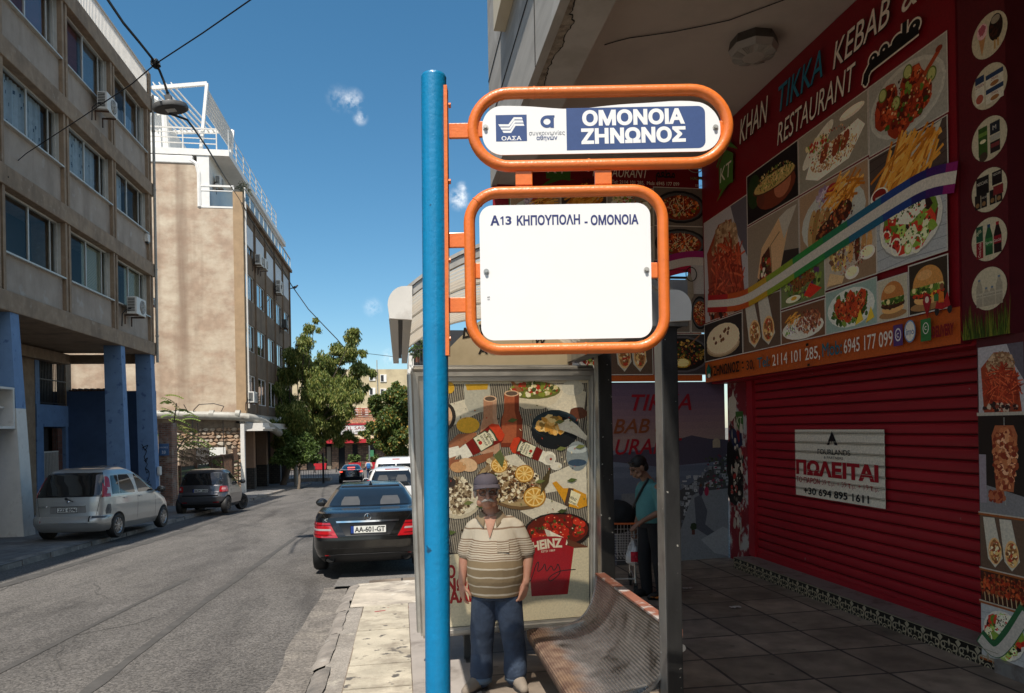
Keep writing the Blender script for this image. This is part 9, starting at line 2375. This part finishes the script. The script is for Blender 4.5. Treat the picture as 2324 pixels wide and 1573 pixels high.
tree('acacia_tree', 'tall loose tree with drooping leaves before the brown window front', tb, [(700, 745, 14), (690, 775, 22), (672, 810, 26), (655, 850, 28), (645, 905, 32), (700, 840, 34), (738, 822, 30), (716, 890, 40), (758, 880, 38), (800, 765, 20), (792, 800, 24), (812, 835, 22), (800, 870, 28), (676, 945, 34), (648, 965, 24), (735, 945, 36), (782, 930, 26), (822, 885, 12), (825, 800, 10), (715, 725, 7), (765, 790, 18), (632, 930, 18), (630, 880, 14), (700, 970, 28), (745, 975, 26), (770, 905, 30), (640, 990, 20), (670, 985, 22), (725, 860, 30), (790, 985, 14), (765, 955, 26), (655, 1008, 16), (690, 1000, 22), (630, 1005, 16), (725, 1000, 16), (640, 1035, 14)], 50, 100000, .26, .038, CA, .2, fk, 1.1, 1.8)
CB = [(.073, .120, .028), (.103, .159, .039), (.142, .202, .052), (.052, .086, .021)]
tb = PZ(677, 1108, gz(47) + .1); fk = PD(680, 1062, 46.5)
tree('orange_tree', 'small round street tree with glossy leaves at the opposite kerb', tb, [(695, 995, 18), (712, 1015, 16), (670, 1010, 20), (648, 1025, 18), (690, 1035, 20), (660, 1045, 18), (712, 1042, 10), (630, 1040, 12)], 46.5, 13000, .14, .055, CB, .08, fk, .2, .8)
CC = [(.077, .120, .030), (.103, .155, .039), (.142, .198, .052), (.056, .090, .022), (.077, .120, .030), (.103, .155, .039), (.103, .155, .039), (.344, .241, .052)]
tb = Vector((.4, 50, gz(50) + .1)); fk = tb + Vector((-.2, 0, 2.6))
tree('broad_tree', 'broad green tree with yellow tufts in front of the far cream house', tb, [(908, 893, 20), (885, 900, 24), (862, 930, 22), (892, 945, 30), (915, 955, 24), (845, 968, 16), (872, 980, 26), (905, 995, 26), (832, 985, 10), (884, 1015, 20), (915, 1025, 18), (855, 905, 12), (858, 1010, 10), (840, 1000, 8), (925, 920, 16), (920, 985, 20), (875, 955, 24), (895, 970, 26), (868, 1005, 14), (900, 1030, 18)], 48, 46000, .19, .058, CC, .2, fk, .4, 1.5)
at = thing('ailanthus_shoots', 'feathery green shoots hanging over the slatted gate', 'plant', (-10.5, 34, gz(34)))
b = MB(); s_ = MB()
for u, v in ((365, 905), (372, 925), (380, 945), (368, 965), (385, 975), (400, 930), (410, 950), (395, 965), (378, 1000), (400, 1000), (420, 975), (430, 990), (415, 1010), (440, 1000), (455, 1015), (430, 1030), (450, 1040), (400, 1035), (380, 1040), (465, 1030), (440, 1045), (360, 940), (358, 985), (362, 1020), (420, 1045), (390, 1020)):
 for _ in range(2):
  q = PD(u + random.uniform(-8, 8), v + random.uniform(-8, 8), random.uniform(33, 36)); a = Vector((random.uniform(.2, 1), random.uniform(-.5, .2), random.uniform(-.15, .35))).normalized(); L_ = random.uniform(.6, 1.1)
  side = a.cross(Vector((0, 0, 1))).normalized(); P = [q + a * L_ * t + Vector((0, 0, -.45 * L_ * t * t)) for t in frange(0, 1, 9)]
  s_.tube(P, .008, 4)
  c_ = random.choice(CA[:4] + [(.15, .23, .05)])
  for i, p_ in enumerate(P[1:]):
   for sg in (-1, 1):
    e = p_ + side * sg * .27 * (1 - .05 * i) + Vector((0, 0, -.09)) + a * .07; m_ = p_.lerp(e, .5)
    b.add([p_, m_ + a * .055, e, m_ - a * .055], [(0, 1, 2, 3)], 0, c_)
s_.tube([(-10.5, 34, gz(34)), (-10.3, 34.2, 1.5), (-10, 34, 3.2)], [.06, .05, .02], 7); s_.tube([(-10.4, 34, .5), (-9.8, 34.5, 1.6), (-9, 35, 2.0)], [.04, .03, .01], 6)
s_.build('stem', m_wood, at); b.build('foliage', m_leaf, at, fixn=False)
def potted(u, v, Y, label, pot=True):
 q = PY(u, v, Y); t = thing('planter', label, 'planter', (q.x, Y, gz(Y)))
 b = MB(); b.hexa([(q.x - .6, Y - .25, gz(Y)), (q.x + .6, Y - .25, gz(Y)), (q.x + .6, Y + .25, gz(Y)), (q.x - .6, Y + .25, gz(Y)), (q.x - .7, Y - .3, gz(Y) + .75), (q.x + .7, Y - .3, gz(Y) + .75), (q.x + .7, Y + .3, gz(Y) + .75), (q.x - .7, Y + .3, gz(Y) + .75)]); b.build('trough', M('red_trough', (.45, .02, .03), .5), t)
 b = MB(); leaves(b, [((q.x + random.uniform(-.5, .5), Y, gz(Y) + 1.0 + random.uniform(0, .5)), .45) for _ in range(5)], 300, .3, .07, CB, .0); b.build('plant', m_leaf, t, fixn=False)
potted(727, 1060, 82.5, 'red planter with shrubs left of the restaurant door'); potted(806, 1060, 82.5, 'red planter with shrubs behind the dark saloon'); potted(843, 1060, 82, 'red planter with shrubs right beside the far pedestrian')
q = PY(934, 828, 39.3); pl = thing('balcony_plant', 'leggy green plant in a pot on the balcony behind the blue pole', 'plant', (q.x + .3, 39.3, q.z))
b = MB(); b.lathe([(.12, 0), (.16, .28)], (q.x + .3, 39.35, q.z + .15), 12); b.build('pot', M('clay_pot', (.25, .1, .06), .8), pl)
b = MB(); leaves(b, [((q.x + .3 + random.uniform(-.35, .35), 39.3, q.z + .7 + random.uniform(-.2, .7)), .28) for _ in range(7)], 220, .3, .04, CB, .0); b.build('foliage', m_leaf, pl, fixn=False)
q = PX(552 + 2, 490, X2); pl = thing('roof_plant', 'dry grey green shrub on the roof terrace behind the glass rail', 'plant', (X2 - .4, 44, 14.95))
b = MB(); leaves(b, [((X2 - .4, 44.2 + random.uniform(-.6, .8), 16.0 + random.uniform(-.2, .5)), .4) for _ in range(5)], 300, .25, .04, [(.2, .2, .14), (.14, .15, .1)], -.3); b.build('foliage', m_leaf, pl, fixn=False)
b = MB(); b.box((X2 - .55, 43.9, 14.95), (X2 - .25, 44.9, 15.4)); b.build('pot', m_whited, pl)
# ------------------------------------------------------------------ street furniture at the far end
def pole(name, label, cat, u, Y, v_top, r, mat, extra=None):
 q = PY(u, v_top, Y); t = thing(name, label, cat, (q.x, Y, gz(Y)))
 b = MB(); b.tube([(q.x, Y, gz(Y) - .1), (q.x, Y, q.z)], r, 10); b.lathe([(r * 2, 0), (r * 1.6, .06)], (q.x, Y, gz(Y)), 12); b.build('post', mat, t)
 if extra: extra(t, q, Y)
def sgn_(t, q, Y): b = MB(); b.box((q.x + .05, Y - .02, q.z - 1.1), (q.x + .4, Y + .02, q.z - .5)); b.build('plate', M('green_plate', (.05, .2, .1), .5), t)
pole('sign_post', 'thin grey sign post standing behind the far pedestrian', 'sign post', 838, 68, 1010, .07, m_steel, sgn_)
pole('lamp_post', 'dark iron post at the opposite pavement edge beside the small tree', 'post', 733, 57, 1028, .08, m_dsteel)
pole('street_post', 'grey post under the big drooping tree', 'post', 671, 50, 1030, .13, m_pipe)
pole('bollard', 'short dark bollard left of the red planter by the restaurant', 'bollard', 714, 76, 1058, .06, m_dsteel); pole('bollard', 'short dark bollard right of the red planter by the restaurant', 'bollard', 763, 76, 1060, .06, m_dsteel)
q = PZ(700, 1086, gz(56) + .1); fe = thing('tree_guard', 'low iron fence round a planting bed beyond the small tree', 'fence', (q.x, q.y, gz(q.y)))
b = MB()
for i in range(17): b.box((q.x - 1.6 + i * .2, q.y, gz(q.y) + .2), (q.x - 1.57 + i * .2, q.y + .03, gz(q.y) + 1.0))
b.box((q.x - 1.6, q.y, gz(q.y) + .95), (q.x + 1.65, q.y + .03, gz(q.y) + 1.0)); b.build('railing', m_dsteel, fe)
b = MB(); b.box((q.x - 1.7, q.y - .1, gz(q.y) - .1), (q.x + 1.8, q.y + 1.6, gz(q.y) + .3)); b.build('bed_kerb', m_kerb, fe)
# ------------------------------------------------------------------ overhead cables and lamps
def span(name, pts, r, label, sag=0.0):
 b = MB(); P = [PD(*p) for p in pts]; q = []
 for a, c in zip(P, P[1:]): q += [a.lerp(c, t / 6) for t in range(6)]
 b.tube(q + [P[-1]], r, 6)
 return tag(b.build(name, m_cable), label, 'cable')
span('lamp_cable', [(205, -60, 9), (245, 0, 10), (280, 52, 10.8), (318, 98, 11.4), (345, 132, 11.9), (353, 145, 12)], .022, 'twisted black cable coming from the top left to the cable knot')
span('cross_wire', [(640, -50, 10), (568, 0, 10.4), (460, 75, 11.3), (353, 145, 12), (300, 190, 13), (180, 270, 15.3), (60, 348, 17.6), (25, 378, 18.3)], .011, 'thin straight wire crossing the street from the brown block')
span('feed_cable', [(385, 258, 12.2), (425, 272, 12.6), (440, 292, 13), (470, 335, 16), (500, 385, 21), (522, 420, 30), (547, 458, 41)], .02, 'black cable running from the hanging lamp to the beige block')
b = MB(); q = [PX(u, v, X2 + .12) for u, v in ((549, 460), (565, 492), (600, 545), (640, 608), (662, 648))]; q += [PD(676, 668, 56), PD(700, 702, 55), PD(738, 742, 53), PD(765, 770, 52), PD(784, 792, 51)]
b.tube(q, .035, 6); tag(b.build('street_cable', m_cable), 'sagging cable with the perched bird leading to the far hanging lamp', 'cable')
span('far_wire', [(784, 797, 51), (830, 802, 50), (880, 808, 49), (912, 812, 47)], .02, 'thin far wire leading right from the far hanging lamp')
c0 = PD(353, 145, 12); b = MB()
for i in range(26): a = Vector((random.gauss(0, 1), random.gauss(0, 1), random.gauss(0, 1))).normalized() * .07; d = Vector((random.gauss(0, 1), random.gauss(0, 1), random.gauss(0, 1))).normalized() * .07; b.tube([c0 + a, c0 + (a + d) * .75, c0 + d], .014, 5)
b.tube([c0, PD(362, 160, 12.05), PD(372, 185, 12.1), PD(380, 210, 12.15)], .02, 6); tag(b.build('cable_knot', m_cable), 'tangled black knot of cable where the two overhead wires meet', 'cable')
b = MB(); p0, p1 = PD(28, 375, 18.2), PX(8, 376, XL); b.tube([p0, p1], .02, 5); b.tube([p0, PX(18, 402, XL + .05)], .02, 5); tag(b.build('wire_anchor', m_cable), 'small iron anchor holding the thin wire to the brown block', 'bracket')
def hang_lamp(u, v, D, rad, label):
 q = PD(u, v, D); t = thing('hanging_lamp', label, 'street lamp', tuple(q), (radians(7), radians(-9), 0)); k = rad / .28
 t.scale = (k, k, k)
 b = MB(); b.lathe([(.20, -.03), (.275, -.03), (.28, -.005), (.27, .04), (.2, .065), (.08, .08), (.06, .12)], n=32); b.tube([(0, 0, .1), (0, .02, .26)], .03, 8); b.box((-.05, -.04, .08), (.05, .06, .2)); b.build('housing', M('lamp_grey', (.14, .14, .14), .5, metal=.3), t, world=False, smooth=True)
 b = MB(); b.lathe([(.245, -.034), (.245, -.031)], n=32); d = b.build('reflector', m_trim, t, world=False)
 b = MB(); b.box((-.075, -.075, -.045), (.075, .075, -.0345)); b.build('led_panel', M('led_white', (.6, .6, .58), .4), d, world=False)
hang_lamp(387, 245, 12.2, .29, 'round flat street lamp hanging from the cable knot over the street'); hang_lamp(783, 802, 51, .38, 'far small street lamp hanging above the tree tops')
bd = PD(669, 655, 56.5); t = thing('pigeon', 'dark pigeon perched on the sagging cable beside the roof edge', 'bird', tuple(bd))
b = MB(); b.ell((0, 0, .1), (.21, .09, .1), 14, 10, M=Matrix.Rotation(-.35, 3, 'Y')); b.ell((.2, 0, .24), (.07, .06, .065), 10, 8); b.hexa([(-.45, -.04, -.06), (-.12, -.07, .02), (-.12, .07, .02), (-.45, .04, -.06), (-.45, -.04, -.03), (-.12, -.07, .1), (-.12, .07, .1), (-.45, .04, -.03)]); limb(b, [(.1, 0, .16), (.2, 0, .23)], [.07, .055], 10); limb(b, [(.26, 0, .24), (.31, 0, .225)], [.015, .005], 6); limb(b, [(.03, .03, .03), (.03, .03, -.06)], [.012, .01], 6)
fuse(b.build('body', M('pigeon_grey', (.04, .038, .042), .7), t, world=False), .012, 2)
# ------------------------------------------------------------------ litter on the pavement
def butt(u, v, lb, right=True):
 q = PZ(u, v, -.15); z = side_z(q.x, q.y) + .022 if q.x > -.5 else gz(q.y) + .015; a = random.uniform(0, 3)
 b = MB(); b.tube([(q.x, q.y, z), (q.x + .05 * cos(a), q.y + .05 * sin(a), z)], .008, 8); tag(b.build('cigarette_butt', M('butt_white', (.6, .58, .52), .8)), lb, 'litter')
butt(946, 1378, 'white cigarette butt lying right of the red paint arrow'); butt(782, 1438, 'pale cigarette butt in the gutter beside the kerb'); butt(762, 1533, 'cigarette butt on the kerb edge nearest the camera')
q = PZ(1492, 1356, -.19); z = side_z(q.x, q.y) + .005
b = MB(); b.grid(lambda i, j: Vector((q.x + .16 * i - .1, q.y - .1 + .14 * j, z + .03 * noise.noise((i * 4, j * 4, 3)) + .03)), 8, 6); tag(b.build('crisp_packet', M('orange_wrapper', (.55, .17, .03), .35, .3, 20, c2=(.5, .4, .1), c2scale=12), smooth=True), 'crumpled orange wrapper on the floor by the man in teal', 'litter')
for u, v, lb in ((1552, 1335, 'white paper scrap on the dark slabs behind the front post'), (1660, 1382, 'small crumpled paper scrap on the dark slabs before the step')):
 q = PZ(u, v, -.18); z = side_z(q.x, q.y) + .004
 b = MB(); b.grid(lambda i, j: Vector((q.x + .12 * i, q.y + .06 * j, z + .015 + .015 * noise.noise((i * 5 + u, j * 4, 3)))), 6, 4); tag(b.build('paper_scrap', M('scrap_white', (.45, .43, .4), .8), smooth=True), lb, 'litter')
